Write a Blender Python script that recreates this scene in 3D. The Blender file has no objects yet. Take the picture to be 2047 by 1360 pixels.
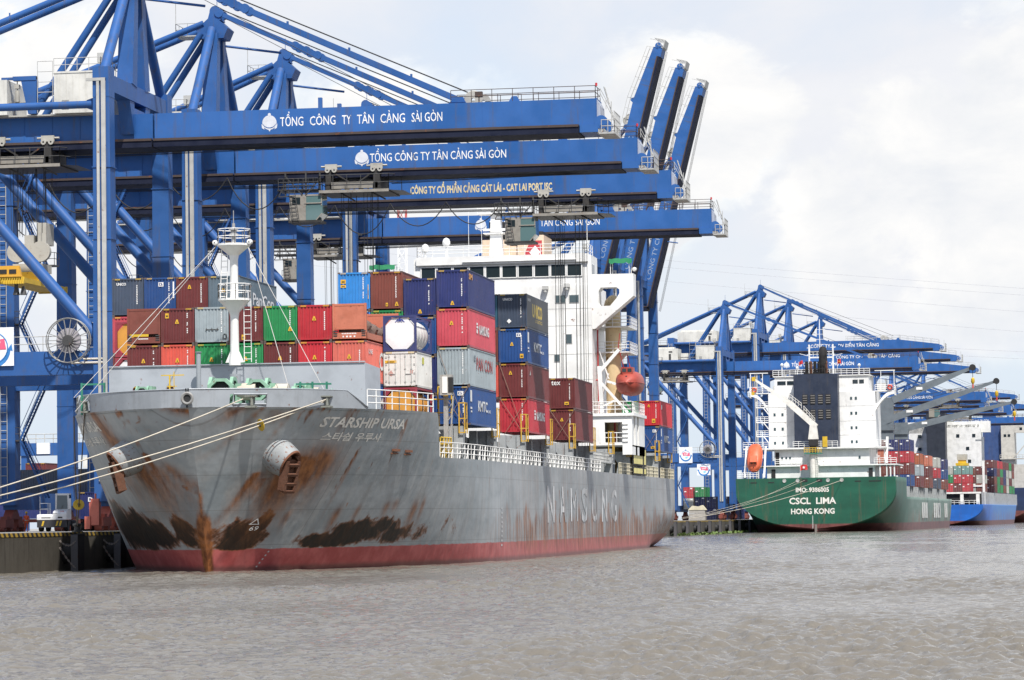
import bpy, math, random
import numpy as np
from mathutils import Matrix, Vector
R = math.radians
rnd = random.Random(7)
S = bpy.context.scene
COL = S.collection

# ------------------------------------------------------------------ camera, light, exposure
# world: X across the river (positive = away from the quay), Y along the quay (away from the camera), Z up, water at 0
cd = bpy.data.cameras.new('camera'); cam = bpy.data.objects.new('camera', cd); COL.objects.link(cam)
cd.sensor_width = 36.0; cd.lens = 6538.2/2047*36.0
cd.clip_start = 1.0; cd.clip_end = 30000.0
YAW, PITCH, ROLL = 0.1560, 0.0555, 0.0145
cam.matrix_world = Matrix.Translation((0, 0, 3.09)) @ Matrix.Rotation(YAW, 4, 'Z') @ Matrix.Rotation(math.pi/2+PITCH, 4, 'X') @ Matrix.Rotation(-ROLL, 4, 'Z')
S.camera = cam

SUN_EL, SUN_AZ = 57.0, 153.0      # azimuth clockwise from +Y: the sun stands behind the camera, to the river side
sd = bpy.data.lights.new('sun', 'SUN'); sun = bpy.data.objects.new('sun', sd); COL.objects.link(sun)
sd.energy = 5.0; sd.angle = R(0.9); sd.color = (1.0, 0.955, 0.89)
_d = Vector((math.sin(R(SUN_AZ))*math.cos(R(SUN_EL)), math.cos(R(SUN_AZ))*math.cos(R(SUN_EL)), math.sin(R(SUN_EL))))
sun.rotation_euler = _d.to_track_quat('Z', 'Y').to_euler()

def build_world():
    w = bpy.data.worlds.new('World'); S.world = w; w.use_nodes = True
    nt = w.node_tree; nt.nodes.clear(); N = nt.nodes.new; L = nt.links.new
    out = N('ShaderNodeOutputWorld')
    sky = N('ShaderNodeTexSky'); sky.sky_type = 'NISHITA'; sky.sun_disc = False
    sky.sun_elevation = R(SUN_EL); sky.sun_rotation = R(SUN_AZ); sky.air_density = 1.0; sky.dust_density = 0.6
    b1 = N('ShaderNodeBackground'); b1.inputs[1].default_value = 0.15; L(sky.outputs[0], b1.inputs[0])
    tc = N('ShaderNodeTexCoord')
    mp = N('ShaderNodeMapping'); mp.inputs['Scale'].default_value = (1, 1, 1.55); L(tc.outputs['Generated'], mp.inputs[0])
    def noise(scale, det, rough, dist, off=(0, 0, 0)):
        m = N('ShaderNodeMapping'); m.inputs['Location'].default_value = off; L(mp.outputs[0], m.inputs[0])
        n = N('ShaderNodeTexNoise'); n.inputs['Scale'].default_value = scale; n.inputs['Detail'].default_value = det
        n.inputs['Roughness'].default_value = rough; n.inputs['Distortion'].default_value = dist
        L(m.outputs[0], n.inputs['Vector']); return n.outputs['Fac']
    def math_(op, a, b=None, c=None):
        m = N('ShaderNodeMath'); m.operation = op
        for i, v in enumerate((a, b, c)):
            if v is None: continue
            if isinstance(v, (int, float)): m.inputs[i].default_value = v
            else: L(v, m.inputs[i])
        return m.outputs[0]
    big = noise(9.0, 8.0, 0.56, 0.25, (3.1, 0.7, 2.2))
    puff = noise(24.0, 9.0, 0.6, 0.35, (0.3, 4.2, 1.2))
    # cumulus heaps at fixed directions of the sky (direction, radius)
    acc = None
    for px, pz, rad in CLOUDS:
        d = Vector((px, 1.0, pz)).normalized()
        vm = N('ShaderNodeVectorMath'); vm.operation = 'DISTANCE'; L(tc.outputs['Generated'], vm.inputs[0]); vm.inputs[1].default_value = d
        v = math_('SUBTRACT', 1.0, math_('DIVIDE', vm.outputs['Value'], rad))
        v = math_('MAXIMUM', v, -1.0)
        acc = v if acc is None else math_('MAXIMUM', acc, v)
    heap = math_('ADD', math_('MULTIPLY', acc, 0.75), math_('MULTIPLY', math_('SUBTRACT', puff, 0.5), 1.5))
    hr = N('ShaderNodeMapRange'); hr.interpolation_type = 'SMOOTHSTEP'; L(heap, hr.inputs[0])
    hr.inputs[1].default_value = -0.05; hr.inputs[2].default_value = 0.22
    cr = N('ShaderNodeMapRange'); cr.interpolation_type = 'SMOOTHSTEP'; L(big, cr.inputs[0]); cr.inputs[1].default_value = 0.30; cr.inputs[2].default_value = 0.72
    # high veil cloud: pale lavender grey to white
    veil = N('ShaderNodeMix'); veil.data_type = 'RGBA'; L(cr.outputs[0], veil.inputs[0])
    veil.inputs[6].default_value = (0.72, 0.76, 0.85, 1); veil.inputs[7].default_value = (0.88, 0.89, 0.925, 1)
    # shading inside the heaps
    sh = N('ShaderNodeMapRange'); L(noise(20.0, 8.0, 0.6, 0.3, (1.7, 0.2, 0.9)), sh.inputs[0]); sh.inputs[1].default_value = 0.36; sh.inputs[2].default_value = 0.62
    hc = N('ShaderNodeMix'); hc.data_type = 'RGBA'; L(sh.outputs[0], hc.inputs[0])
    hc.inputs[6].default_value = (0.835, 0.855, 0.89, 1); hc.inputs[7].default_value = (0.995, 0.985, 0.97, 1)
    mx = N('ShaderNodeMix'); mx.data_type = 'RGBA'; L(hr.outputs[0], mx.inputs[0]); L(veil.outputs[2], mx.inputs[6]); L(hc.outputs[2], mx.inputs[7])
    # pale blue air low over the horizon
    sx = N('ShaderNodeSeparateXYZ'); L(tc.outputs['Generated'], sx.inputs[0])
    lb = N('ShaderNodeMapRange'); lb.interpolation_type = 'SMOOTHSTEP'; L(math_('ADD', sx.outputs['Z'], math_('MULTIPLY', math_('SUBTRACT', big, 0.5), 0.09)), lb.inputs[0])
    lb.inputs[1].default_value = 0.015; lb.inputs[2].default_value = 0.075; lb.inputs[3].default_value = 0.85; lb.inputs[4].default_value = 0.0
    lw = N('ShaderNodeMix'); lw.data_type = 'RGBA'; L(lb.outputs[0], lw.inputs[0]); L(mx.outputs[2], lw.inputs[6]); lw.inputs[7].default_value = (0.62, 0.73, 0.89, 1)
    b2 = N('ShaderNodeBackground'); L(lw.outputs[2], b2.inputs[0]); b2.inputs[1].default_value = 0.80
    # clear sky shows low over the horizon and in gaps
    lo = N('ShaderNodeMapRange'); lo.interpolation_type = 'SMOOTHSTEP'; L(sx.outputs['Z'], lo.inputs[0])
    lo.inputs[1].default_value = 0.0; lo.inputs[2].default_value = 0.075; lo.inputs[3].default_value = 0.9; lo.inputs[4].default_value = 0.93
    fac = math_('MAXIMUM', math_('ADD', lo.outputs[0], math_('MULTIPLY', math_('SUBTRACT', big, 0.5), 0.9)), hr.outputs[0])
    zen = N('ShaderNodeMapRange'); zen.interpolation_type = 'SMOOTHSTEP'; L(sx.outputs['Z'], zen.inputs[0]); zen.inputs[1].default_value = 0.2; zen.inputs[2].default_value = 0.55; zen.inputs[3].default_value = 1.0; zen.inputs[4].default_value = 0.3      # cloud thinned in the unseen sky overhead to lower ambient light
    fac = math_('MULTIPLY', math_('MINIMUM', fac, 1.0), zen.outputs[0])
    ms = N('ShaderNodeMixShader'); L(fac, ms.inputs[0]); L(b1.outputs[0], ms.inputs[1]); L(b2.outputs[0], ms.inputs[2])
    L(ms.outputs[0], out.inputs[0])
# (x/y, z/y, radius) as directions from the river
CLOUDS = [(-0.20, 0.118, 0.030), (-0.165, 0.105, 0.030), (-0.10, 0.122, 0.030), (-0.115, 0.10, 0.024), (0.005, 0.128, 0.030), (-0.025, 0.105, 0.034), (0.02, 0.10, 0.045), (-0.06, 0.088, 0.022),
          (-0.30, 0.13, 0.04), (-0.01, 0.075, 0.03), (-0.27, 0.09, 0.05), (0.06, 0.12, 0.05), (0.3, 0.3, 0.2), (-0.5, 0.4, 0.25), (0.1, 0.55, 0.25)]
build_world()
S.view_settings.view_transform = 'Standard'; S.view_settings.look = 'None'
S.view_settings.exposure = 0.36; S.view_settings.gamma = 1.0
S.render.film_transparent = False
try:
    S.cycles.max_bounces = 6; S.cycles.diffuse_bounces = 3; S.cycles.glossy_bounces = 3; S.cycles.transmission_bounces = 4
    S.cycles.use_denoising = True; S.cycles.caustics_reflective = False; S.cycles.caustics_refractive = False
except Exception: pass

# ------------------------------------------------------------------ helpers
def tag(o, label=None, cat=None, group=None, kind=None):
    if label: o['label'] = label
    if cat: o['category'] = cat
    if group: o['group'] = group
    if kind: o['kind'] = kind
    return o
def thing(name, label, cat, loc=(0, 0, 0), rz=0.0, group=None):
    o = bpy.data.objects.new(name, None); COL.objects.link(o); o.location = loc; o.rotation_euler = (0, 0, rz); o.empty_display_size = 0.2
    return tag(o, label, cat, group)
def link(o, parent=None):
    COL.objects.link(o)
    if parent is not None: o.parent = parent
    return o
def copy_tree(o, parent=None):
    c = o.copy(); COL.objects.link(c)
    if parent is not None: c.parent = parent
    for ch in list(o.children): copy_tree(ch, c)
    return c

class MB:
    """collects shapes, links them as ONE mesh object"""
    def __init__(s): s.v = []; s.f = []; s.m = []; s.sm = []
    def quad(s, pts, mi=0):
        b = len(s.v); s.v += [tuple(p) for p in pts]; s.f.append(tuple(range(b, b+len(pts)))); s.m.append(mi); s.sm.append(False); return s
    def box(s, x0, x1, y0, y1, z0, z1, mi=0):
        b = len(s.v)
        s.v += [(x0, y0, z0), (x1, y0, z0), (x1, y1, z0), (x0, y1, z0), (x0, y0, z1), (x1, y0, z1), (x1, y1, z1), (x0, y1, z1)]
        for q in ((0, 3, 2, 1), (4, 5, 6, 7), (0, 1, 5, 4), (1, 2, 6, 5), (2, 3, 7, 6), (3, 0, 4, 7)):
            s.f.append(tuple(b+i for i in q)); s.m.append(mi); s.sm.append(False)
        return s
    def bar(s, p, q, w, h=None, mi=0, up=(0, 0, 1), w2=None, h2=None):
        """rectangular bar p->q, w across, h along 'up'"""
        h = w if h is None else h; w2 = w if w2 is None else w2; h2 = h if h2 is None else h2
        p = Vector(p); q = Vector(q); d = q-p
        if d.length < 1e-6: return s
        d.normalize(); u = Vector(up)
        if abs(d.dot(u)) > 0.98: u = Vector((0, 1, 0)) if abs(d.y) < 0.9 else Vector((1, 0, 0))
        x = d.cross(u).normalized(); y = x.cross(d).normalized(); b = len(s.v)
        for c, ww, hh in ((p, w, h), (q, w2, h2)):
            for i, j in ((-1, -1), (1, -1), (1, 1), (-1, 1)): s.v.append(tuple(c+x*(ww/2*i)+y*(hh/2*j)))
        for qd in ((0, 3, 2, 1), (4, 5, 6, 7), (0, 1, 5, 4), (1, 2, 6, 5), (2, 3, 7, 6), (3, 0, 4, 7)):
            s.f.append(tuple(b+i for i in qd)); s.m.append(mi); s.sm.append(False)
        return s
    def tube(s, p, q, r, n=8, mi=0, r2=None, caps=True):
        r2 = r if r2 is None else r2; p = Vector(p); q = Vector(q); d = q-p
        if d.length < 1e-6: return s
        d.normalize(); u = Vector((0, 0, 1)) if abs(d.z) < 0.95 else Vector((1, 0, 0))
        x = d.cross(u).normalized(); y = x.cross(d); b = len(s.v)
        for c, rr in ((p, r), (q, r2)):
            for i in range(n):
                a = 2*math.pi*i/n; s.v.append(tuple(c+x*(rr*math.cos(a))+y*(rr*math.sin(a))))
        for i in range(n):
            j = (i+1) % n; s.f.append((b+i, b+j, b+n+j, b+n+i)); s.m.append(mi); s.sm.append(n > 6)
        if caps:
            s.f.append(tuple(b+i for i in reversed(range(n)))); s.m.append(mi); s.sm.append(False)
            s.f.append(tuple(b+n+i for i in range(n))); s.m.append(mi); s.sm.append(False)
        return s
    def path(s, pts, r, n=5, mi=0):
        """round rope or pipe through points"""
        pts = [Vector(p) for p in pts]; b = len(s.v); k = len(pts)
        for i, p in enumerate(pts):
            d = (pts[min(i+1, k-1)]-pts[max(i-1, 0)]).normalized(); u = Vector((0, 0, 1)) if abs(d.z) < 0.95 else Vector((1, 0, 0))
            x = d.cross(u).normalized(); y = x.cross(d)
            for j in range(n):
                a = 2*math.pi*j/n; s.v.append(tuple(p+x*(r*math.cos(a))+y*(r*math.sin(a))))
        for i in range(k-1):
            for j in range(n):
                j2 = (j+1) % n; s.f.append((b+i*n+j, b+i*n+j2, b+i*n+n+j2, b+i*n+n+j)); s.m.append(mi); s.sm.append(True)
        return s
    def lathe(s, prof, c, axis='z', n=24, mi=0):
        """prof [(r, h)] turned round an axis through c"""
        b = len(s.v)
        for r, h in prof:
            for i in range(n):
                a = 2*math.pi*i/n; q = (r*math.cos(a), r*math.sin(a))
                if axis == 'z': p = (c[0]+q[0], c[1]+q[1], c[2]+h)
                elif axis == 'y': p = (c[0]+q[0], c[1]+h, c[2]+q[1])
                else: p = (c[0]+h, c[1]+q[0], c[2]+q[1])
                s.v.append(p)
        for k in range(len(prof)-1):
            for i in range(n):
                j = (i+1) % n; s.f.append((b+k*n+i, b+k*n+j, b+k*n+n+j, b+k*n+n+i)); s.m.append(mi); s.sm.append(True)
        return s
    def prism(s, pts, axis, a, c, mi=0):
        """polygon pts (2d) extruded along an axis from a to c"""
        n = len(pts); b = len(s.v)
        for h in (a, c):
            for p in pts:
                if axis == 'x': s.v.append((h, p[0], p[1]))
                elif axis == 'y': s.v.append((p[0], h, p[1]))
                else: s.v.append((p[0], p[1], h))
        for i in range(n):
            j = (i+1) % n; s.f.append((b+i, b+j, b+n+j, b+n+i)); s.m.append(mi); s.sm.append(False)
        s.f.append(tuple(b+i for i in reversed(range(n)))); s.m.append(mi); s.sm.append(False)
        s.f.append(tuple(b+n+i for i in range(n))); s.m.append(mi); s.sm.append(False)
        return s
    def rail(s, pts, h=1.05, step=1.5, r=0.025, mi=0, mids=1, n=5):
        """hand rail: posts, top rail and mid rails along a polyline"""
        for a, b in zip(pts[:-1], pts[1:]):
            a = Vector(a); b = Vector(b); k = max(1, int(round((b-a).length/step)))
            for i in range(k+1):
                p = a.lerp(b, i/k); s.tube(p, p+Vector((0, 0, h)), r, n, mi, caps=False)
            for j in range(mids+1):
                z = Vector((0, 0, h*(j+1)/(mids+1))); s.tube(a+z, b+z, r, n, mi, caps=False)
        return s
    def ladder(s, p, q, w=0.5, step=0.35, r=0.025, ax=(1, 0, 0), mi=0):
        p = Vector(p); q = Vector(q); a = Vector(ax)*(w/2)
        s.tube(p-a, q-a, r, 4, mi); s.tube(p+a, q+a, r, 4, mi)
        k = int((q-p).length/step)
        for i in range(k):
            c = p.lerp(q, (i+.5)/k); s.tube(c-a, c+a, r*.8, 4, mi, caps=False)
        return s
    def arr(s, v, f, mi=0, smooth=False):
        b = len(s.v); s.v += [tuple(p) for p in v]
        for q in f: s.f.append(tuple(b+i for i in q)); s.m.append(mi); s.sm.append(smooth)
        return s
    def mesh(s, name, mats):
        me = bpy.data.meshes.new(name); me.from_pydata(s.v, [], s.f)
        for m in (mats if isinstance(mats, (list, tuple)) else [mats]): me.materials.append(m)
        me.polygons.foreach_set('material_index', s.m); me.polygons.foreach_set('use_smooth', s.sm); me.update()
        if any(s.sm): me.set_sharp_from_angle(angle=R(38))
        return me
    def build(s, name, mats, parent=None):
        return link(bpy.data.objects.new(name, s.mesh(name, mats)), parent)
    def xf(s, M):
        s.v = [tuple(M @ Vector(p)) for p in s.v]; return s

def inst(name, me, parent=None, mats=None, loc=None):
    """a shared mesh with its own material per object"""
    o = bpy.data.objects.new(name, me); link(o, parent)
    if mats:
        for i, m in enumerate(mats): o.material_slots[i].link = 'OBJECT'; o.material_slots[i].material = m
    if loc: o.location = loc
    return o

# ------------------------------------------------------------------ materials
def srgb(r, g, b):
    f = lambda c: (c/255/12.92) if c/255 <= 0.04045 else ((c/255+0.055)/1.055)**2.4
    return (f(r), f(g), f(b))
MATS = {}
def paint(name, col, rough=0.5, dirt=0.25, rust=0.0, streak=0.0, scale=0.6, metal=0.0, bump=0.0, spec=0.4, dcol=(0.09, 0.075, 0.06), rcol=(0.16, 0.055, 0.02), objvar=0.0, worn=None):
    """weathered paint: broad fading, dirt, drips that run down, rust specks"""
    if name in MATS: return MATS[name]
    m = bpy.data.materials.new(name); m.use_nodes = True; nt = m.node_tree; N = nt.nodes.new; L = nt.links.new
    P = nt.nodes['Principled BSDF']; P.inputs['Roughness'].default_value = rough; P.inputs['Metallic'].default_value = metal
    P.inputs['Specular IOR Level'].default_value = spec
    g = N('ShaderNodeTexCoord')
    def noise(sc, det=5.0, vec=None, scl=None):
        n = N('ShaderNodeTexNoise'); n.inputs['Scale'].default_value = sc; n.inputs['Detail'].default_value = det; n.inputs['Roughness'].default_value = 0.6
        if scl:
            mp = N('ShaderNodeMapping'); mp.inputs['Scale'].default_value = scl; L(g.outputs['Object'], mp.inputs[0]); L(mp.outputs[0], n.inputs['Vector'])
        else: L(g.outputs['Object'], n.inputs['Vector'])
        return n.outputs['Fac']
    def ramp(f, a, b, hi=1.0):
        r = N('ShaderNodeMapRange'); L(f, r.inputs[0]); r.inputs[1].default_value = a; r.inputs[2].default_value = b; r.inputs[4].default_value = hi; r.interpolation_type = 'SMOOTHSTEP'; return r.outputs[0]
    def mix(f, a, b):
        x = N('ShaderNodeMix'); x.data_type = 'RGBA'; L(f, x.inputs[0])
        for i, c in ((6, a), (7, b)):
            if isinstance(c, tuple): x.inputs[i].default_value = (*c, 1)
            else: L(c, x.inputs[i])
        return x.outputs[2]
    lum = sum(col)/3
    pale = tuple(c*0.95+lum*0.06+0.018 for c in col); deep = tuple(c*0.82 for c in col)
    c = mix(ramp(noise(scale, 6.0), 0.3, 0.72), deep, pale)
    c = mix(ramp(noise(scale, 6.0), 0.42, 0.58, 0.45), c, col)
    if objvar:
        oi = N('ShaderNodeObjectInfo'); hs = N('ShaderNodeHueSaturation'); r = N('ShaderNodeMapRange'); L(oi.outputs['Random'], r.inputs[0])
        r.inputs[3].default_value = 1-objvar; r.inputs[4].default_value = 1+objvar; L(r.outputs[0], hs.inputs['Value']); L(c, hs.inputs['Color']); c = hs.outputs[0]
    if dirt: c = mix(ramp(noise(scale*3.3, 7.0), 0.52, 0.85, dirt), c, dcol)
    if streak: c = mix(ramp(noise(1.0, 5.0, scl=(2.2, 2.2, 0.16)), 0.52, 0.74, streak), c, tuple(0.5*x+0.5*y for x, y in zip(pale, (0.55, 0.55, 0.55))) if streak < 0 else dcol)
    if rust:
        c = mix(ramp(noise(scale*4.5, 8.0), 0.66-rust*0.12, 0.74-rust*0.1, 0.9), c, rcol)
        c = mix(ramp(noise(1.0, 6.0, scl=(3.5, 3.5, 0.25)), 0.63, 0.8, rust), c, rcol)
    if worn: c = mix(ramp(noise(1.0, 6.0, scl=(1.9, 1.9, 0.14)), 0.44, 0.52), c, worn); c = mix(ramp(noise(1.0, 6.0, scl=(2.7, 2.7, 0.12)), 0.55, 0.62, 0.9), c, rcol)
    L(c, P.inputs['Base Color'])
    if bump:
        bp = N('ShaderNodeBump'); bp.inputs['Strength'].default_value = bump; bp.inputs['Distance'].default_value = 0.05; L(noise(scale*5, 5.0), bp.inputs['Height']); L(bp.outputs[0], P.inputs['Normal'])
    MATS[name] = m; return m
def plain(name, col, rough=0.5, metal=0.0):
    return paint(name, col, rough, dirt=0.12, metal=metal)
def glass(name, col=(0.02, 0.03, 0.035)):
    if name in MATS: return MATS[name]
    m = bpy.data.materials.new(name); m.use_nodes = True; P = m.node_tree.nodes['Principled BSDF']
    P.inputs['Base Color'].default_value = (*col, 1); P.inputs['Roughness'].default_value = 0.06; P.inputs['Specular IOR Level'].default_value = 0.7
    MATS[name] = m; return m

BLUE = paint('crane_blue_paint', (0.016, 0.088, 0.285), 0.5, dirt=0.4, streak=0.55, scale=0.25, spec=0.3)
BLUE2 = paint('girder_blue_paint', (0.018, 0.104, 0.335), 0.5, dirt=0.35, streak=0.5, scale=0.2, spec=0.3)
UNDERSHADE = paint('girder_underside_shaded', (0.006, 0.010, 0.030), 0.7, dirt=0.1, spec=0.15)  # dark flange paint with the shade below the girder put into its colour
RAILBROWN = paint('trolley_rail_steel', (0.055, 0.036, 0.030), 0.6, dirt=0.3, rust=0.5)
GALV = paint('galvanised_steel', (0.42, 0.42, 0.40), 0.5, dirt=0.3, rust=0.15)
DARKSTEEL = paint('dark_oily_steel', (0.05, 0.05, 0.05), 0.5, dirt=0.4, rust=0.3)
HOUSE = paint('house_white_panel', (0.62, 0.61, 0.56), 0.5, dirt=0.25, streak=0.18)
SHIPWHITE = paint('ship_white_paint', (0.80, 0.79, 0.76), 0.4, dirt=0.10, rust=0.10, streak=0.10, scale=0.3)
SHIPGREY = paint('ship_grey_paint', (0.30, 0.325, 0.35), 0.45, dirt=0.2, rust=0.16, streak=0.2, scale=0.4)
WHITE = plain('white_marking', (0.80, 0.80, 0.78))
YELLOW = paint('safety_yellow', (0.62, 0.40, 0.02), 0.5, dirt=0.3, rust=0.2)
BLACK = plain('black_rubber', (0.015, 0.015, 0.016), 0.7)
GLASS = glass('dark_window_glass')
ROPE = paint('mooring_rope_fibre', (0.52, 0.47, 0.38), 0.9, dirt=0.4)
WIRE = plain('black_wire_rope', (0.02, 0.02, 0.02), 0.6)
DECKGREEN = paint('winch_green_paint', (0.24, 0.42, 0.30), 0.5, dirt=0.3, rust=0.2)
CORAL = paint('bogie_coral_paint', (0.52, 0.13, 0.085), 0.5, dirt=0.3, rust=0.1)
RUSTY = paint('rusted_iron', (0.17, 0.065, 0.030), 0.8, dirt=0.5, rust=0.6, scale=1.5, bump=0.5)
ORANGE = paint('lifeboat_orange', (0.62, 0.12, 0.045), 0.4, dirt=0.25, streak=0.2)
BOATRED = paint('lifeboat_red', (0.36, 0.055, 0.035), 0.45, dirt=0.3, streak=0.3)

# ------------------------------------------------------------------ writing
_txt = {}
def text_geo(t, bold=0.0, sp=1.0):
    """flat outline of a line of text, cap height 1, origin at its start: (points, faces, width)"""
    k = (t, bold, sp)
    if k in _txt: return _txt[k]
    cu = bpy.data.curves.new('t', 'FONT'); cu.body = t; cu.size = 1.0; cu.offset = bold; cu.resolution_u = 2; cu.space_character = sp
    o = bpy.data.objects.new('t', cu); COL.objects.link(o); dg = bpy.context.evaluated_depsgraph_get(); dg.update()
    me = bpy.data.meshes.new_from_object(o.evaluated_get(dg)); v = np.array([p.co[:2] for p in me.vertices]); f = [tuple(p.vertices) for p in me.polygons]
    bpy.data.objects.remove(o); bpy.data.curves.remove(cu); bpy.data.meshes.remove(me)
    v[:, 0] -= v[:, 0].min(); cap = 0.727; v = v/cap
    _txt[k] = (v, f, v[:, 0].max()); return _txt[k]
def lettering(t, fn, h, w, mat, parent, name='lettering', bold=0.0, sp=1.0):
    """writes t h tall and w wide; fn(s, t) gives the point of the surface"""
    v, f, W = text_geo(t, bold, sp); mb = MB(); mb.arr([fn(p[0]/W*w, p[1]*h) for p in v], f)
    return mb.build(name, mat, parent)
# ------------------------------------------------------------------ water, quay
def quay_x(y):       # the quay face bends towards the river far off
    return float(np.interp(y, [-400, 480, 700, 1000, 1500, 3000], [-69.5, -69.5, -62.0, -47.0, -20.0, 70.0]))
QZ = 2.8
def build_water():
    # a fan of real waves near the camera, growing coarser with distance
    rng = np.random.default_rng(3)
    nr, nc = 2300, 720
    y = 40.0*(760/40.0)**np.linspace(0, 1, nr)
    s = np.linspace(-0.42, 0.13, nc)
    Y, A = np.meshgrid(y, s, indexing='ij'); X = A*Y*1.0 + (A+0.15)*30
    Z = np.zeros_like(X)
    fade = np.clip(1.15 - Y/900, 0.25, 1)
    for i in range(110):
        lam = 0.24*(2.6/0.24)**(rng.random()**1.2); k = 2*np.pi/lam
        th = np.radians(rng.normal(92, 36)); ph = rng.random()*7
        amp = 0.0052*lam**0.62
        dr = np.clip((lam/(Y*(760/40.0)**(1/nr)-Y+1e-6)-1.5)/1.5, 0, 1)       # waves finer than the grid are left to the bump
        w = np.sin(k*(X*np.cos(th)+Y*np.sin(th))+ph)
        Z += amp*dr*(w+0.22*np.cos(2*(k*(X*np.cos(th)+Y*np.sin(th))+ph)))
    # gusts: patches of livelier and smoother water
    g = np.zeros_like(X)
    for i in range(9):
        lam = 20*(140/20)**rng.random(); th = rng.random()*6.3; g += np.sin(2*np.pi/lam*(X*np.cos(th)*2.2+Y*np.sin(th)*.6)+rng.random()*7)
    Z *= np.clip(1.08+0.22*g, .35, 2.0)*fade
    V = np.stack([X, Y, Z], -1).reshape(-1, 3)
    idx = np.arange(nr*nc).reshape(nr, nc); F = np.stack([idx[:-1, :-1], idx[:-1, 1:], idx[1:, 1:], idx[1:, :-1]], -1).reshape(-1, 4)
    me = bpy.data.meshes.new('water'); me.vertices.add(len(V)); me.vertices.foreach_set('co', V.astype(np.float32).ravel())
    me.loops.add(F.size); me.loops.foreach_set('vertex_index', F.astype(np.int32).ravel())
    me.polygons.add(len(F)); me.polygons.foreach_set('loop_start', np.arange(0, F.size, 4, dtype=np.int32)); me.polygons.foreach_set('use_smooth', np.ones(len(F), dtype=bool))
    me.update(calc_edges=True)
    m = bpy.data.materials.new('river_water'); m.use_nodes = True; nt = m.node_tree; N = nt.nodes.new; L = nt.links.new
    P = nt.nodes['Principled BSDF']; P.inputs['Roughness'].default_value = 0.055; P.inputs['IOR'].default_value = 1.33
    tc = N('ShaderNodeTexCoord')
    n0 = N('ShaderNodeTexNoise'); n0.inputs['Scale'].default_value = 0.02; n0.inputs['Detail'].default_value = 4; L(tc.outputs['Object'], n0.inputs['Vector'])
    mx = N('ShaderNodeMix'); mx.data_type = 'RGBA'; L(n0.outputs['Fac'], mx.inputs[0]); mx.inputs[6].default_value = (0.125, 0.110, 0.088, 1); mx.inputs[7].default_value = (0.180, 0.164, 0.138, 1)
    L(mx.outputs[2], P.inputs['Base Color'])
    mp = N('ShaderNodeMapping'); mp.inputs['Scale'].default_value = (0.55, 1.0, 1); L(tc.outputs['Object'], mp.inputs[0])
    n1 = N('ShaderNodeTexNoise'); n1.inputs['Scale'].default_value = 6.5; n1.inputs['Detail'].default_value = 5; n1.inputs['Roughness'].default_value = 0.6; L(mp.outputs[0], n1.inputs['Vector'])
    bp = N('ShaderNodeBump'); bp.inputs['Strength'].default_value = 1.0; bp.inputs['Distance'].default_value = 0.075; L(n1.outputs['Fac'], bp.inputs['Height'])
    n2 = N('ShaderNodeTexNoise'); n2.inputs['Scale'].default_value = 1.6; n2.inputs['Detail'].default_value = 4; L(mp.outputs[0], n2.inputs['Vector'])
    bq = N('ShaderNodeBump'); bq.inputs['Strength'].default_value = 0.8; bq.inputs['Distance'].default_value = 0.14; L(n2.outputs['Fac'], bq.inputs['Height']); L(bp.outputs[0], bq.inputs['Normal'])
    L(bq.outputs[0], P.inputs['Normal'])
    me.materials.append(m)
    o = bpy.data.objects.new('water', me); link(o); tag(o, 'brown rippled river water in front of the ships', 'water', kind='structure')
    # the rest of the river, to the horizon
    mb = MB(); mb.quad([(-9000, -300, -0.55), (9000, -300, -0.55), (9000, 26000, -0.55), (-9000, 26000, -0.55)])
    o2 = mb.build('river_bed_water', m); tag(o2, 'flat river water reaching to the horizon', 'water', kind='structure')
    mb = MB(); ys = 755.0; mb.quad([(-330, ys, -0.02), (140, ys, -0.02), (3500, 20000, -0.02), (-9000, 20000, -0.02)])
    o3 = mb.build('far_water', m); tag(o3, 'distant river water beyond the moored ships', 'water', kind='structure')
build_water()

CONC = paint('quay_concrete', (0.075, 0.066, 0.052), 0.85, dirt=0.7, streak=0.8, scale=0.5, bump=0.3, dcol=(0.035, 0.03, 0.022))
APRON = paint('apron_concrete', (0.30, 0.29, 0.27), 0.85, dirt=0.4, scale=0.2)
def hazard_mat():
    m = bpy.data.materials.new('hazard_stripes'); m.use_nodes = True; nt = m.node_tree; N = nt.nodes.new; L = nt.links.new
    P = nt.nodes['Principled BSDF']; P.inputs['Roughness'].default_value = 0.7
    tc = N('ShaderNodeTexCoord'); sx = N('ShaderNodeSeparateXYZ'); L(tc.outputs['Object'], sx.inputs[0])
    a = N('ShaderNodeMath'); a.operation = 'ADD'; L(sx.outputs['Y'], a.inputs[0]); L(sx.outputs['Z'], a.inputs[1])
    b = N('ShaderNodeMath'); b.operation = 'MULTIPLY'; L(a.outputs[0], b.inputs[0]); b.inputs[1].default_value = 0.95
    c = N('ShaderNodeMath'); c.operation = 'FRACT'; L(b.outputs[0], c.inputs[0])
    d = N('ShaderNodeMath'); d.operation = 'GREATER_THAN'; L(c.outputs[0], d.inputs[0]); d.inputs[1].default_value = 0.5
    n = N('ShaderNodeTexNoise'); n.inputs['Scale'].default_value = 3.0; L(tc.outputs['Object'], n.inputs['Vector'])
    y = N('ShaderNodeMix'); y.data_type = 'RGBA'; L(n.outputs['Fac'], y.inputs[0]); y.inputs[6].default_value = (0.30, 0.19, 0.03, 1); y.inputs[7].default_value = (0.55, 0.36, 0.05, 1)
    x = N('ShaderNodeMix'); x.data_type = 'RGBA'; L(d.outputs[0], x.inputs[0]); x.inputs[6].default_value = (0.03, 0.028, 0.025, 1); L(y.outputs[2], x.inputs[7])
    L(x.outputs[2], P.inputs['Base Color']); return m
HAZ = hazard_mat()
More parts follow.
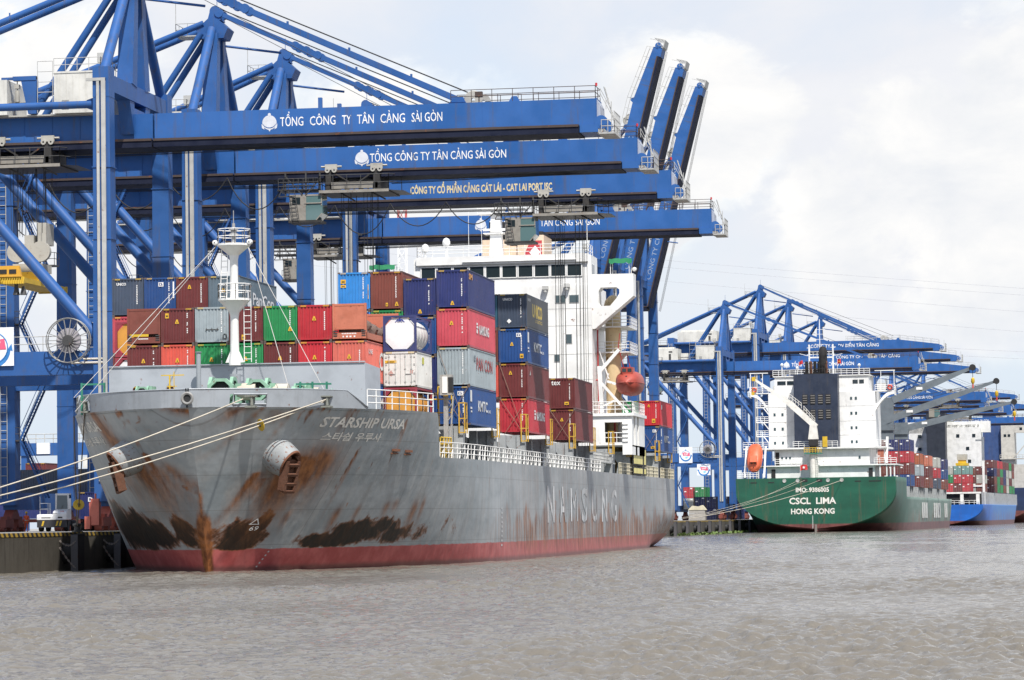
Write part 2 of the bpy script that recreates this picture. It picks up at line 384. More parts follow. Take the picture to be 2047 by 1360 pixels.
def build_quay():
    ys = [-300, 120] + list(range(160, 480, 20)) + list(range(480, 1600, 20)) + [2000, 3000]
    top = MB(); face = MB(); edge = MB()
    for a, b in zip(ys[:-1], ys[1:]):
        xa, xb = quay_x(a), quay_x(b)
        top.quad([(-2500, a, QZ), (xa-0.3, a, QZ), (xb-0.3, b, QZ), (-2500, b, QZ)])
        face.quad([(xa, a, -3), (xb, b, -3), (xb, b, QZ-0.28), (xa, a, QZ-0.28)])
        edge.quad([(xa+0.02, a, QZ-0.28), (xb+0.02, b, QZ-0.28), (xb+0.02, b, QZ+0.004), (xa+0.02, a, QZ+0.004)])
        edge.quad([(xa-0.32, a, QZ+0.004), (xa+0.02, a, QZ+0.004), (xb+0.02, b, QZ+0.004), (xb-0.32, b, QZ+0.004)])
    tag(top.build('quay_apron', APRON), 'grey concrete quay apron under the cranes', 'quay', kind='structure')
    tag(face.build('quay_wall', CONC), 'dark stained concrete quay wall above the water', 'quay', kind='structure')
    tag(edge.build('quay_kerb', HAZ), 'yellow and black striped kerb along the quay edge', 'kerb', kind='structure')
build_quay()
# ------------------------------------------------------------------ the grey container ship
SX = -54.75                 # its centre line; bow towards the camera, Y = distance along it
def hull_stem(z): return 215.0-5.5*np.clip(np.asarray(z, float)/12.0, 0, 1.1)**1.1
def hull_b(u, z):
    """half breadth of the hull at station u, height z"""
    u = np.asarray(u, float); z = np.asarray(z, float); t = np.clip(z/12.2, 0, 1)
    s = np.clip((u-hull_stem(z))/(45-13*t), 0, 1)
    b = 13.75*(1-(1-s)**(2.2+0.4*t))**(0.833-0.345*t**0.7)
    k = np.clip((u-350)/34, 0, 1); k = k*k*(3-2*k)
    f = np.sqrt(np.clip(1-(np.clip(4-z, 0, 6.6)/6.67)**2, 0, 1))*0.985
    return b*(1-k*(1-f))
def hull_top(u):
    k = np.clip((np.asarray(u, float)-230.0)/2.9, 0, 1)
    return 10.95-3.15*(k*k*(3-2*k))
def hull_pt(u, z, side, off=0.03):
    return (SX+side*(float(hull_b(u, z))+off), u, z)

def hull_material():
    m = bpy.data.materials.new('weathered_hull_paint'); m.use_nodes = True; nt = m.node_tree; N = nt.nodes.new; L = nt.links.new
    P = nt.nodes['Principled BSDF']; P.inputs['Roughness'].default_value = 0.48; P.inputs['Specular IOR Level'].default_value = 0.35
    tc = N('ShaderNodeTexCoord'); sx = N('ShaderNodeSeparateXYZ'); L(tc.outputs['Object'], sx.inputs[0])
    def noise(scl, det=6.0, rough=0.62, dist=0.0):
        mp = N('ShaderNodeMapping'); mp.inputs['Scale'].default_value = scl; L(tc.outputs['Object'], mp.inputs[0])
        n = N('ShaderNodeTexNoise'); n.inputs['Scale'].default_value = 1.0; n.inputs['Detail'].default_value = det; n.inputs['Roughness'].default_value = rough; n.inputs['Distortion'].default_value = dist
        L(mp.outputs[0], n.inputs['Vector']); return n.outputs['Fac']
    def M(op, a, b=0.0):
        x = N('ShaderNodeMath'); x.operation = op
        for i, v in enumerate((a, b)):
            if isinstance(v, (int, float)): x.inputs[i].default_value = v
            else: L(v, x.inputs[i])
        return x.outputs[0]
    def ramp(f, a, b, lo=0.0, hi=1.0):
        r = N('ShaderNodeMapRange'); r.interpolation_type = 'SMOOTHSTEP'; L(f, r.inputs[0])
        for i, v in ((1, a), (2, b), (3, lo), (4, hi)): r.inputs[i].default_value = v
        return r.outputs[0]
    def mix(f, a, b):
        x = N('ShaderNodeMix'); x.data_type = 'RGBA'; L(f, x.inputs[0])
        for i, c in ((6, a), (7, b)):
            if isinstance(c, tuple): x.inputs[i].default_value = (*c, 1)
            else: L(c, x.inputs[i])
        return x.outputs[2]
    def snoise0(scl): return noise((scl[0], scl[1], scl[2]))
    def attr(n):
        a = N('ShaderNodeAttribute'); a.attribute_name = n; return a.outputs['Fac']
    g = mix(ramp(noise((0.09, 0.09, 0.35)), 0.35, 0.68), (0.235, 0.268, 0.283), (0.355, 0.382, 0.394))
    g = mix(ramp(snoise0((0.3, 1.1, 0.10)), 0.45, 0.72, 0, 0.45), g, (0.43, 0.435, 0.42))
    g = mix(ramp(noise((0.9, 0.9, 0.07)), 0.47, 0.72, 0, 0.5), g, (0.235, 0.232, 0.222))      # grimy drips
    g = mix(ramp(noise((0.4, 0.4, 0.9)), 0.58, 0.78, 0, 0.30), g, (0.48, 0.49, 0.49))         # chalky patches
    g = mix(ramp(noise((2.2, 2.2, 2.2)), 0.66, 0.75, 0, 0.35), g, (0.15, 0.15, 0.14))
    # plating seams: thin lines every 2.4 m in height and 9 m in length
    for ax, per, w in (('Z', 2.35, 0.022), ('Y', 8.8, 0.008)):
        fr = M('FRACT', M('DIVIDE', M('ADD', sx.outputs[ax], 0.6), per)); g = mix(M('MULTIPLY', M('LESS_THAN', fr, w), 0.42), g, (0.15, 0.15, 0.145))
    # red boot topping
    zz = M('ADD', sx.outputs['Z'], M('MULTIPLY', M('SUBTRACT', noise((1.2, 1.2, 0.5)), 0.5), 0.22))
    red = mix(ramp(noise((0.7, 0.7, 0.5)), 0.35, 0.7), (0.34, 0.065, 0.065), (0.48, 0.125, 0.12))
    red = mix(ramp(zz, 0.55, 0.15, 0, 0.75), red, (0.10, 0.055, 0.05))
    g = mix(ramp(zz, 1.54, 1.47), g, red)
    # bare scraped steel: black with rust at its rims
    sh = N('ShaderNodeCombineXYZ'); L(sx.outputs['X'], sh.inputs[0]); L(M('SUBTRACT', sx.outputs['Y'], M('MULTIPLY', sx.outputs['Z'], 0.45)), sh.inputs[1]); L(sx.outputs['Z'], sh.inputs[2])
    def snoise(scl, det=6.0, rough=0.65):
        mp = N('ShaderNodeMapping'); mp.inputs['Scale'].default_value = scl; L(sh.outputs[0], mp.inputs[0])
        n = N('ShaderNodeTexNoise'); n.inputs['Scale'].default_value = 1.0; n.inputs['Detail'].default_value = det; n.inputs['Roughness'].default_value = rough; L(mp.outputs[0], n.inputs['Vector']); return n.outputs['Fac']
    sc = M('ADD', attr('scrape'), M('ADD', M('MULTIPLY', M('SUBTRACT', snoise((0.25, 1.1, 0.25), 7.0), 0.5), 1.15), M('MULTIPLY', M('SUBTRACT', noise((0.55, 0.55, 0.8), 7.0, 0.68, 0.5), 0.5), 1.15)))
    sc = M('MULTIPLY', sc, ramp(zz, 1.25, 1.62, .35, 1.0))
    g = mix(ramp(sc, 0.40, 0.62, 0, .92), g, mix(ramp(snoise((.5, 3.0, .5)), .35, .65), (0.10, 0.032, 0.012), (0.22, 0.085, 0.030)))
    dk = mix(ramp(snoise((0.6, 3.2, 0.5), 6.0), 0.56, 0.74), (0.010, 0.009, 0.0075), (0.10, 0.042, 0.018))
    g = mix(ramp(sc, 0.52, 0.74), g, dk)
    # rust that runs down from fittings, and general rust drips
    ru = M('ADD', attr('rust'), M('MULTIPLY', M('SUBTRACT', noise((1.3, 1.3, 0.4), 7.0, 0.65), 0.5), 0.9))
    rc = mix(ramp(noise((2.5, 2.5, 0.8), 6.0), 0.38, 0.65), (0.105, 0.034, 0.010), (0.30, 0.11, 0.032))
    g = mix(ramp(ru, 0.30, 0.85, 0, 0.95), g, rc)
    st = M('MULTIPLY', attr('stain'), ramp(noise((0.8, 0.8, 0.3), 6.0), 0.25, 0.6, 0.55, 1.0))
    g = mix(M('MINIMUM', st, 0.93), g, mix(ramp(noise((1.8, 1.8, 0.6), 6.0), 0.35, 0.65), (0.125, 0.042, 0.014), (0.29, 0.115, 0.038)))
    dr = M('MULTIPLY', ramp(noise((3.2, 3.2, 0.11), 6.0, 0.65), 0.43, 0.53), attr('drips'))
    g = mix(dr, g, rc)
    L(g, P.inputs['Base Color'])
    bp = N('ShaderNodeBump'); bp.inputs['Strength'].default_value = 0.55; bp.inputs['Distance'].default_value = 0.10; L(M('ADD', noise((0.9, 0.9, 0.42), 2.0), M('MULTIPLY', noise((0.35, 0.35, 0.35), 3.0), 0.8)), bp.inputs['Height']); L(bp.outputs[0], P.inputs['Normal'])
    return m

SHIP = thing('container_ship', 'long grey container ship with rust streaks, red waterline and white name on its bow', 'container ship', (0, 0, 0), 0, 'container ships moored along the quay')
def build_hull():
    ds = np.concatenate([np.array([0, .04, .1, .18, .28, .4]), np.arange(.55, 30, .17), np.arange(30, 169.01, .45)])
    rows = 92
    t = np.concatenate([[0], np.linspace(0.07, 1, rows)])
    rng = np.random.default_rng(5)
    # (station, height, side, run, width, strength, lean) rust that starts at a fitting and runs down
    runs = [(0, 3.0, 0, 4.2, .20, 1.25, 0), (0, 4.6, 0, 6.0, .05, .8, 0), (0, 2.6, 0, 1.2, .40, .7, 0),
            (220.4, 8.3, 1, 5.2, .12, 1.0, -.10), (224.8, 10.3, 1, 2.4, .16, .9, -.25), (221.0, 10.6, 1, 1.2, .14, .5, 0), (218.4, 10.8, 1, 1.5, .22, .7, 0), (217.6, 10.9, 1, 1.3, .3, .6, 0),
            (224.6, 8.1, 1, 2.2, .14, .8, 0), (226.6, 8.1, 1, 2.0, .12, .8, 0), (228.9, 6.4, 1, 1.2, .12, .9, 0), (231.4, 7.6, 1, 1.6, .1, .7, 0), (213.6, 10.9, 1, 2.0, .12, .5, 0),
            (212.3, 10.7, 1, .8, .3, .7, 0), (212.8, 10.4, 1, 1.1, .12, .8, 0), (211.7, 10.8, 1, 1.6, .18, .6, 0), (210.6, 10.9, 1, 1.8, .16, .5, 0), (210.2, 10.9, -1, 1.5, .14, .6, 0),
            (215.7, 7.6, 1, 4.2, .95, 1.15, -.08), (216.9, 7.4, 1, 3.2, .7, .9, 0), (214.0, 6.6, 1, 4.6, .3, .9, 0), (216.3, 7.6, 1, 3.0, .35, .8, -.05), (214.6, 6.2, 1, 3.4, .45, .75, 0), (217.0, 8.2, 1, .1, .9, .6, 0),
            (215.4, 11.0, -1, 6.4, .55, 1.1, -.05), (213.2, 8.0, -1, 5.4, .30, .95, .2), (215.0, 9.2, -1, 4.5, .8, .75, .05), (213.6, 6.8, -1, 4.0, .5, .8, .1), (212.2, 10.8, -1, 2.3, .12, .8, .1), (213.0, 8.8, -1, 2.6, .2, .7, .3), (211.4, 10.9, -1, 3.4, .09, .8, .2),
            (217.5, 7.0, -1, 4.5, .35, .6, 0), (219.6, 7.0, -1, 4.0, .3, .7, 0), (211.2, 8.0, 1, 1.0, .15, .5, 0), (214.7, 3.6, 1, .5, .12, .8, 0)]
    for i in range(34): runs.append((209.9+rng.random()*12, 10.95-.3*rng.random(), rng.choice([-1, 1, 1]), .5+rng.random()*2.2, .06+.12*rng.random(), .5+.5*rng.random(), .06))
    for i in range(75): runs.append((210.5+rng.random()*20, 3+rng.random()*7.6, rng.choice([-1, 1]), .15+rng.random()*1.3, .05+.09*rng.random(), .45+.55*rng.random(), 0))
    for i in range(70): runs.append((233+rng.random()*150, 7.75-3.2*(rng.random()**2), 1, .5+rng.random()*2.6, .07+.10*rng.random(), .35+.5*rng.random(), 0))
    for i in range(40): runs.append((278+rng.random()*50, 6.4-rng.random()*3.4, 1, .8+rng.random()*2.5, .10+.22*rng.random(), .5+.6*rng.random(), 0))
    # (station, height, side, half length, half height, strength) scraped bare steel
    scr = [(215.5, 2.3, 1, 1.25, 1.2, 1.25), (216.3, 3.3, 1, .55, .9, 1.0), (222.0, 2.0, 1, 2.6, .55, 1.25), (224.6, 2.5, 1, 2.8, .85, 1.3), (227.6, 3.0, 1, 2.6, .75, .85), (229.5, 2.3, 1, 2.6, .7, .8), (232.5, 2.6, 1, 3.0, .8, .62), (238, 3.0, 1, 4.0, 1.1, .42),
           (217.4, 2.6, -1, 2.0, 1.1, 1.1), (220.5, 2.8, -1, 3.0, 1.5, 1.25), (225, 3.2, -1, 4.0, 1.8, 1.1), (214.9, 2.6, -1, .9, 1.3, 1.0), (228, 6, -1, 5, 1.6, .5), (287, 2.6, 1, 10, .7, .25), (375, 2.4, 1, 9, 1.0, .35)]
    # (station, height, side, half width, height above, height below, strength) soft rust bloom
    blooms = [(217.0, 7.3, 1, 1.9, 1.1, 2.6, 1.35), (216.2, 6.6, 1, 1.2, .8, 3.4, 1.05), (214.2, 6.4, 1, .45, .4, 2.8, .7), (215.3, 9.6, -1, .9, 1.6, 3.4, 1.2), (214.6, 7.2, -1, 1.0, .6, 3.2, 1.15), (212.6, 6.9, -1, .25, .5, 2.6, .9), (216.6, 6.4, -1, 1.0, .6, 2.6, .5), (213.2, 6.8, -1, .4, .5, 2.4, .8),
              (220.4, 7.9, 1, .14, .3, 3.2, .9), (224.9, 10.0, 1, .16, .3, 1.6, .9), (217.5, 10.3, 1, .25, .5, 1.2, .6), (221.6, 3.9, 1, .35, .5, 1.3, .9), (223.6, 4.0, 1, .25, .4, .9, .8), (226.8, 4.3, 1, .4, .4, .8, .9), (227.8, 4.5, 1, .5, .3, .6, .7), (230.8, 4.1, 1, .5, .7, 1.6, .95), (232.0, 4.4, 1, .3, .5, 1.3, .85), (216.3, 3.9, 1, .35, .4, .9, .9), (217.6, 3.7, 1, .3, .5, .9, .8), (213.3, 10.9, 1, .1, .1, 2.2, .7), (211.7, 10.9, 1, .12, .1, 2.6, .75), (210.9, 10.9, 1, .25, .1, .9, .8), (210.3, 10.9, -1, .1, .1, .7, .7), (212.6, 10.5, 1, .5, .3, .5, .45)]
    mb_v = []; F = []; rust = []; scrape = []; drips = []; stain = []
    nd, nt_ = len(ds), len(t)
    for side in (1, -1):
        base = len(mb_v)
        for s in ds:
            zt = float(hull_top(215+s)); z = -1.6+t*(zt+1.6)
            u = 215+s-5.5*np.clip(z/12, 0, 1.1)**1.1*max(0.0, 1-s/15.0)
            b = hull_b(u, z)
            if s == 0: b = np.zeros_like(b)
            r = np.zeros_like(z); c = np.zeros_like(z)
            for (u0, z0, sd, ln, w, st, lean) in runs:
                if sd and sd != side: continue
                if sd == 0:
                    q = np.clip((z0-z)/ln, -9, 9); q = np.where(q < 0, np.exp(-(q*ln/1.1)**2), np.where(q < 1.2, 1, 0)); r = np.maximum(r, st*q*np.exp(-((u-hull_stem(z))/w)**2)); continue
                if abs(u0-(215+s)) > 9: continue
                d = np.clip((z0-z)/max(ln, .05), -9, 9); uc = u0+lean*(z0-z)
                q = np.where(d < 0, np.exp(-(d*ln/ .12)**2), np.where(d < 1, 1-.75*d, .25*np.exp(-((d-1)*3)**2)))
                r = np.maximum(r, st*q*np.exp(-((u-uc)/w)**2))
            for (u0, z0, sd, lu, lz, st) in scr:
                if sd != side: continue
                e = ((u-u0)/lu)**2+((z-z0)/lz)**2; c = np.maximum(c, st*np.exp(-e*.8)*1.0)
            sn = np.zeros_like(z)
            for (u0, z0, sd, w, ha, hb, st) in blooms:
                if sd != side: continue
                d = z-z0; sn = np.maximum(sn, st*np.exp(-((u-u0)/w)**2)*np.where(d > 0, np.exp(-(d/ha)**2), np.exp(-(d/hb)**2)))
            stain += list(sn)
            dd = np.clip((u-246)/22, 0.05, 1)*np.clip((4.2-z+1.0*np.sin(u*.9)*np.sin(u*.31))/.9, 0.20, 1)*np.clip((z-.1)/1.6, 0.15, 1)
            for i in range(nt_): mb_v.append((SX+side*float(b[i]), float(u[i]), float(z[i])))
            rust += list(r); scrape += list(c); drips += list(dd)
        for i in range(nd-1):
            for j in range(nt_-1):
                q = (base+i*nt_+j, base+(i+1)*nt_+j, base+(i+1)*nt_+j+1, base+i*nt_+j+1)
                F.append(q if side > 0 else q[::-1])
    o1 = (nd-1)*nt_; o2 = nd*nt_+(nd-1)*nt_
    for j in range(nt_-1): F.append((o1+j, o2+j, o2+j+1, o1+j+1))          # transom
    me = bpy.data.meshes.new('hull'); me.from_pydata(mb_v, [], F)
    for n, a in (('rust', rust), ('scrape', scrape), ('drips', drips), ('stain', stain)):
        at = me.attributes.new(n, 'FLOAT', 'POINT'); at.data.foreach_set('value', np.array(a, dtype=np.float32))
    me.polygons.foreach_set('use_smooth', [True]*len(F)); me.materials.append(hull_material()); me.update()
    link(bpy.data.objects.new('hull', me), SHIP)
build_hull()

def ship_parts():
    M1 = [SHIPGREY, SHIPWHITE, YELLOW, DECKGREEN, RUSTY, BLACK]
    # decks
    mb = MB()
    us = np.linspace(210.6, 232, 26)
    for a, b in zip(us[:-1], us[1:]):
        ba, bb = float(hull_b(a, 10.9))-.03, float(hull_b(b, 10.9))-.03
        mb.quad([(SX-ba, a, 10.78), (SX+ba, a, 10.78), (SX+bb, b, 10.78), (SX-bb, b, 10.78)])
    us = np.linspace(229, 384, 30)
    for a, b in zip(us[:-1], us[1:]):
        ba, bb = float(hull_b(a, 7.7))-.03, float(hull_b(b, 7.7))-.03
        mb.quad([(SX-ba, a, 7.72), (SX+ba, a, 7.72), (SX+bb, b, 7.72), (SX-bb, b, 7.72)])
    mb.box(SX-10.8, SX+10.8, 231.9, 232.0, 7.72, 10.77)
    mb.build('deck', paint('deck_paint', (0.16, 0.20, 0.17), 0.7, dirt=0.4, rust=0.3), SHIP)
    # bulwark: vertical plate above the knuckle, cut down towards the forecastle break, with rope openings
    def bul(side, u0, u1):
        mb = MB(); us = np.concatenate([[209.72, 209.75, 209.8, 209.9], np.arange(210.05, u1, .25), [u1]])
        def top(u): return 12.12-max(0, min(1, (u-(u1-2.2))/2.0))*1.05
        for a, b in zip(us[:-1], us[1:]):
            mid = (a+b)/2
            pa, pb = float(hull_b(a, 10.95))+.02, float(hull_b(b, 10.95))+.02
            ba, bb = pa+.10, pb+.10
            za, zb = top(a), top(b)
            spans = [(10.93, None)]
            hole = [h for h in HOLES[side] if h[0] < mid < h[1]]
            segs = [(10.93, za, 10.93, zb)] if not hole else [(10.93, hole[0][2], 10.93, hole[0][2]), (hole[0][3], za, hole[0][3], zb)]
            for l0, h0, l1, h1 in segs:
                fa = lambda z: pa+(ba-pa)*(z-10.93)/1.2
                fb = lambda z: pb+(bb-pb)*(z-10.93)/1.2
                o = [(SX+side*fa(l0), a, l0), (SX+side*fb(l1), b, l1), (SX+side*fb(h1), b, h1), (SX+side*fa(h0), a, h0)]
                i_ = [(p[0]-side*.09, p[1], p[2]) for p in o]
                mb.quad(o if side > 0 else o[::-1]); mb.quad(i_[::-1] if side > 0 else i_)
                mb.quad([o[3], o[2], i_[2], i_[3]]); mb.quad([o[0], i_[0], i_[1], o[1]])
        # cap rail
        pts = [(SX+side*(float(hull_b(u, 10.95))+.08), u, top(u)+.02) for u in us]; mb.path(pts, .055, 6)
        return mb
    HOLES = {1: [(210.62, 211.75, 11.12, 11.78)], -1: [(215.6, 216.7, 11.05, 11.75)]}
    bw = bul(1, 209.7, 219.2)
    b2 = bul(-1, 209.7, 219.8); bw.arr(b2.v, b2.f)
    # frames of the rope openings
    for side in (1, -1):
        for u0, u1, z0, z1 in HOLES[side]:
            c = [hull_pt(u, 10.95, side, .09+.10*(z-10.93)/1.2) for u, z in ((u0, z0), (u1, z0), (u1, z1), (u0, z1))]
            c = [(p[0], p[1], z) for p, z in zip(c, (z0, z0, z1, z1))]
            bw.path(c+[c[0]], .07, 6, 0)
    bw.build('bulwark', SHIPGREY, SHIP)
    # round centre fairlead in the stem
    mb = MB(); mb.lathe([(.42, 0), (.45, -.10), (.36, -.16), (.26, -.12), (.24, .1)], (SX+.05, 209.66, 11.52), 'y', 24, 0); mb.lathe([(.02, -.04), (.25, -.04)], (SX+.05, 209.66, 11.52), 'y', 24, 1)
    mb.build('fairlead', [paint('fairlead_paint', (.25, .25, .24), .6, dirt=.4, rust=.5, scale=2.0), BLACK], SHIP)
    # roller fairleads where the lines leave
    for side, u, z in ((1, 215.35, 11.35), (-1, 216.15, 11.35), (1, 211.2, 11.3)):
        p = hull_pt(u, 10.95, side, .05); mb = MB()
        mb.box(p[0]-.35, p[0]+.35, u-.45, u+.45, z-.42, z-.3)
        for k in (-.3, 0, .3): mb.lathe([(.05, -.3), (.11, -.28), (.09, 0), (.11, .28), (.05, .3)], (p[0]+side*.1, u+k, z), 'z', 10)
        mb.box(p[0]-.35, p[0]+.35, u-.45, u+.45, z+.3, z+.38)
        mb.build('roller_fairlead', [paint('fairlead_steel', (.20, .21, .18), .6, dirt=.5, rust=.5, scale=2.0)], SHIP)
    # breakwater wall with three-sided shape and round lightening holes
    mb = MB(); Y0 = 223.0
    zt = lambda x: 14.33+0.02*math.sin(x)
    holes = [SX-6.9, SX-4.45, SX+.0, SX+2.5, SX+5.0]      # hole centres, .27 m radius
    holes = [SX-7.12, SX-4.67, SX+.30, SX+2.74, SX+5.18]
    xs = [SX-9.1]+sum([[h-.3, h+.3] for h in holes], [])+[SX+9.3]; HZ = 12.72
    for i in range(len(xs)-1):
        a, b = xs[i], xs[i+1]
        if i % 2 == 0:
            mb.quad([(a, Y0, 10.78), (b, Y0, 10.78), (b, Y0, zt(b)), (a, Y0, zt(a))])
        else:
            c = (a+b)/2; n = 16; ring = [(c+.27*math.cos(2*math.pi*k/n-2.356), HZ+.27*math.sin(2*math.pi*k/n-2.356)) for k in range(n)]
            sq = [(a, HZ-.3), (b, HZ-.3), (b, HZ+.3), (a, HZ+.3)]
            mb.quad([(a, Y0, 10.78), (b, Y0, 10.78), (b, Y0, HZ-.3), (a, Y0, HZ-.3)]); mb.quad([(a, Y0, HZ+.3), (b, Y0, HZ+.3), (b, Y0, zt(b)), (a, Y0, zt(a))])
            for k in range(4):
                arc = [ring[(k*4+j) % n] for j in range(5)]
                pts = [sq[k], sq[(k+1) % 4]]+arc[::-1]
                mb.quad([(p[0], Y0, p[1]) for p in pts])
    for side, x in ((-1, SX-9.1), (1, SX+9.3)):           # swept back ends
        mb.quad([(x, Y0, 10.78), (x+side*.55, Y0+2.6, 10.78), (x+side*.55, Y0+2.6, 14.0), (x, Y0, zt(x))])
    mb.box(SX-9.1, SX+9.3, Y0-.10, Y0+.14, 14.34, 14.42)
    mb.build('breakwater', paint('breakwater_paint', (0.36, 0.385, 0.42), 0.5, dirt=0.12, rust=0.06, scale=0.4), SHIP)
    # foremast: white pole on a flared foot with two railed platforms and a lantern
    X0, Y1 = SX+.50, 221.0
    mast = thing_part = bpy.data.objects.new('foremast', None); link(mast, SHIP)
    mb = MB(); mb.lathe([(.40, 10.8), (.40, 13.6)], (X0, Y1, 0), 'z', 16, 0); mb.build('mast_base', SHIPGREY, mast)
    mb = MB(); mb.lathe([(.42, 14.2), (.42, 14.4), (.31, 15.2), (.29, 17.55), (.36, 17.9), (1.05, 18.66), (1.12, 18.70), (1.12, 18.84), (.29, 18.84), (.28, 21.55), (.34, 21.85), (1.1, 22.48), (1.15, 22.52), (1.15, 22.66), (.05, 22.66)], (X0, Y1, 0), 'z', 20, 0)
    for a in (0, math.pi): mb.prism([(X0+math.cos(a)*.3, 14.4), (X0+math.cos(a)*.66, 14.4), (X0+math.cos(a)*.3, 15.2)], 'y', Y1-.05, Y1+.05)
    mb.build('mast_pole', SHIPWHITE, mast)
    for z in (18.84, 22.66):
        mb = MB(); n = 10; ring = [(X0+1.15*math.cos(2*math.pi*k/n), Y1+1.15*math.sin(2*math.pi*k/n), z) for k in range(n+1)]
        mb.rail(ring, 1.0, .8, .035); mb.build('mast_railing', SHIPWHITE, mast)
    mb = MB(); mb.lathe([(.16, 22.66), (.16, 23.2), (.34, 23.2), (.34, 23.35), (.22, 23.4), (.22, 23.6), (.34, 23.62), (.34, 23.75), (.12, 23.8), (.1, 24.1)], (X0, Y1, 0), 'z', 14); mb.tube((X0, Y1, 24.1), (X0, Y1, 25.0), .03)
    mb.build('lantern', plain('lantern_grey', (.3, .3, .3)), mast)
    mb = MB(); mb.ladder((X0+.95, Y1-.1, 14.4), (X0+.95, Y1-.1, 18.7), .5, .4, .03); mb.ladder((X0-.75, Y1-.1, 18.8), (X0-.6, Y1-.1, 22.5), .45, .4, .03); mb.build('ladder', SHIPWHITE, mast)
    for dx in (-1.25, 1.2):
        mb = MB(); mb.lathe([(.05, -.2), (.17, -.15), (.2, .15), (.05, .2)], (X0+dx, Y1-.3, 22.75), 'y', 10); mb.build('floodlight', SHIPWHITE, mast)
    # stays of the mast
    mb = MB()
    for q in ((SX-9.0, 214.0, 11.9), (SX-9.2, 215.0, 11.0)): mb.tube((X0-1.2, Y1-.3, 22.5), q, .022, 4)
    for q in ((SX+6.2, 213.5, 11.6), (SX+7.9, 218.0, 11.4)): mb.tube((X0+1.1, Y1-.3, 22.4), q, .022, 4)
    mb.build('mast_stay', paint('stay_wire', (.5, .48, .45), .6), mast)
    # small grey vent post and yellow stand beside it
    mb = MB(); mb.tube((SX-2.3, 221.8, 10.8), (SX-2.3, 221.8, 15.2), .17, 12); mb.tube((SX-2.3, 221.8, 15.2), (SX-2.3, 221.8, 15.25), .24, 12); mb.build('vent_post', SHIPGREY, SHIP)
    mb = MB(); mb.bar((SX-3.3, 215.5, 13.35), (SX-1.7, 215.5, 13.35), .07); mb.bar((SX-2.7, 215.5, 10.8), (SX-2.7, 215.5, 13.35), .09); mb.bar((SX-2.4, 215.5, 11.8), (SX-2.4, 215.5, 13.6), .05); mb.bar((SX-2.9, 215.5, 12.6), (SX-2.2, 215.5, 12.6), .05)
    mb.build('lookout_stand', YELLOW, SHIP)
    # mooring winches
    def winch(x, y, sc=1.0):
        w = bpy.data.objects.new('mooring_winch', None); link(w, SHIP)
        zc = 12.25
        for dx in (-1.1*sc, .45*sc):
            mb = MB(); n = 8; o = [(y+1.05*sc*math.cos(math.pi*2*k/n+.39), zc+1.05*sc*math.sin(math.pi*2*k/n+.39)) for k in range(n)]; i_ = [(y+(p-y)*.72, zc+(q-zc)*.72) for p, q in o]
            for k in range(n):
                k2 = (k+1) % n; mb.prism([o[k], o[k2], i_[k2], i_[k]], 'x', x+dx-.24*sc, x+dx)
            mb.prism(i_, 'x', x+dx-.10*sc, x+dx-.05*sc, 1); mb.box(x+dx-.24*sc, x+dx, y-.8*sc, y+.8*sc, 10.8, zc-.8*sc); mb.build('winch_frame', [DECKGREEN, BLACK], w)
        # the octagonal brake housing faces the bow
        mb = MB(); o = [(x-.35*sc+1.0*sc*math.cos(math.pi*2*k/8+.39), zc+.0+.9*sc*math.sin(math.pi*2*k/8+.39)) for k in range(8)]; i_ = [(x-.35*sc+(p-x+.35*sc)*.74, zc+(q-zc)*.74) for p, q in o]
        for k in range(8): mb.prism([o[k], o[(k+1) % 8], i_[(k+1) % 8], i_[k]], 'y', y-1.15*sc, y-.6*sc)
        mb.prism(i_, 'y', y-.8*sc, y-.75*sc, 1); mb.build('brake_housing', [DECKGREEN, BLACK], w)
        mb = MB(); mb.lathe([(.25, -.9*sc), (.55*sc, -.9*sc), (.62*sc, -.5), (.6*sc, .1), (.62*sc, .4*sc), (.2, .42*sc)], (x+1.6*sc, y, zc-.1), 'x', 18); mb.build('rope_drum', ROPE, w)
        mb = MB(); mb.lathe([(.2, 0), (.4*sc, 0), (.3*sc, .25), (.3*sc, .6), (.42*sc, .8), (.1, .82)], (x+2.3*sc, y, zc-.1), 'x', 16); mb.build('warping_head', DECKGREEN, w)
        mb = MB(); mb.box(x+.55*sc, x+1.0*sc, y-.4, y+.7, 10.8, zc+.45); mb.build('gear_case', DECKGREEN, w)
    winch(SX+1.3, 216.0, .95); winch(SX+3.6, 216.6, .85); winch(SX+6.0, 218.4, .5); winch(SX-4.8, 217.2, .5)
    # bow rails: green frame on the seaward shoulder and mooring frame on the other
    mb = MB()
    for p, q in (((6.2, 216.2), (6.2, 216.2)), ((7.0, 216.4), (7.0, 216.4)), ((7.9, 216.8), (7.9, 216.8))): mb.bar((SX+p[0], p[1], 10.8), (SX+p[0], p[1], 12.75), .13)
    mb.bar((SX+5.9, 216.2, 12.6), (SX+8.2, 216.9, 12.6), .12); mb.build('rope_frame', plain('bottle_green', (.03, .20, .13)), SHIP)
    mb = MB(); mb.bar((SX-9.2, 216.6, 10.8), (SX-9.2, 216.6, 13.0), .13); mb.bar((SX-7.6, 216.6, 10.8), (SX-7.6, 216.6, 13.0), .13); mb.bar((SX-9.2, 216.6, 12.9), (SX-7.6, 216.6, 12.9), .12); mb.bar((SX-9.2, 216.6, 12.0), (SX-7.6, 216.6, 12.0), .1)
    mb.build('rope_frame', plain('bottle_green', (.03, .20, .13)), SHIP)
    # forecastle rails aft of the bulwark and their life ring
    for side in (1, -1):
        mb = MB(); pts = [hull_pt(u, 10.9, side, -.12) for u in (219.4, 221.5, 223.5, 225.5, 227.5, 229.6)]; pts = [(p[0], p[1], 10.93) for p in pts]
        mb.rail(pts, 1.35, 1.0, .04, 0, 2); mb.build('railing', SHIPWHITE, SHIP)
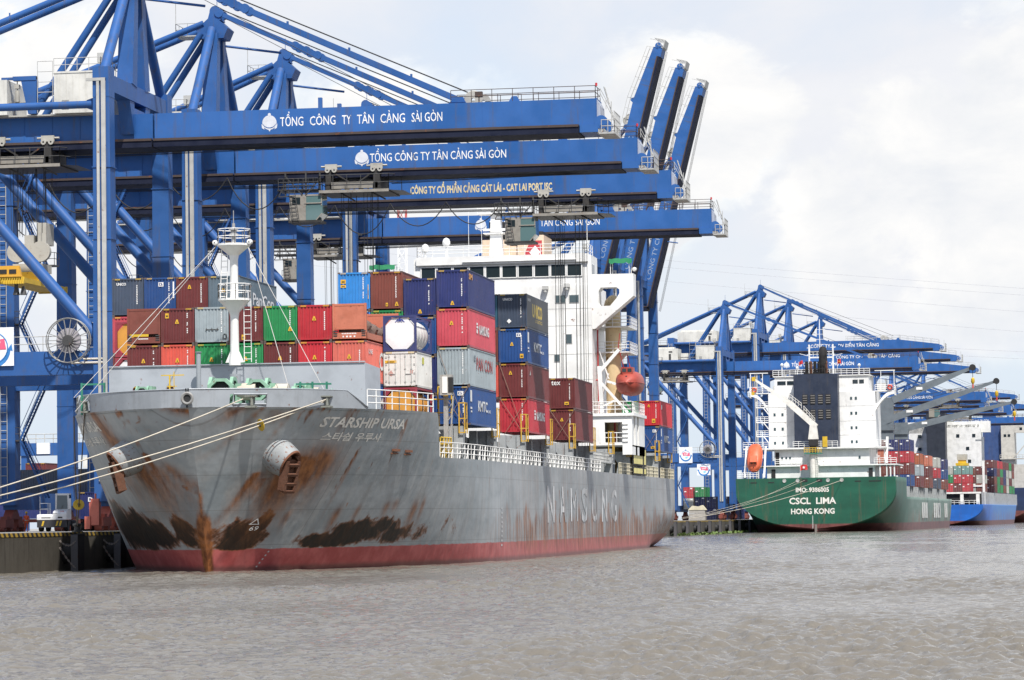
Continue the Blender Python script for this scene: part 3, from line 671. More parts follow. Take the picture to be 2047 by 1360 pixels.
    # main deck rail
    mb = MB(); us = list(np.arange(233.0, 318, 5.5)); pts = [(hull_pt(u, 7.8, 1, -.1)[0], u, 7.78) for u in us]; mb.rail(pts, 1.15, 1.1, .036, 0, 2); 
    for u in np.arange(233.5, 316, 2.2): mb.bar((hull_pt(u, 7.8, 1, -.1)[0], u, 7.8), (hull_pt(u, 7.8, 1, -.1)[0], u+.9, 8.9), .05)
    mb.build('railing', SHIPWHITE, SHIP)
    for a, b in ((330, 345), (352, 366), (369, 383.5)):
        mb = MB(); us = list(np.linspace(a, b, 4)); mb.rail([(hull_pt(u, 7.8, 1, -.1)[0], u, 7.78) for u in us], 1.15, 1.0, .045, 0, 2)
        mb.build('railing', paint('cream_rail_paint', (.62, .56, .40), .5, dirt=.3, rust=.35), SHIP)
    mb = MB(); mb.rail([(hull_pt(u, 7.8, 1, -.25)[0], u, 7.78) for u in (233.6, 236.2)], 1.5, .65, .06, 0, 2); mb.build('gate_rail', YELLOW, SHIP)
    # container stanchions along the ship's side with yellow lashing cages
    for u in (239.6, 253.3, 268.3, 282.3, 297.0, 311.0, 325.3, 340.2, 367.5, 381.0):
        st = bpy.data.objects.new('lashing_post', None); link(st, SHIP)
        xr = SX+float(hull_b(u, 8))-.35
        mb = MB(); mb.box(xr-.55, xr+.15, u-.35, u+.35, 7.7, 10.25, 0); mb.prism([(xr-1.9, 10.25), (xr-.55, 10.25), (xr-.55, 7.7), (xr-1.3, 7.7), (xr-1.1, 9.0)], 'y', u-.22, u+.22)
        mb.box(xr-2.9, xr-2.3, u-.3, u+.3, 7.7, 10.25)
        mb.build('post', paint('post_paint', (.33, .345, .35), .6, dirt=.4, rust=.45, scale=.9), st)
        mb = MB(); x1 = xr-.1
        for dx in (0, .42): mb.bar((x1+dx, u-.5, 9.7), (x1+dx, u-.5, 12.0), .09)
        for z in (9.75, 10.8, 11.95): mb.bar((x1, u-.5, z), (x1+.42, u-.5, z), .08)
        for z in (10.8, 11.95): mb.bar((x1+.42, u-.5, z), (x1+.42, u+.5, z), .07)
        mb.bar((x1+.42, u+.5, 9.7), (x1+.42, u+.5, 12.0), .08)
        mb.build('lashing_cage', paint('cage_yellow', (.55, .33, .03), .6, dirt=.4, rust=.55, scale=1.5), st)
    # pedestals between the posts, the hatch coaming behind
    for u in np.arange(244, 383, 7.1):
        if 341 < u < 366: continue
        mb = MB(); mb.box(SX+11.8, SX+12.4, u-.3, u+.3, 7.7, 10.2); mb.build('pedestal', paint('post_paint', (.33, .345, .35)), SHIP)
    for a, b in ((226.2, 238.7), (240.0, 252.6), (254.4, 266.9), (268.8, 281.3), (283.2, 295.7), (297.4, 309.9), (311.8, 324.3), (326, 337.6), (367.6, 380.6)):
        mb = MB(); mb.box(SX-11.2, SX+11.2, a, b, 7.72, 9.35)
        mb.box(SX-11.35, SX+11.35, a-.1, b+.1, 9.35, 9.75); mb.build('hatch_cover', paint('hatch_paint', (.20, .205, .20), .6, dirt=.5, rust=.45, scale=.6), SHIP)
    # yellow working platform and floodlight post by the second hatch
    mb = MB(); xx = -42.6; mb.rail([(xx-1.3, 237.8, 10.2), (xx+.6, 237.8, 10.2)], 2.0, 1.0, .05, 0, 1); mb.rail([(xx-.4, 237.8, 11.5), (xx+.6, 237.8, 11.5)], 1.6, 1.0, .05, 0, 0); mb.build('work_platform', YELLOW, SHIP)
    mb = MB(); mb.bar((-42.25, 236.9, 7.7), (-42.25, 236.9, 12.4), .32, .28, 0); mb.bar((-42.05, 236.9, 7.7), (-41.7, 236.9, 12.4), .10, .1, 0)
    for z in np.arange(8, 12, .8): mb.bar((-42.25, 236.9, z), (-41.75, 236.9, z+.7), .06)
    mb.build('floodlight_post', paint('post_rusty', (.35, .34, .32), .6, dirt=.4, rust=.7, scale=1.5), SHIP)
    mb = MB(); mb.box(-42.6, -41.7, 236.3, 237.1, 12.45, 13.95, 0); mb.box(-41.95, -41.66, 236.26, 236.9, 12.65, 13.75, 1); mb.box(-42.4, -42.02, 236.25, 236.4, 12.6, 13.8, 2); mb.build('floodlight', [paint('post_rusty', (.35, .34, .32)), BLACK, SHIPWHITE], SHIP)
    # stern end posts and deck behind
    mb = MB(); mb.box(SX-13, SX+13, 383.2, 383.6, 7.7, 10.6, 0); mb.build('stern_bulkhead', SHIPGREY, SHIP)
    mb = MB()
    for x in (-43.9, -47, -50, -53, -56, -59, -62):
        mb.box(x-.35, x+.35, 366.6, 367.3, 7.7, 10.6)
    mb.box(SX-13, -41.6, 366.5, 367.4, 10.3, 10.6); mb.build('lashing_bridge', paint('post_paint', (.33, .345, .35)), SHIP)

    # anchors in their bolsters
    for side, u, z, rot in ((1, 214.4, 7.75, .25), (-1, 214.4, 7.9, -.5)):
        p = Vector(hull_pt(u, z, side, 0)); e = 0.1
        du = Vector(hull_pt(u+e, z, side, 0))-Vector(hull_pt(u-e, z, side, 0)); dz = Vector(hull_pt(u, z+e, side, 0))-Vector(hull_pt(u, z-e, side, 0))
        nrm = du.cross(dz).normalized()
        if nrm.x*side < 0: nrm = -nrm
        axis = (nrm*0.45+Vector((side*.72, -.22, -.40))).normalized()
        an = bpy.data.objects.new('anchor', None); link(an, SHIP)
        ax = axis; e1 = ax.cross(Vector((0, 0, 1))).normalized(); e2 = e1.cross(ax).normalized()
        # bolster: fat round-shouldered pipe that leans outboard, with a rusty lip
        mb = MB(); n = 24; b0 = 0
        prof = [(1.12, -1.6, 0), (1.10, -.5, 0), (1.08, .4, 0), (1.0, .95, 0), (.93, 1.18, 0), (.86, 1.28, 1), (.74, 1.24, 1), (.66, .9, 1), (.6, .3, 1)]
        for r, hh, _m in prof:
            for i_ in range(n):
                a_ = 2*math.pi*i_/n; mb.v.append(tuple(p+e1*(r*math.cos(a_))+e2*(r*math.sin(a_)*1.12)+ax*(hh+.09*math.sin(a_+.6)*(hh+1.6)/2.5)))
        for k_ in range(len(prof)-1):
            for i_ in range(n):
                j_ = (i_+1) % n; mb.f.append((k_*n+i_, k_*n+j_, (k_+1)*n+j_, (k_+1)*n+i_)); mb.m.append(prof[k_+1][2]); mb.sm.append(True)
        mb.build('anchor_bolster', [paint('bolster_paint', (.26, .275, .28), .6, dirt=.6, rust=.9, scale=1.0), RUSTY], an)
        # stockless anchor: crown and flukes pulled up against the lip, arms hanging down
        c = p+ax*1.12-e2*.45; dn = (-e2*.85+Vector((0, 0, -.5))+ax*.1).normalized(); sd2 = dn.cross(ax).normalized()
        mb = MB()
        mb.bar(p+ax*.2, c+ax*.25, .40, .36); mb.bar(c-dn*.75+ax*.12, c+dn*1.35+ax*.22, 1.0, .28, up=ax)
        for sg in (-1, 1):
            mb.bar(c+sd2*(.58*sg)-dn*.7+ax*.25, c+sd2*(.50*sg)+dn*1.3+ax*.30, .20, .62, up=ax, w2=.26, h2=.55)
            mb.bar(c+sd2*(.40*sg)-dn*.9+ax*.30, c+sd2*(.62*sg)-dn*1.25+ax*.42, .34, .30, up=ax, w2=.1, h2=.1)
        for q_ in (-.5, .15, .8, 1.3): mb.bar(c+dn*q_-sd2*.55+ax*.28, c+dn*q_+sd2*.55+ax*.28, .18, .62, up=ax)
        mb.build('anchor_flukes', paint('anchor_rust', (.115, .045, .022), .85, dirt=.6, rust=.7, scale=2.0, bump=.6), an)
    # name and marks
    def band(u1, u2, zref, z0, hgt, side):
        us = np.linspace(min(u1, u2), max(u1, u2), 80); xs = hull_b(us, zref); d = np.concatenate([[0], np.cumsum(np.hypot(np.diff(us), np.diff(xs)))])
        def fn(w):
            def g(s, t):
                a = s/w*d[-1]; u = float(np.interp(a if u1 < u2 else d[-1]-a, d, us)); return hull_pt(u, z0+t, side, .035)
            return g
        return fn, d[-1]
    NAME = paint('name_paint', (.72, .70, .64), .6, dirt=.3, rust=.3, scale=1.2); FADE = paint('faded_letter_paint', (.52, .53, .53), .6, dirt=.4, rust=.25, scale=1.0)
    for side, a, b in ((1, 215.7, 224.8), (-1, 224.4, 215.7)):
        fn, w = band(a, b, 10, 9.68, .66, side); lettering('STARSHIP URSA', fn(w), .68, w, NAME, SHIP, 'ship_name', .028)
        a2, b2 = (216.4, 222.2) if side > 0 else (222.2, 216.4)
        fn, w = band(a2, b2, 9, 8.80, .5, side); lettering('스타쉽 우루사', fn(w), .46, w, NAME, SHIP, 'ship_name', .02)
    OLD = paint('worn_letter_paint', (.80, .80, .79), .6, dirt=.2, scale=.8, worn=(.31, .33, .34))
    u = 278.8
    for ch, wd in zip('NAMSUNG', (4.2, 4.4, 4.6, 4.0, 4.2, 4.2, 4.2)):
        lettering(ch, lambda s, t, u=u: hull_pt(u+s, 3.05+t, 1, .03), 3.2, wd, OLD, SHIP, 'hull_letter', .0 if ch == 'M' else .018); u += 7.25
    # draught marks, thruster sign, load marks
    lettering('69', lambda s, t: hull_pt(215.7+s, 2.75+t, 1, .04), .3, .5, WHITE, SHIP, 'draught_mark'); lettering('△', lambda s, t: hull_pt(215.5+s, 3.15+t, 1, .04), .4, .6, WHITE, SHIP, 'bow_mark')
    mb = MB()
    for k in range(9): 
        for sd, uu in ((1, 253.9), ): mb.arr([hull_pt(uu+dx, 1.2+k*.36+dz, sd, .03) for dx, dz in ((0, 0), (.5, 0), (.5, .14), (0, .14))], [(0, 1, 2, 3)])
    for k in range(6): mb.arr([hull_pt(217.6+k*.05+dx, .25+k*.25+dz, 1, .03) for dx, dz in ((0, 0), (.1, 0), (.1, .1), (0, .1))], [(0, 1, 2, 3)])
    mb.build('draught_mark', FADE, SHIP)
    # small ledges on the bow
    for u, z in ((224.7, 8.2), (226.6, 8.15)):
        p = hull_pt(u, z, 1, .1); mb = MB(); mb.bar((hull_pt(u-.45, z, 1, .1)), (hull_pt(u+.45, z, 1, .1)), .14, .16); mb.bar(hull_pt(u-.45, z-.22, 1, .08), hull_pt(u+.45, z-.22, 1, .08), .1, .1); mb.build('pilot_ladder_step', [RUSTY], SHIP)
ship_parts()
def build_deckhouse():
    hs = bpy.data.objects.new('deckhouse', None); link(hs, SHIP)
    W_ = paint('deckhouse_white', (0.82, 0.815, 0.79), 0.4, dirt=0.08, rust=0.10, streak=0.08, scale=0.3)
    x0, x1, y0, y1 = -63.9, -44.95, 340.0, 352.0
    mb = MB(); mb.box(x0, x1, y0, y1, 7.8, 27.9); 
    mb.box(x0, x1, y0+.05, y0+5, 27.9, 31.0)
    mb.box(x0+.3, x1-.3, y0-.28, y0+4.6, 30.3, 31.15)
    mb.build('house_block', W_, hs)
    # plating lines across the front
    mb = MB()
    for z in (15.2, 17.9, 20.6, 23.6, 25.4): mb.box(x0+.02, x1-.02, y0-.02, y0+.02, z-.03, z+.03)
    mb.build('deck_seam', paint('seam_grey', (.60, .60, .58)), hs)
    # bridge front windows
    n = 10; xs = np.linspace(x0+.7, x1-.9, n+1)
    for a, b in zip(xs[:-1], xs[1:]):
        mb = MB(); z0, z1 = 28.85, 30.05
        mb.box(a+.08, b-.08, y0-.03, y0+.1, z0, z1, 1)
        for q in ((a+.02, a+.14, z0-.06, z1+.06), (b-.14, b-.02, z0-.06, z1+.06)): mb.box(q[0], q[1], y0-.06, y0-.02, q[2], q[3])
        mb.box(a+.14, b-.14, y0-.06, y0-.02, z1, z1+.08); mb.box(a+.14, b-.14, y0-.06, y0-.02, z0-.08, z0)
        mb.build('bridge_window', [W_, GLASS], hs)
    mb = MB(); mb.box(x0-.02, x0+.04, y0+.8, y0+2.6, 28.85, 30.05); mb.box(x1-.04, x1+.02, y0+.8, y0+2.6, 28.85, 30.05); mb.build('side_window', GLASS, hs)
    # rain gutter pipe over the windows
    mb = MB(); mb.tube((-58.6, y0-.35, 30.55), (-46.5, y0-.35, 30.55), .09, 6); mb.build('gutter', W_, hs)
    # cabin windows on the front
    for x, z, w, h in ((-48.55, 26.4, .42, .75), (-47.98, 26.4, .42, .75), (-46.8, 26.4, .95, .75), (-47.4, 22.2, .55, .9), (-48.7, 20.2, .5, .7), (-48.7, 17.4, .5, .7), (-46.4, 17.4, .55, .8), (-52.3, 26.2, .5, .7)):
        mb = MB(); mb.box(x-w/2-.06, x+w/2+.06, y0-.05, y0+.02, z-h/2-.06, z+h/2+.06, 0); mb.box(x-w/2, x+w/2, y0-.07, y0, z-h/2, z+h/2, 1); mb.build('cabin_window', [paint('window_frame_grey', (.45, .45, .44)), glass('cabin_glass', (.05, .08, .09))], hs)
    for x, z in ((-49.8, 27.5), (-47.5, 27.7)):
        mb = MB(); mb.box(x-.3, x+.3, y0-.6, y0-.05, z-.08, z+.3); mb.tube((x, y0-.4, z), (x, y0-.4, z-.35), .18, 8); mb.build('deck_light', [paint('lamp_grey', (.5, .5, .48))], hs)
    # bridge wing with rounded window opening and sloping underside, on the river side; plain one over the quay
    for side in (1, -1):
        xa = x1 if side > 0 else x0; xe = SX+side*14.2
        mb = MB()
        f = lambda d: xa+side*d
        Wd = abs(xe-xa)
        # front plate as strips round the opening (d, z)
        op = [(.85, 25.6), (1.9, 25.6), (2.6, 26.4), (2.9, 26.9), (2.9, 27.3), (2.6, 27.55), (.95, 27.55), (.7, 27.2), (.7, 25.9)]
        outer = [(0, 23.2), (.25, 23.2), (Wd-.0, 26.6), (Wd, 28.0), (Wd, 28.95), (0, 28.95)]
        def fr(y, flip):
            segs = [[outer[0], outer[1], op[0], op[8], op[7], (0, 27.2)], [outer[1], outer[2], op[3], op[2], op[1], op[0]], [outer[2], outer[3], op[4], op[3]], [outer[3], outer[4], outer[5], (0, 27.2), op[7], op[6], op[5], op[4]]]
            for sg in segs:
                pts = [(f(d), y, z) for d, z in sg]; mb.quad(pts)
        fr(y0+.4, 0); fr(y0+2.6, 1)
        for (d0, z0), (d1, z1) in zip(outer[1:4], outer[2:5]): mb.quad([(f(d0), y0+.4, z0), (f(d1), y0+.4, z1), (f(d1), y0+2.6, z1), (f(d0), y0+2.6, z0)])
        mb.quad([(xa, y0+.4, 28.0), (xe, y0+.4, 28.0), (xe, y0+2.6, 28.0), (xa, y0+2.6, 28.0)])
        for i in range(len(op)):
            a, b = op[i], op[(i+1) % len(op)]; mb.quad([(f(a[0]), y0+.4, a[1]), (f(b[0]), y0+.4, b[1]), (f(b[0]), y0+2.6, b[1]), (f(a[0]), y0+2.6, a[1])])
        mb.build('bridge_wing', W_, hs)
        for d in (.9*Wd*.5, Wd*.9):
            for yy in (.6, 2.3): mb = MB(); mb.bar((f(d), y0+yy, 28.0), (f(d), y0+yy, 30.5), .07); mb.build('awning_post', W_, hs)
        mb = MB(); n = 8
        for i in range(n):
            a, b = Wd*.42+(Wd*.55)*i/n, Wd*.42+(Wd*.55)*(i+1)/n
            za, zb = 30.55-.05*math.sin(i*1.9), 30.55-.05*math.sin((i+1)*1.9)
            mb.quad([(f(a), y0+.4, za), (f(b), y0+.4, zb), (f(b), y0+2.5, zb+.12), (f(a), y0+2.5, za+.12)])
            mb.quad([(f(a), y0+.4, za-.45-.08*(i % 2)), (f(b), y0+.4, zb-.45-.08*((i+1) % 2)), (f(b), y0+.4, zb), (f(a), y0+.4, za)])
        mb.build('awning', paint('green_canvas', (.03, .28, .12), .8), hs)
        mb = MB(); mb.lathe([(.02, -.25), (.2, -.22), (.24, .2), (.15, .25)], (xe+side*.1, y0+.6, 29.4), 'y', 12); mb.build('search_light', W_, hs)
    # top deck rail, radar mast, domes, aerials
    mb = MB(); mb.rail([(x0+.4, y0+4.4, 31.15), (x0+.4, y0-.1, 31.15), (x1-.4, y0-.1, 31.15), (x1-.4, y0+4.4, 31.15)], 1.1, 1.6, .035, 0, 2); mb.build('railing', W_, hs)
    mm = bpy.data.objects.new('radar_mast', None); link(mm, hs)
    mb = MB(); X = -55.8; mb.prism([(X-.7, 31.1), (X+.7, 31.1), (X+.45, 37.2), (X-.45, 37.2)], 'y', 344.5, 345.7); mb.box(X-1.9, X+1.5, 344.2, 346, 36.0, 36.15); mb.box(X-1.3, X+1.3, 344.2, 346, 33.9, 34.0); mb.tube((X, 345, 37.2), (X, 345, 41), .09); mb.bar((X-1.3, 345, 38.2), (X+1.3, 345, 38.2), .08); mb.rail([(X-1.9, 344.2, 36.15), (X+1.5, 344.2, 36.15)], .9, .8, .03)
    mb.build('mast_column', W_, mm)
    mb = MB(); mb.bar((X-1.4, 344.2, 36.5), (X+1.2, 344.2, 36.5), .22, .3); mb.tube((X, 344.3, 36.15), (X, 344.3, 36.4), .2); mb.build('radar_scanner', W_, mm)
    mb = MB(); mb.bar((X-1.3, 344.2, 34.3), (X+1.3, 344.2, 34.3), .2, .25); mb.build('radar_scanner', W_, mm)
    for x, z in ((-60.9, 32.6), (-63.2, 32.0)):
        mb = MB(); mb.tube((x, 343, 31.1), (x, 343, z), .09); mb.lathe([(.28, z), (.42, z+.2), (.42, z+.45), (.3, z+.75), (.02, z+.88)], (x, 343, 0), 'z', 14); mb.build('satellite_dome', W_, hs)
    mb = MB(); mb.tube((-45.6, 342, 31.1), (-45.6, 342, 38.4), .06, 6, r2=.03); mb.tube((-56.9, 342, 31), (-56.9, 342, 36.5), .025, 5); mb.tube((-58.3, 342, 31), (-58.3, 342, 37.5), .025, 5); mb.build('whip_aerial', W_, hs)
    # cream funnel behind the bridge, with the red and white mark on its river face
    mb = MB(); fx0, fx1 = -58.5, -51.7; mb.box(fx0, fx0+3.0, 352, 358, 27.9, 33.9); mb.box(fx1-2.9, fx1, 352, 358, 27.9, 34.3); mb.box(fx0+3, fx1-2.9, 352.4, 357.6, 27.9, 33.2); mb.build('funnel', paint('funnel_cream', (.72, .55, .40), .5, dirt=.12), hs)
    mb = MB(); mb.box(fx0+.1, fx1-.1, 352.1, 357.9, 34.3, 34.7); 
    for x in (fx0+.8, fx0+1.9, fx1-1.5): mb.tube((x, 354, 33.9), (x, 354, 36.0), .33, 10)
    mb.build('exhaust_pipe', BLACK, hs)
    mb = MB(); c = (fx1-1.3, 351.97, 32.5); mb.quad([(c[0]-1.3, c[1], c[2]-1.4), (c[0]+1.1, c[1], c[2]-1.4), (c[0]+1.1, c[1], c[2]+1.2), (c[0]-.2, c[1], c[2]+1.2)], 0); mb.quad([(c[0]-.3, c[1]-.02, c[2]-.1), (c[0]+.35, c[1]-.02, c[2]-.75), (c[0]+.9, c[1]-.02, c[2]-.1), (c[0]+.35, c[1]-.02, c[2]+.65)], 1)
    mb.build('funnel_mark', [plain('funnel_red', (.45, .04, .05)), WHITE], hs)
    # river side: cream vent trunk, stairs, decks
    mb = MB(); mb.tube((-43.3, 344.5, 7.8), (-43.3, 344.5, 25.6), .82, 18); mb.lathe([(.82, 25.6), (.95, 25.9), (.8, 26.4), (.35, 26.9), (.02, 27)], (-43.3, 344.5, 0), 'z', 18)
    mb.build('vent_trunk', paint('trunk_cream', (.62, .47, .26), .6, dirt=.3, rust=.3), hs)
    mb = MB()
    for z in (20.9, 23.6):
        mb.box(-45.0, -41.4, 343, 350, z-.12, z); mb.rail([(-44.9, 343, z), (-41.4, 343, z), (-41.4, 350, z)], 1.05, 1.0, .035, 0, 2)
    for a, b in (((-44.5, 342.6, 15.6), (-43.6, 342.6, 18.6)), ((-43.6, 342.6, 18.0), (-44.5, 342.6, 20.9)), ((-42.6, 346, 20.9), (-42.6, 349, 23.6))):
        mb.ladder(a, b, .7, .28, .04, (0, 1, 0) if abs(a[0]-b[0]) > .1 else (1, 0, 0))
    mb.build('side_stairs', W_, hs)
    mb = MB(); mb.tube((-44.7, 342.5, 14), (-44.7, 342.5, 26.5), .09, 6); mb.tube((-45.0, 342.5, 17.9), (-44.7, 342.5, 17.9), .09, 6); mb.build('fire_main', plain('fire_red', (.40, .03, .03)), hs)
    # boat deck house over the side, with openings
    x2 = -39.95+0.0; xw = SX+14.0; yb0, yb1 = 338.6, 350.0
    mb = MB()
    z0, z1, z2 = 9.9, 13.95, 14.25
    ox0, ox1, oz0, oz1 = -43.6, -41.75, 11.2, 13.3        # opening in the front
    mb.box(-46.6, ox0, yb0, yb0+.25, 10.9, z1); mb.box(ox0, ox1, yb0, yb0+.25, 10.9, oz0); mb.box(ox0, ox1, yb0, yb0+.25, oz1, z1); mb.box(ox1, xw-.25, yb0, yb0+.25, z0, z1)
    mb.box(-47.2, xw+.25, yb0-.2, yb1, z1, z2)
    mb.box(xw-.25, xw, yb0, yb0+1.6, z0, z1); mb.box(xw-.25, xw, yb0+3.2, yb0+4.6, z0, z1); mb.box(xw-.25, xw, yb0+6.4, yb1, z0, z1); mb.box(xw-.25, xw, yb0+1.6, yb1, z0, 10.9)
    mb.box(-46.6, -46.4, yb0, yb1, 10.9, z1); mb.box(-46.6, xw-.25, yb1-.2, yb1, 7.8, z1)
    mb.box(-46.6, xw, yb0+.3, yb1, 10.75, 10.9)
    mb.build('boat_deck_house', W_, hs)
    mb = MB(); mb.rail([(ox0, yb0+.1, 11.2), (ox1, yb0+.1, 11.2)], 1.0, .7, .04, 0, 1); mb.rail([(-46.8, yb0, z2), (xw, yb0, z2), (xw, yb1, z2)], 1.2, .9, .04, 0, 2); mb.build('railing', W_, hs)
    mb = MB(); mb.tube((-42.9, yb0+3, 10.9), (-42.9, yb0+3, 13.9), .1, 6); mb.lathe([(.5, 10.9), (.5, 13.9)], (-42.2, yb0+4, 0), 'z', 14, 1); mb.build('deck_pipework', [plain('fire_red', (.40, .03, .03)), W_], hs)
    mb = MB()
    for i in range(5): mb.bar((xw-1.0, yb0-.05, 11.3+i*.45), (xw-.4, yb0-.05, 11.3+i*.45), .1)
    mb.build('ladder', W_, hs)
    # davit arms for the boat
    dv = bpy.data.objects.new('davit', None); link(dv, hs)
    for y in (339.0, 345.6):
        mb = MB(); mb.bar((-43.9, y, 14.25), (-44.1, y, 19.2), .42, .4); mb.bar((-44.1, y, 18.6), (-42.0, y, 20.9), .34, .34); mb.bar((-43.9, y, 17.4), (-41.2, y, 14.3), .26, .26); mb.bar((-44, y, 14.9), (-42.3, y, 15.7), .2, .2)
        mb.bar((-43.3, y, 17.6), (-42.4, y, 17.3), .25, .25); mb.build('davit_arm', W_, dv)
    mb = MB(); mb.tube((-42.0, 339.0, 20.9), (-41.55, 339.2, 18.9), .05, 5); mb.tube((-42.0, 345.6, 20.9), (-41.55, 345.2, 18.9), .05, 5); mb.tube((-42.1, 339, 21.0), (-41.9, 339, 22.6), .05, 5, 0); mb.build('boat_fall', plain('fire_red', (.40, .03, .03)), dv)
    # yellow and black pilot sign, red lashing gear, gangway stowed on the rail
    mb = MB(); yq = 341.0; xq = SX+13.85
    for z0_, z1_ in ((8.0, 8.55), (9.0, 10.6)):
        mb.box(xq-.02, xq+.02, 340.2, 352.5, z0_-.15, z1_+.1, 1)
        for k in range(7):
            if k == 5: continue
            mb.box(xq+.02, xq+.05, 341+k*1.55, 341+k*1.55+1.45, z0_, z1_, 0)
    mb.build('pilot_boarding_sign', [plain('pale_yellow', (.75, .66, .22)), BLACK], hs)
    mb = MB(); xg = SX+13.3
    mb.bar((xg, 313, 8.8), (xg, 328, 8.8), .5, .12); mb.rail([(xg, 313, 8.8), (xg, 328, 8.8)], 1.0, .9, .035, 0, 2)
    for k in range(16): mb.bar((xg, 313+k*.95, 8.8), (xg, 313+k*.95+.6, 9.8), .05)
    mb.build('gangway', GALV, SHIP)
build_deckhouse()

def lifeboat(name, label, loc, rz, tilt=0.0, scale=1.0, length=7.0, group=None, ORANGE=None):
    ORANGE = ORANGE or globals()['ORANGE']
    t = thing(name, label, 'lifeboat', loc, rz, group)
    n, k = 20, 15; mb = MB(); b0 = 0
    for j in range(k):
        s = j/(k-1); y = (s-.5)*length; e = abs(2*s-1); w = 1.36*(1-e**3.4)**.5+.02; hb = 1.15*(1-e**4)**.6; ht = 1.32*(1-e**2.6)**.6
        if s > .62: ht += .0
        for i in range(n):
            a = 2*math.pi*i/n; c, q = math.cos(a), math.sin(a)
            mb.v.append((w*math.copysign(abs(c)**.8, c), y, (ht if q > 0 else hb+.15)*math.copysign(abs(q)**(.72 if q > 0 else 1.0), q)))
    for j in range(k-1):
        for i in range(n):
            i2 = (i+1) % n; mb.f.append((j*n+i, j*n+i2, (j+1)*n+i2, (j+1)*n+i)); mb.m.append(0); mb.sm.append(True)
    mb.xf(Matrix.Rotation(tilt, 4, 'X') @ Matrix.Scale(scale, 4)); mb.build('boat_hull', ORANGE, t)
    mb = MB(); pts = [((1.32*(1-abs(2*s-1)**3.2)**.55+.05)*sg, (s-.5)*length, 0) for sg in (1, -1) for s in (np.linspace(.02, .98, 14) if sg > 0 else np.linspace(.98, .02, 14))]
    mb.path(pts+[pts[0]], .07, 6); mb.xf(Matrix.Rotation(tilt, 4, 'X') @ Matrix.Scale(scale, 4)); mb.build('fender_belt', ORANGE, t)
    mb = MB(); mb.box(-.62, .62, -length*.36, -length*.12, .75, 1.62, 0); [mb.box(a, a+.42, -length*.36-.02, -length*.355, 1.12, 1.48, 1) for a in (-.5, .08)]; mb.box(-.08, .08, -length*.44, -length*.40, .3, .7, 1); mb.xf(Matrix.Rotation(tilt, 4, 'X') @ Matrix.Scale(scale, 4)); mb.build('helm_canopy', [ORANGE, GLASS], t)
    return t
lifeboat('lifeboat', 'red enclosed lifeboat hanging from white davits beside the white deckhouse of the grey ship', (-41.3, 342.3, 17.45), 0, 0, 1.0, 7.4, 'enclosed lifeboats', BOATRED)
# ------------------------------------------------------------------ containers
CW, C40, C20 = 2.438, 12.192, 6.058
PAL = dict(navy=(0.014, 0.024, 0.125), blue=(0.008, 0.058, 0.215), slate=(0.045, 0.065, 0.105), skyblue=(0.020, 0.225, 0.60), maroon=(0.135, 0.022, 0.022), brown=(0.18, 0.045, 0.030),
           red=(0.48, 0.018, 0.030), crimson=(0.42, 0.022, 0.036), pink=(0.50, 0.060, 0.085), coral=(0.62, 0.085, 0.055), salmon=(0.64, 0.14, 0.10), green=(0.012, 0.225, 0.065), gray=(0.33, 0.385, 0.41), bluegray=(0.10, 0.145, 0.18),
           rust=(0.50, 0.15, 0.085), white=(0.72, 0.71, 0.67), cream=(0.55, 0.53, 0.45), teal=(0.02, 0.10, 0.16), jade=(0.16, 0.30, 0.28), lightgray=(0.45, 0.46, 0.42), orange=(0.40, 0.10, 0.03))
def cmat(c): return paint('container_'+c, PAL[c], 0.5, dirt=0.30, rust=0.20, streak=0.28, scale=0.5, spec=0.45, objvar=0.10)
CFRAME = paint('container_corner_steel', (0.10, 0.075, 0.065), 0.6, dirt=0.3, rust=0.3)
_cm = {}
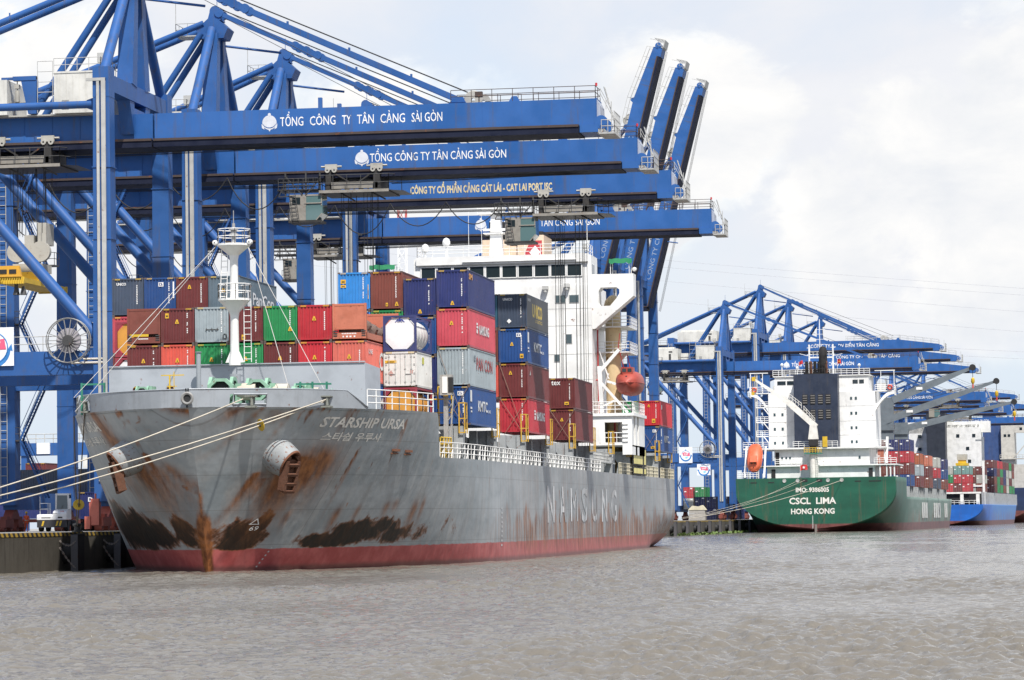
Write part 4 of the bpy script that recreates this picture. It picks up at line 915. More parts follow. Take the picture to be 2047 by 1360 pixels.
def cmesh(L, H):
    k = (L, round(H, 3))
    if k in _cm: return _cm[k]
    w = CW/2; out = {}
    mb = MB(); p = .10
    for sx in (-1, 1):
        for y0, y1 in ((0, .12), (L-.12, L)):
            mb.box(min(sx*w, sx*(w-p)), max(sx*w, sx*(w-p)), y0, y1, .16, H-.12)
        mb.box(min(sx*w, sx*(w-.07)), max(sx*w, sx*(w-.07)), .13, L-.13, .02, .17); mb.box(min(sx*w, sx*(w-.07)), max(sx*w, sx*(w-.07)), .13, L-.13, H-.085, H-.02)
    for y0, y1 in ((.01, .12), (L-.12, L-.01)):
        mb.box(-w+.10, w-.10, y0, y1, .10, .20); mb.box(-w+.10, w-.10, y0, y1, H-.15, H-.02)
    out['frame'] = mb.mesh('frame', [cmat('gray')])
    mb = MB()
    for sx in (-1, 1):
        for y0, y1 in ((-.005, .165), (L-.165, L+.005)):
            for z0, z1 in ((0, .13), (H-.12, H)):
                a, b = sorted((sx*(w+.005), sx*(w-.17))); mb.box(a, b, y0, y1, z0, z1)
    for x in (-w+.20, w-.62):
        for i in range(5): mb.quad([(x+i*.085, .004, H-.145), (x+i*.085+.045, .004, H-.145), (x+i*.085+.075, .004, H-.035), (x+i*.085+.03, .004, H-.035)], 1)
    out['corner_casting'] = mb.mesh('corner_casting', [CFRAME, YELLOW])
    def corr(n, length, dep):
        pts = []; st = length/n
        for i in range(n): b = i*st; pts += [(b, 0), (b+st*.38, 0), (b+st*.5, dep), (b+st*.88, dep)]
        return pts+[(length, 0)]
    pr = corr(9, CW-.2, .05)
    for y, sg, nm in ((.035, 1, 'end_wall'), (L-.035, -1, 'end_wall_b')):
        mb = MB()
        for a, b in zip(pr[:-1], pr[1:]):
            q = [(-w+.1+a[0], y+sg*a[1], .18), (-w+.1+b[0], y+sg*b[1], .18), (-w+.1+b[0], y+sg*b[1], H-.14), (-w+.1+a[0], y+sg*a[1], H-.14)]; mb.quad(q if sg > 0 else q[::-1])
        out[nm] = mb.mesh('end_wall', [cmat('gray')])
    for sx, nm in ((1, 'r'), (-1, 'l')):
        mb = MB(); pr = corr(int(round(L/.278)), L-.24, .036)
        for a, b in zip(pr[:-1], pr[1:]):
            q = [(sx*(w-.02-a[1]), .12+a[0], .16), (sx*(w-.02-b[1]), .12+b[0], .16), (sx*(w-.02-b[1]), .12+b[0], H-.08), (sx*(w-.02-a[1]), .12+a[0], H-.08)]; mb.quad(q if sx > 0 else q[::-1])
        out['side_wall_'+nm] = mb.mesh('side_wall', [cmat('gray')])
    mb = MB(); mb.quad([(-w+.06, .1, H-.05), (w-.06, .1, H-.05), (w-.06, L-.1, H-.05), (-w+.06, L-.1, H-.05)]); mb.quad([(-w+.06, .1, .15), (-w+.06, L-.1, .15), (w-.06, L-.1, .15), (w-.06, .1, .15)])
    out['roof'] = mb.mesh('roof', [cmat('gray')])
    # door end: two leaves with lock rods
    mb = MB()
    for x0, x1 in ((-w+.1, -.012), (.012, w-.1)): mb.box(x0, x1, .05, .10, .20, H-.16, 0)
    for x in (-.82, -.36, .36, .82):
        mb.tube((x, .025, .16), (x, .025, H-.13), .022, 6, 1)
        for z in (.35, H*.5, H-.4): mb.box(x-.06, x+.06, .01, .05, z, z+.09, 1)
    for x in (-.82+.0, .36): mb.box(x, x+.42, .0, .03, .95, .99, 1)
    for sx in (-1, 1):
        for z in (.4, .95, 1.6, H-.45): a, b = sorted((sx*(w-.1), sx*(w-.24))); mb.box(a, b, .02, .06, z, z+.12, 1)
    out['door'] = mb.mesh('door', [cmat('white'), GALV])
    _cm[k] = out; return out
def idmarks(t, x, z0, z1, mat=None, w=.085, y=.028):
    """column of small stencilled characters running down the end wall"""
    r = random.Random(int(abs(x*997+z0*131+t.location.x*17+t.location.z*7)*10)); mb = MB(); z = z1
    while z > z0:
        h = .095; k = r.random()
        if k > .12:
            mb.quad([(x, y, z-h), (x+w*(.5+.5*r.random()), y, z-h), (x+w, y, z), (x+w*.15, y, z)]); 
            if k > .5: mb.quad([(x+w*.2, y-.002, z-h*.62), (x+w*1.1, y-.002, z-h*.62), (x+w*1.1, y-.002, z-h*.38), (x+w*.2, y-.002, z-h*.38)])
        z -= .135
    mb.build('code_marking', mat or WHITE, t)
def warning(t, x, z, kind='tri'):
    mb = MB(); y = .026
    if kind == 'tri':
        mb.quad([(x-.15, y, z-.13), (x+.15, y, z-.13), (x+.05, y, z+.17), (x-.05, y, z+.17)], 0); mb.quad([(x-.045, y-.003, z-.09), (x+.045, y-.003, z-.09), (x+.015, y-.003, z+.05), (x-.015, y-.003, z+.05)], 1)
    else:
        a, b = kind; mb.quad([(x-a/2, y, z-b/2), (x+a/2, y, z-b/2), (x+a/2, y, z+b/2), (x-a/2, y, z+b/2)], 0); mb.quad([(x-a*.3, y-.003, z-b*.25), (x+a*.3, y-.003, z-b*.25), (x+a*.3, y-.003, z+b*.1), (x-a*.3, y-.003, z+b*.1)], 1)
    mb.build('warning_sign', [plain('sign_yellow', (.70, .40, .02)), plain('sign_brown', (.10, .06, .01))], t)
def side_text(t, s, y0, z0, w, h, mat, bold=.01, L=C40):
    x = CW/2+.004
    return lettering(s, lambda a, b: (x, y0+a, z0+b), h, w, mat, t, 'lettering', bold)
def end_text(t, s, x0, z0, w, h, mat, bold=.01):
    return lettering(s, lambda a, b: (x0+a, .022, z0+b), h, w, mat, t, 'lettering', bold)
GRP1 = 'containers stacked on the grey ship'
def container(col, x, y, z, L, H, label, group=GRP1, marks=True, door=False, name='shipping_container', rz=0, tri=None):
    t = thing(name, label, 'container', (x, y, z), rz, group); m = cmesh(L, H); c = cmat(col)
    inst('frame', m['frame'], t, [c]); inst('corner_casting', m['corner_casting'], t); inst('side_wall', m['side_wall_r'], t, [c]); inst('side_wall', m['side_wall_l'], t, [c]); inst('roof', m['roof'], t, [c])
    inst('end_wall', m['end_wall_b'], t, [c])
    if door: inst('door', m['door'], t, [c])
    else: inst('end_wall', m['end_wall'], t, [c])
    if marks and not door:
        idmarks(t, .66, H*.33, H*.86)
        if tri is None: warning(t, rnd.uniform(-.3, .3), H*rnd.choice([.62, .15, .5]))
        elif tri: warning(t, *tri)
    return t
HC, SD = 2.896, 2.591
def jx(j): return -41.0-2.5*j-CW/2
def ship_containers():
    Wt = WHITE; Yl = plain('logo_yellow', (.68, .48, .03)); Rd = plain('logo_red', (.42, .05, .05))
    def kmtc(t, s=1.0, L=C40):
        side_text(t, 'KMTC', L*.30, 1.15, L*.36, .80, Wt, .02); side_text(t, 'LINE', L*.68, 1.12, L*.09, .24, Wt, .01)
        mb = MB(); x = CW/2+.004; mb.quad([(x, .2, 1.75), (x, .95, 1.75), (x, .95, 2.6), (x, .2, 2.6)]); mb.quad([(x, .2, 1.2), (x, .95, 1.2), (x, .95, 1.35), (x, .2, 1.35)]); mb.quad([(x, .35, .95), (x, .95, .95), (x, .95, 1.08), (x, .35, 1.08)]); mb.build('logo_panel', Wt, t)
        mb = MB(); mb.quad([(.28, .024, 2.2), (.68, .024, 2.2), (.68, .024, 2.52), (.28, .024, 2.52)], 0); mb.quad([(.34, .021, 2.27), (.62, .021, 2.27), (.55, .021, 2.46), (.34, .021, 2.46)], 1); mb.quad([(.41, .019, 2.3), (.52, .019, 2.3), (.52, .019, 2.43), (.41, .019, 2.43)], 0); mb.build('logo_panel', [Wt, cmat('navy')], t)
    def nams(t):
        side_text(t, 'NAMSUNG', 4.6, 1.2, 4.6, .72, Wt, .03); mb = MB(); x = CW/2+.004
        for z0, z1, y0, y1 in ((1.2, 1.5, 3.4, 4.0), (1.58, 1.75, 3.4, 4.2), (1.82, 2.0, 3.4, 4.0)): mb.quad([(x, y0, z0), (x, y1, z0), (x, y1, z1), (x, y0, z1)])
        mb.build('logo_panel', Wt, t)
    # second bay: outer stack, four high
    Y = 240.1; z = 10.35
    t = container('blue', jx(0), Y, z, C40, HC, 'blue container with a white name at the foot of the four-high stack topped by navy', tri=(-.1, 1.98)); kmtc(t); warning(t, -.62, 2.35, (.36, .42))
    t = container('gray', jx(0), Y, z+2.908, C40, HC, 'pale grey container with red PAN CON on its side', tri=False); side_text(t, 'PAN CON', 3.2, 1.35, 7.4, .95, Rd, .02); side_text(t, 'LINE', 2.0, 1.9, .8, .5, cmat('slate'), .02)
    t = container('pink', jx(0), Y, z+2*2.908, C40, HC, 'pinkish red container above the pale grey PAN CON container'); nams(t)
    t = container('navy', jx(0), Y, z+3*2.908, C40, HC, 'navy container topping a four-high stack below the bridge windows, small orange side logo', tri=(-.02, .38)); side_text(t, 'SM', .25, 2.2, 1.6, .42, plain('logo_orange', (.75, .33, .05)), .04)
    t = container('navy', jx(1), Y, z+8.15, C40, HC, 'navy container with a plain front, above the white tank container', tri=(.02, .38))
    t = container('blue', jx(1), Y, z+5.24, C40, HC, 'blue container half hidden behind the white tank container', tri=(.7, .38))
    t = container('navy', jx(1), Y, z+2.33, C40, HC, 'dark navy container half hidden behind the white refrigerated container', marks=False)
    t = container('blue', jx(1), Y, z, C40, 2.3, 'blue container half hidden behind the yellow tank container', marks=False)
    t = container('brown', jx(2), Y, z+3*2.908, C40, HC, 'brownish red container beside the bright sky blue one', tri=(.75, .42)); warning(t, .0, .40, (.17, .26))
    t = container('green', jx(2), Y, z+2*2.908, C40, HC, 'green container showing only its top edge over the coral flat rack', marks=False)
    t = container('skyblue', jx(3), Y, z+3*2.908, C40, HC, 'bright sky blue container with yellow labels high in the middle of the stacks', tri=False); warning(t, -.82, 2.2, (.4, .3)); warning(t, -.82, 1.85, (.4, .2)); warning(t, 1.12, 1.4, (.12, 1.1))
    t = container('skyblue', jx(3), Y, z+2*2.908, C40, HC, 'sky blue container almost hidden under the bright sky blue one', marks=False)
    t = container('bluegray', jx(7), Y, z+3*2.908, C40, HC, 'blue grey container behind the white mast with PanCon on its side'); side_text(t, 'PanCon', 4.2, .95, 7.0, .95, Wt, .02); mb = MB(); x = CW/2+.004; mb.quad([(x, 2.4, .7), (x, 3.6, .7), (x, 3.6, 1.9), (x, 2.4, 1.9)]); mb.build('logo_panel', Wt, t)
    t = container('maroon', jx(8), Y, z+3*2.908, C40, HC, 'maroon container between a blue one and the blue grey one behind the mast', tri=(-.2, 2.1))
    t = container('blue', jx(9), Y, z+3*2.908, C40, HC, 'blue container with a small white logo on its front, beside the top maroon one', tri=False)
    mb = MB(); mb.quad([(-.12, .024, 2.2), (.28, .024, 2.2), (.28, .024, 2.52), (-.12, .024, 2.52)], 0); mb.quad([(-.06, .021, 2.27), (.22, .021, 2.27), (.15, .021, 2.46), (-.06, .021, 2.46)], 1); mb.quad([(.0, .019, 2.31), (.1, .019, 2.31), (.1, .019, 2.42), (.0, .019, 2.42)], 0); mb.quad([(1.0, .024, 1.3), (1.12, .024, 1.3), (1.12, .024, 2.55), (1.0, .024, 2.55)], 0); mb.build('logo_panel', [Wt, cmat('navy')], t)
    t = container('slate', jx(10), Y, z+3*2.908, C40, HC, 'dark slate container with a small white name at the crane-leg end of the top row', tri=False); end_text(t, 'UNICO', -.9, 2.35, .75, .2, Wt, .03); warning(t, .72, .25, (.3, .3))
    t = container('pink', jx(10), Y, z+2*2.908, C40, HC, 'pinkish red container under the dark slate one, behind the tank container', marks=False)
    for j in (7, 8, 9): container('brown', jx(j), Y, z+2*2.908, C40, HC, 'brown container hidden under the top row of the second bay', marks=False)
    for j in (1, 2, 3, 7, 8, 9, 10):
        for k in ((0, 1) if j != 1 else ()): container('maroon', jx(j), Y, z+k*2.908, C40, HC, 'maroon container hidden low in the second bay', marks=False)
    # first bay: seven across behind the breakwater
    Y = 226.3; z = 10.25
    row1 = {8: ('maroon', 'maroon container under the brown flat rack by the crane leg'), 7: ('coral', 'coral red container under a maroon one, behind the grey vent post'), 6: ('green', 'green container under the pale grey one beside the mast'), 5: ('green', 'green container directly behind the foot of the white mast'),
            4: ('maroon', 'maroon container under the green one, just above the breakwater'), 3: ('red', 'lower of the two bright red containers in one stack'), 2: ('salmon', 'salmon container with CK LINE on its side')}
    row2 = {7: ('maroon', 'maroon container on the coral red one, with a yellow label at its top corner'), 6: ('gray', 'pale grey container with faint door bars beside the mast'), 5: ('maroon', 'maroon container directly behind the white mast'), 4: ('green', 'green container beside the bright red one in the top tier'), 3: ('red', 'bright red container in the top tier beside the coral flat rack')}
    for j, (c, lb) in row1.items():
        t = container(c, jx(j), Y, z+2.908, C40, HC, lb, tri=(-.05, 1.75))
        if j == 2: side_text(t, 'CK LINE', 4.6, 1.0, 7.2, 1.3, Wt, .02); side_text(t, 'LINE', .7, 2.0, 1.5, .35, Wt)
        if j == 8: warning(t, .9, .7, (.1, 1.0))
    for j, (c, lb) in row2.items():
        t = container(c, jx(j), Y, z+2*2.908, C40, SD if j != 6 else 2.62, lb, tri=(-.05, 1.6) if j in (7, 3) else ((.7, .9) if j == 4 else False))
        if j == 7: warning(t, -.78, 2.05, (.26, .36))
        if j == 5: warning(t, -.2, .4, (.26, .36))
        if j == 6:
            mb = MB()
            mb.tube((-.45, .02, 1.0), (.5, .02, 1.0), .03, 5); [mb.tube((x, .02, .9), (x, .02, 1.12), .025, 5) for x in (-.4, 0, .4)]; mb.path([(.95+.13*math.cos(a), .01, .5+.17*math.sin(a)) for a in np.linspace(0, 6.3, 14)], .03, 5); mb.build('hand_rail', DARKSTEEL, t)
    container('blue', jx(2), Y, z, C40, HC, 'blue container at the corner of the breakwater under the salmon one', tri=False); t = COL.objects[-1] if False else None
    tb = [o for o in bpy.data.objects if o.get('label', '').startswith('blue container at the corner')][0]; kmtc(tb)
    for j in range(3, 9): container('maroon', jx(j), Y, z, C40, HC, 'maroon container hidden behind the breakwater', marks=False)
    # flat racks
    def flatrack(col, j, label, cargo=True):
        x = jx(j); zz = z+2*2.908; t = thing('flat_rack', label, 'flat rack', (x, Y, zz), 0, GRP1); c = paint('flatrack_'+col, PAL[col], .65, dirt=.35, rust=.30, scale=.8, bump=.2); w = CW/2
        mb = MB(); mb.box(-w, w, 0, C40, .12, .55); mb.build('base', c, t)
        for y0, y1 in ((.05, .22), (C40-.22, C40-.05)):
            mb = MB(); mb.box(-w+.02, w-.02, y0, y1, .80, 2.6); mb.box(-w, -w+.14, y0-.04, y1+.04, .1, 2.62); mb.box(w-.14, w, y0-.04, y1+.04, .1, 2.62); mb.box(-w+.14, w-.14, y0-.02, y1+.02, 2.45, 2.60); mb.box(-w+.14, w-.14, y0-.02, y1+.02, .78, .9); mb.build('end_wall', c, t)
        mb = MB()
        for sx in (-1, 1):
            for k in range(3): a, b = sorted((sx*(w-.05), sx*(w-.34))); mb.box(a, b, -.03, .2, .30+k*.16, .38+k*.16)
        mb.build('hinge', DARKSTEEL, t)
        if cargo:
            mb = MB()
            for k in range(9): mb.lathe([(.02, -.5), (.35, -.4), (.42, 0), (.3, .4), (.02, .5)], (w-.75-.4*(k % 2), 1.4+k*1.15, .9+.15*(k % 3)), 'y', 9)
            mb.box(-.9, .7, .6, C40-.7, .56, .85); mb.build('cargo', paint('dirty_cargo', (.16, .11, .09), .8, dirt=.6, rust=.5, scale=1.5), t)
        return t
    t = flatrack('rust', 2, 'coral flat rack with upright end walls and dirty cargo on its bed'); end_text(t, '40', .2, .36, .3, .12, WHITE, .02); 
    mb = MB()
    for k, ww in ((-.5, .1), (-.25, .14), (.0, .14), (.3, .12)): mb.quad([(k, -.002, .22), (k+ww, -.002, .22), (k+ww, -.002, .33), (k, -.002, .33)])
    for k in range(9): mb.quad([(-.55+k*.12, -.003, .44), (-.47+k*.12, -.003, .44), (-.47+k*.12, -.003, .52), (-.55+k*.12, -.003, .52)])
    mb.build('code_marking', WHITE, t)
    t = flatrack('brown', 8, 'brown flat rack with a rusty end wall, near the crane leg', True)
    mb = MB()
    for k in range(10): mb.quad([(-.4+k*.075, -.003, .40), (-.345+k*.075, -.003, .40), (-.345+k*.075, -.003, .48), (-.4+k*.075, -.003, .48)])
    mb.build('code_marking', WHITE, t); mb = MB(); mb.quad([(-1.05, .03, .6), (.35, .03, .6), (.35, .03, .8), (-1.05, .03, .8)]); mb.build('warning_strip', YELLOW, t)
    # 20 foot tanks and the refrigerated box, one row further out
    def tank(x, y, zz, fcol, tcol, label, face):
        t = thing('tank_container', label, 'tank container', (x, y, zz), 0, GRP1); w = CW/2; H = SD
        mb = MB()
        for sx in (-w+.07, w-.07):
            for yy in (.07, C20-.07): mb.bar((sx, yy, 0), (sx, yy, H), .15, .15)
            for zq in (.08, H-.08): mb.bar((sx, 0, zq), (sx, C20, zq), .11, .13)
        for yy in (.07, C20-.07):
            for zq in (.08, H-.07): mb.bar((-w, yy, zq), (w, yy, zq), .13, .14)
            for sx in (-1, 1):
                for sz in (0, 1):
                    zc = .1 if sz == 0 else H-.1; dz = .62 if sz == 0 else -.62
                    mb.prism([(sx*(w-.1), zc), (sx*(w-.62), zc), (sx*(w-.1), zc+dz)], 'y', yy-.05, yy+.05)
        mb.build('frame', fcol, t)
        mb = MB(); mb.lathe([(.02, .25), (.6, .3), (.95, .45), (1.1, .75), (1.1, C20-.7), (.95, C20-.4), (.6, C20-.28), (.02, C20-.24)], (0, 0, H/2), 'y', 30)
        for k in (1.3, 2.4, 3.5, 4.6): mb.lathe([(1.1, k-.05), (1.125, k-.05), (1.125, k+.05), (1.1, k+.05)], (0, 0, H/2), 'y', 30)
        mb.build('tank_shell', tcol, t)
        mb = MB(); a = w-.16; b = .58; c_ = H/2; hh = H/2-.13
        mb.prism([(-a, c_-hh+b), (-a+b, c_-hh), (a-b, c_-hh), (a, c_-hh+b), (a, c_+hh-b), (a-b, c_+hh), (-a+b, c_+hh), (-a, c_+hh-b)], 'y', .10, .16); mb.build('end_plate', face, t)
        return t
    TW = paint('tank_white', (.66, .65, .62), .45, dirt=.3, streak=.3, rust=.08); TY = paint('tank_yellow', (.60, .27, .035), .5, dirt=.3, streak=.2, rust=.1); NF = paint('tank_navy_frame', (.035, .045, .15), .5, dirt=.2); RF = paint('tank_red_frame', (.28, .03, .05), .5, dirt=.25, rust=.15)
    PW = paint('plate_white', (.80, .80, .80), .4, dirt=.08)
    yb = 232.1
    tank(jx(1), yb, 10.3, RF, TY, 'yellow tank container in a dark red frame, under the white refrigerated container', TY)
    t = tank(jx(1), yb, 15.52, NF, TW, 'white tank container in a navy frame on top of the white refrigerated container', PW)
    mb = MB(); 
    for s_ in (-1, 1): mb.path([(s_*(.05+.30*q)+0*q, .085, 2.22+.09*math.sin(q*5)) for q in np.linspace(0, 1, 10)], .028, 5); mb.path([(s_*.12+.07*math.cos(a), .085, 2.2+.07*math.sin(a)) for a in np.linspace(0, 6, 9)], .022, 5)
    mb.tube((0, .085, 2.2), (0, .085, 2.42), .06, 6); mb.build('emblem', plain('emblem_blue', (.03, .06, .35)), t)
    t = container('white', jx(1), yb, 12.91, C20, SD, 'white refrigerated container with double doors between two tank containers', door=True, marks=False, name='reefer_container')
    warning(t, -.7, 1.86, (.85, .20)); mb = MB(); x = CW/2+.004; mb.quad([(x, 2.2, 1.75), (x, 2.9, 1.75), (x, 2.9, 2.25), (x, 2.2, 2.25)]); mb.build('side_label', plain('lime_yellow', (.62, .60, .06)), t)
    mb = MB(); mb.quad([(-.92, .045, .98), (-.68, .045, 1.25), (-.50, .045, .98), (-.68, .045, .78)], 0); mb.quad([(.72, .045, .98), (.92, .045, .98), (.92, .045, 1.22), (.72, .045, 1.22)], 0); mb.build('hazard_placard', [plain('placard_pink', (.5, .28, .24))], t)
    tank(-64.75, yb, 15.55, RF, TY, 'yellow tank container in a red frame, mostly hidden beside the brown flat rack', TY)
    tank(-64.75, yb, 12.9, RF, TW, 'red framed white tank container low beside the crane leg', PW)
    # alternate hatches aft
    Y = 268.9; z = 10.45
    t = container('crimson', jx(0), Y, z, C40, HC, 'crimson container at the foot of the stack with cross lashing, white name on its side', tri=False); nams(t)
    t = container('maroon', jx(0), Y, z+2.908, C40, HC, 'dark maroon container with a small logo, between the crimson one and a blue one', tri=(-.25, 2.1)); mb = MB(); x = CW/2+.004; mb.quad([(x, 1.0, 1.95), (x, 1.7, 1.95), (x, 1.35, 2.4)]); mb.build('logo_panel', GALV, t)
    t = container('blue', jx(0), Y, z+2*2.908, C40, HC, 'blue container with white four-letter name, directly under the black UNICO container', tri=(-.1, 1.6)); kmtc(t); warning(t, .72, .6, (.3, .36))
    t = container('slate', jx(0), Y, z+3*2.908, C40, HC, 'black and slate container with a big yellow UNICO on its side', tri=False); side_text(t, 'UNICO', 3.0, 1.15, 5.6, 1.1, Yl, .03); side_text(t, 'LOGISTICS', 4.6, .72, 4.0, .28, Yl, .0); side_text(t, 'UNICO', .5, 2.35, 1.6, .22, Wt); end_text(t, 'UNICO', -.8, 2.35, .8, .2, Wt, .03)
    mb = MB(); mb.quad([(-.5, .024, .62), (-.3, .024, .42), (-.1, .024, .62), (-.3, .024, .82)]); mb.build('hazard_placard', Wt, t)
    mb = MB(); x = CW/2+.003; mb.quad([(x, .13, .2), (x, C40-.13, .2), (x, C40-.13, HC-.1), (x, .13, HC-.1)]); mb.build('side_sheet', paint('faded_black', (.035, .036, .042), .5, dirt=.3), t)
    for k, c, lb in ((3, 'teal', 'teal container showing a thin edge beside the UNICO container'), (2, 'brown', 'brown container showing a thin edge beside the blue container under UNICO'), (1, 'coral', 'coral red container showing a thin edge beside the dark maroon one')):
        container(c, jx(1), Y, z+k*2.908, C40, HC, lb, marks=False)
    Y = 297.5; z = 10.42
    t = container('maroon', jx(0), Y, z, C40, HC, 'maroon container with crossed lashing rods, under the one marked tex', tri=(-.05, 1.95))
    t = container('maroon', jx(0), Y, z+2.908, C40, HC, 'maroon container marked tex beside the white deckhouse', tri=False); end_text(t, 'tex', -.98, 2.25, .85, .50, Wt, .008); warning(t, .42, .55, (.4, .28))
    Y = 368.0; z = 10.75
    t = container('blue', jx(0), Y, z, C40, HC, 'blue container at the stern under a red one', tri=False); kmtc(t); warning(t, .3, .5, (.5, .28))
    t = container('red', jx(0), Y, z+2.908, C40, HC, 'red container on top of the stern stack', tri=(-.1, 2.3)); warning(t, .42, .6, (.38, .45)); mb = MB(); x = CW/2+.004; mb.quad([(x, .9, 1.9), (x, 1.7, 1.9), (x, 1.7, 2.4), (x, .9, 2.4)]); mb.build('logo_panel', Wt, t)
    container('green', jx(1), Y, z+2.908, C40, HC, 'bright green container behind the boat deck at the stern', tri=False); container('red', jx(1), Y, z, C40, HC, 'red container seen through the opening of the white boat deck house', marks=False)
    # crossed lashing rods on the front faces
    LR = paint('lashing_steel', (.25, .17, .12), .6, rust=.4)
    for x, y, zz, hh in ((jx(0), 240.1, 10.35, 2.9), (jx(0), 268.9, 10.45, 2.9), (jx(0), 297.5, 10.42, 2.9), (jx(0), 368.0, 10.75, 2.9), (jx(0), 240.1, 10.35, 5.8), (jx(0), 268.9, 10.45, 5.8)):
        mb = MB(); w = CW/2-.05
        if hh < 4: mb.tube((x-w, y-.06, zz+hh), (x+w*.7, y-.12, zz-.1), .022, 5); mb.tube((x+w, y-.06, zz+hh), (x-w*.7, y-.12, zz-.1), .022, 5)
        else: mb.tube((x-w, y-.06, zz+hh), (x+w*.75, y-.16, zz-.1), .022, 5)
        mb.build('lashing_rod', LR, SHIP)
ship_containers()
# ------------------------------------------------------------------ ship-to-shore gantry cranes
# crane frame: x outboard from the river-side rail, y along the quay, z up from the quay
GRPC = 'blue quay cranes'
FARBLUE = BLUE
CABGLASS = glass('cab_glass', (0.10, 0.17, 0.17))
DULLWHITE = paint('dull_white_paint', (0.40, 0.385, 0.34), 0.6, dirt=0.4, rust=0.3)
BOGDARK = paint('bogie_dull_red', (0.20, 0.045, 0.03), 0.6, dirt=0.5, rust=0.3)
def emblem(parent, c, r, y, mat):
    """white ship's wheel and hull emblem: a disc over a shallow cup with a knob on top"""
    mb = MB(); n = 28
    mb.quad([(c[0]+r*math.cos(2*math.pi*i/n), y, c[1]+r*math.sin(2*math.pi*i/n)) for i in range(n)])
    mb.quad([(c[0]+r*.22*math.cos(2*math.pi*i/10), y-.004, c[1]+r*1.1+r*.22*math.sin(2*math.pi*i/10)) for i in range(10)])
    for s in ():
        mb.quad([(c[0]+s*r*a, y-.006, c[1]+r*b) for a, b in (((.75, .55), (1.1, .35), (1.12, .6), (.9, .8)) if s > 0 else ((.9, .8), (1.12, .6), (1.1, .35), (.75, .55)))])
    for s in (-1, 1): mb.quad([(c[0]+s*r*a, y-.006, c[1]+r*b) for a, b in ((.8, -.5), (1.12, -.15), (1.05, -.75), (.7, -.95))])
    mb.quad([(c[0]-r*.18, y-.004, c[1]-r*.95), (c[0]+r*.18, y-.004, c[1]-r*.95), (c[0], y-.004, c[1]-r*1.25)])
    mb.build('emblem', mat, parent)
    mb = MB(); o = [(c[0]+r*.95*math.cos(a), y-.009, c[1]-r*.02+r*.78*math.sin(a)) for a in np.linspace(math.pi*1.1, math.pi*1.9, 12)]; q = [(p[0], y-.009, p[2]+r*.12) for p in o[::-1]]
    mb.quad(o+q); mb.build('emblem', BLUE, parent)

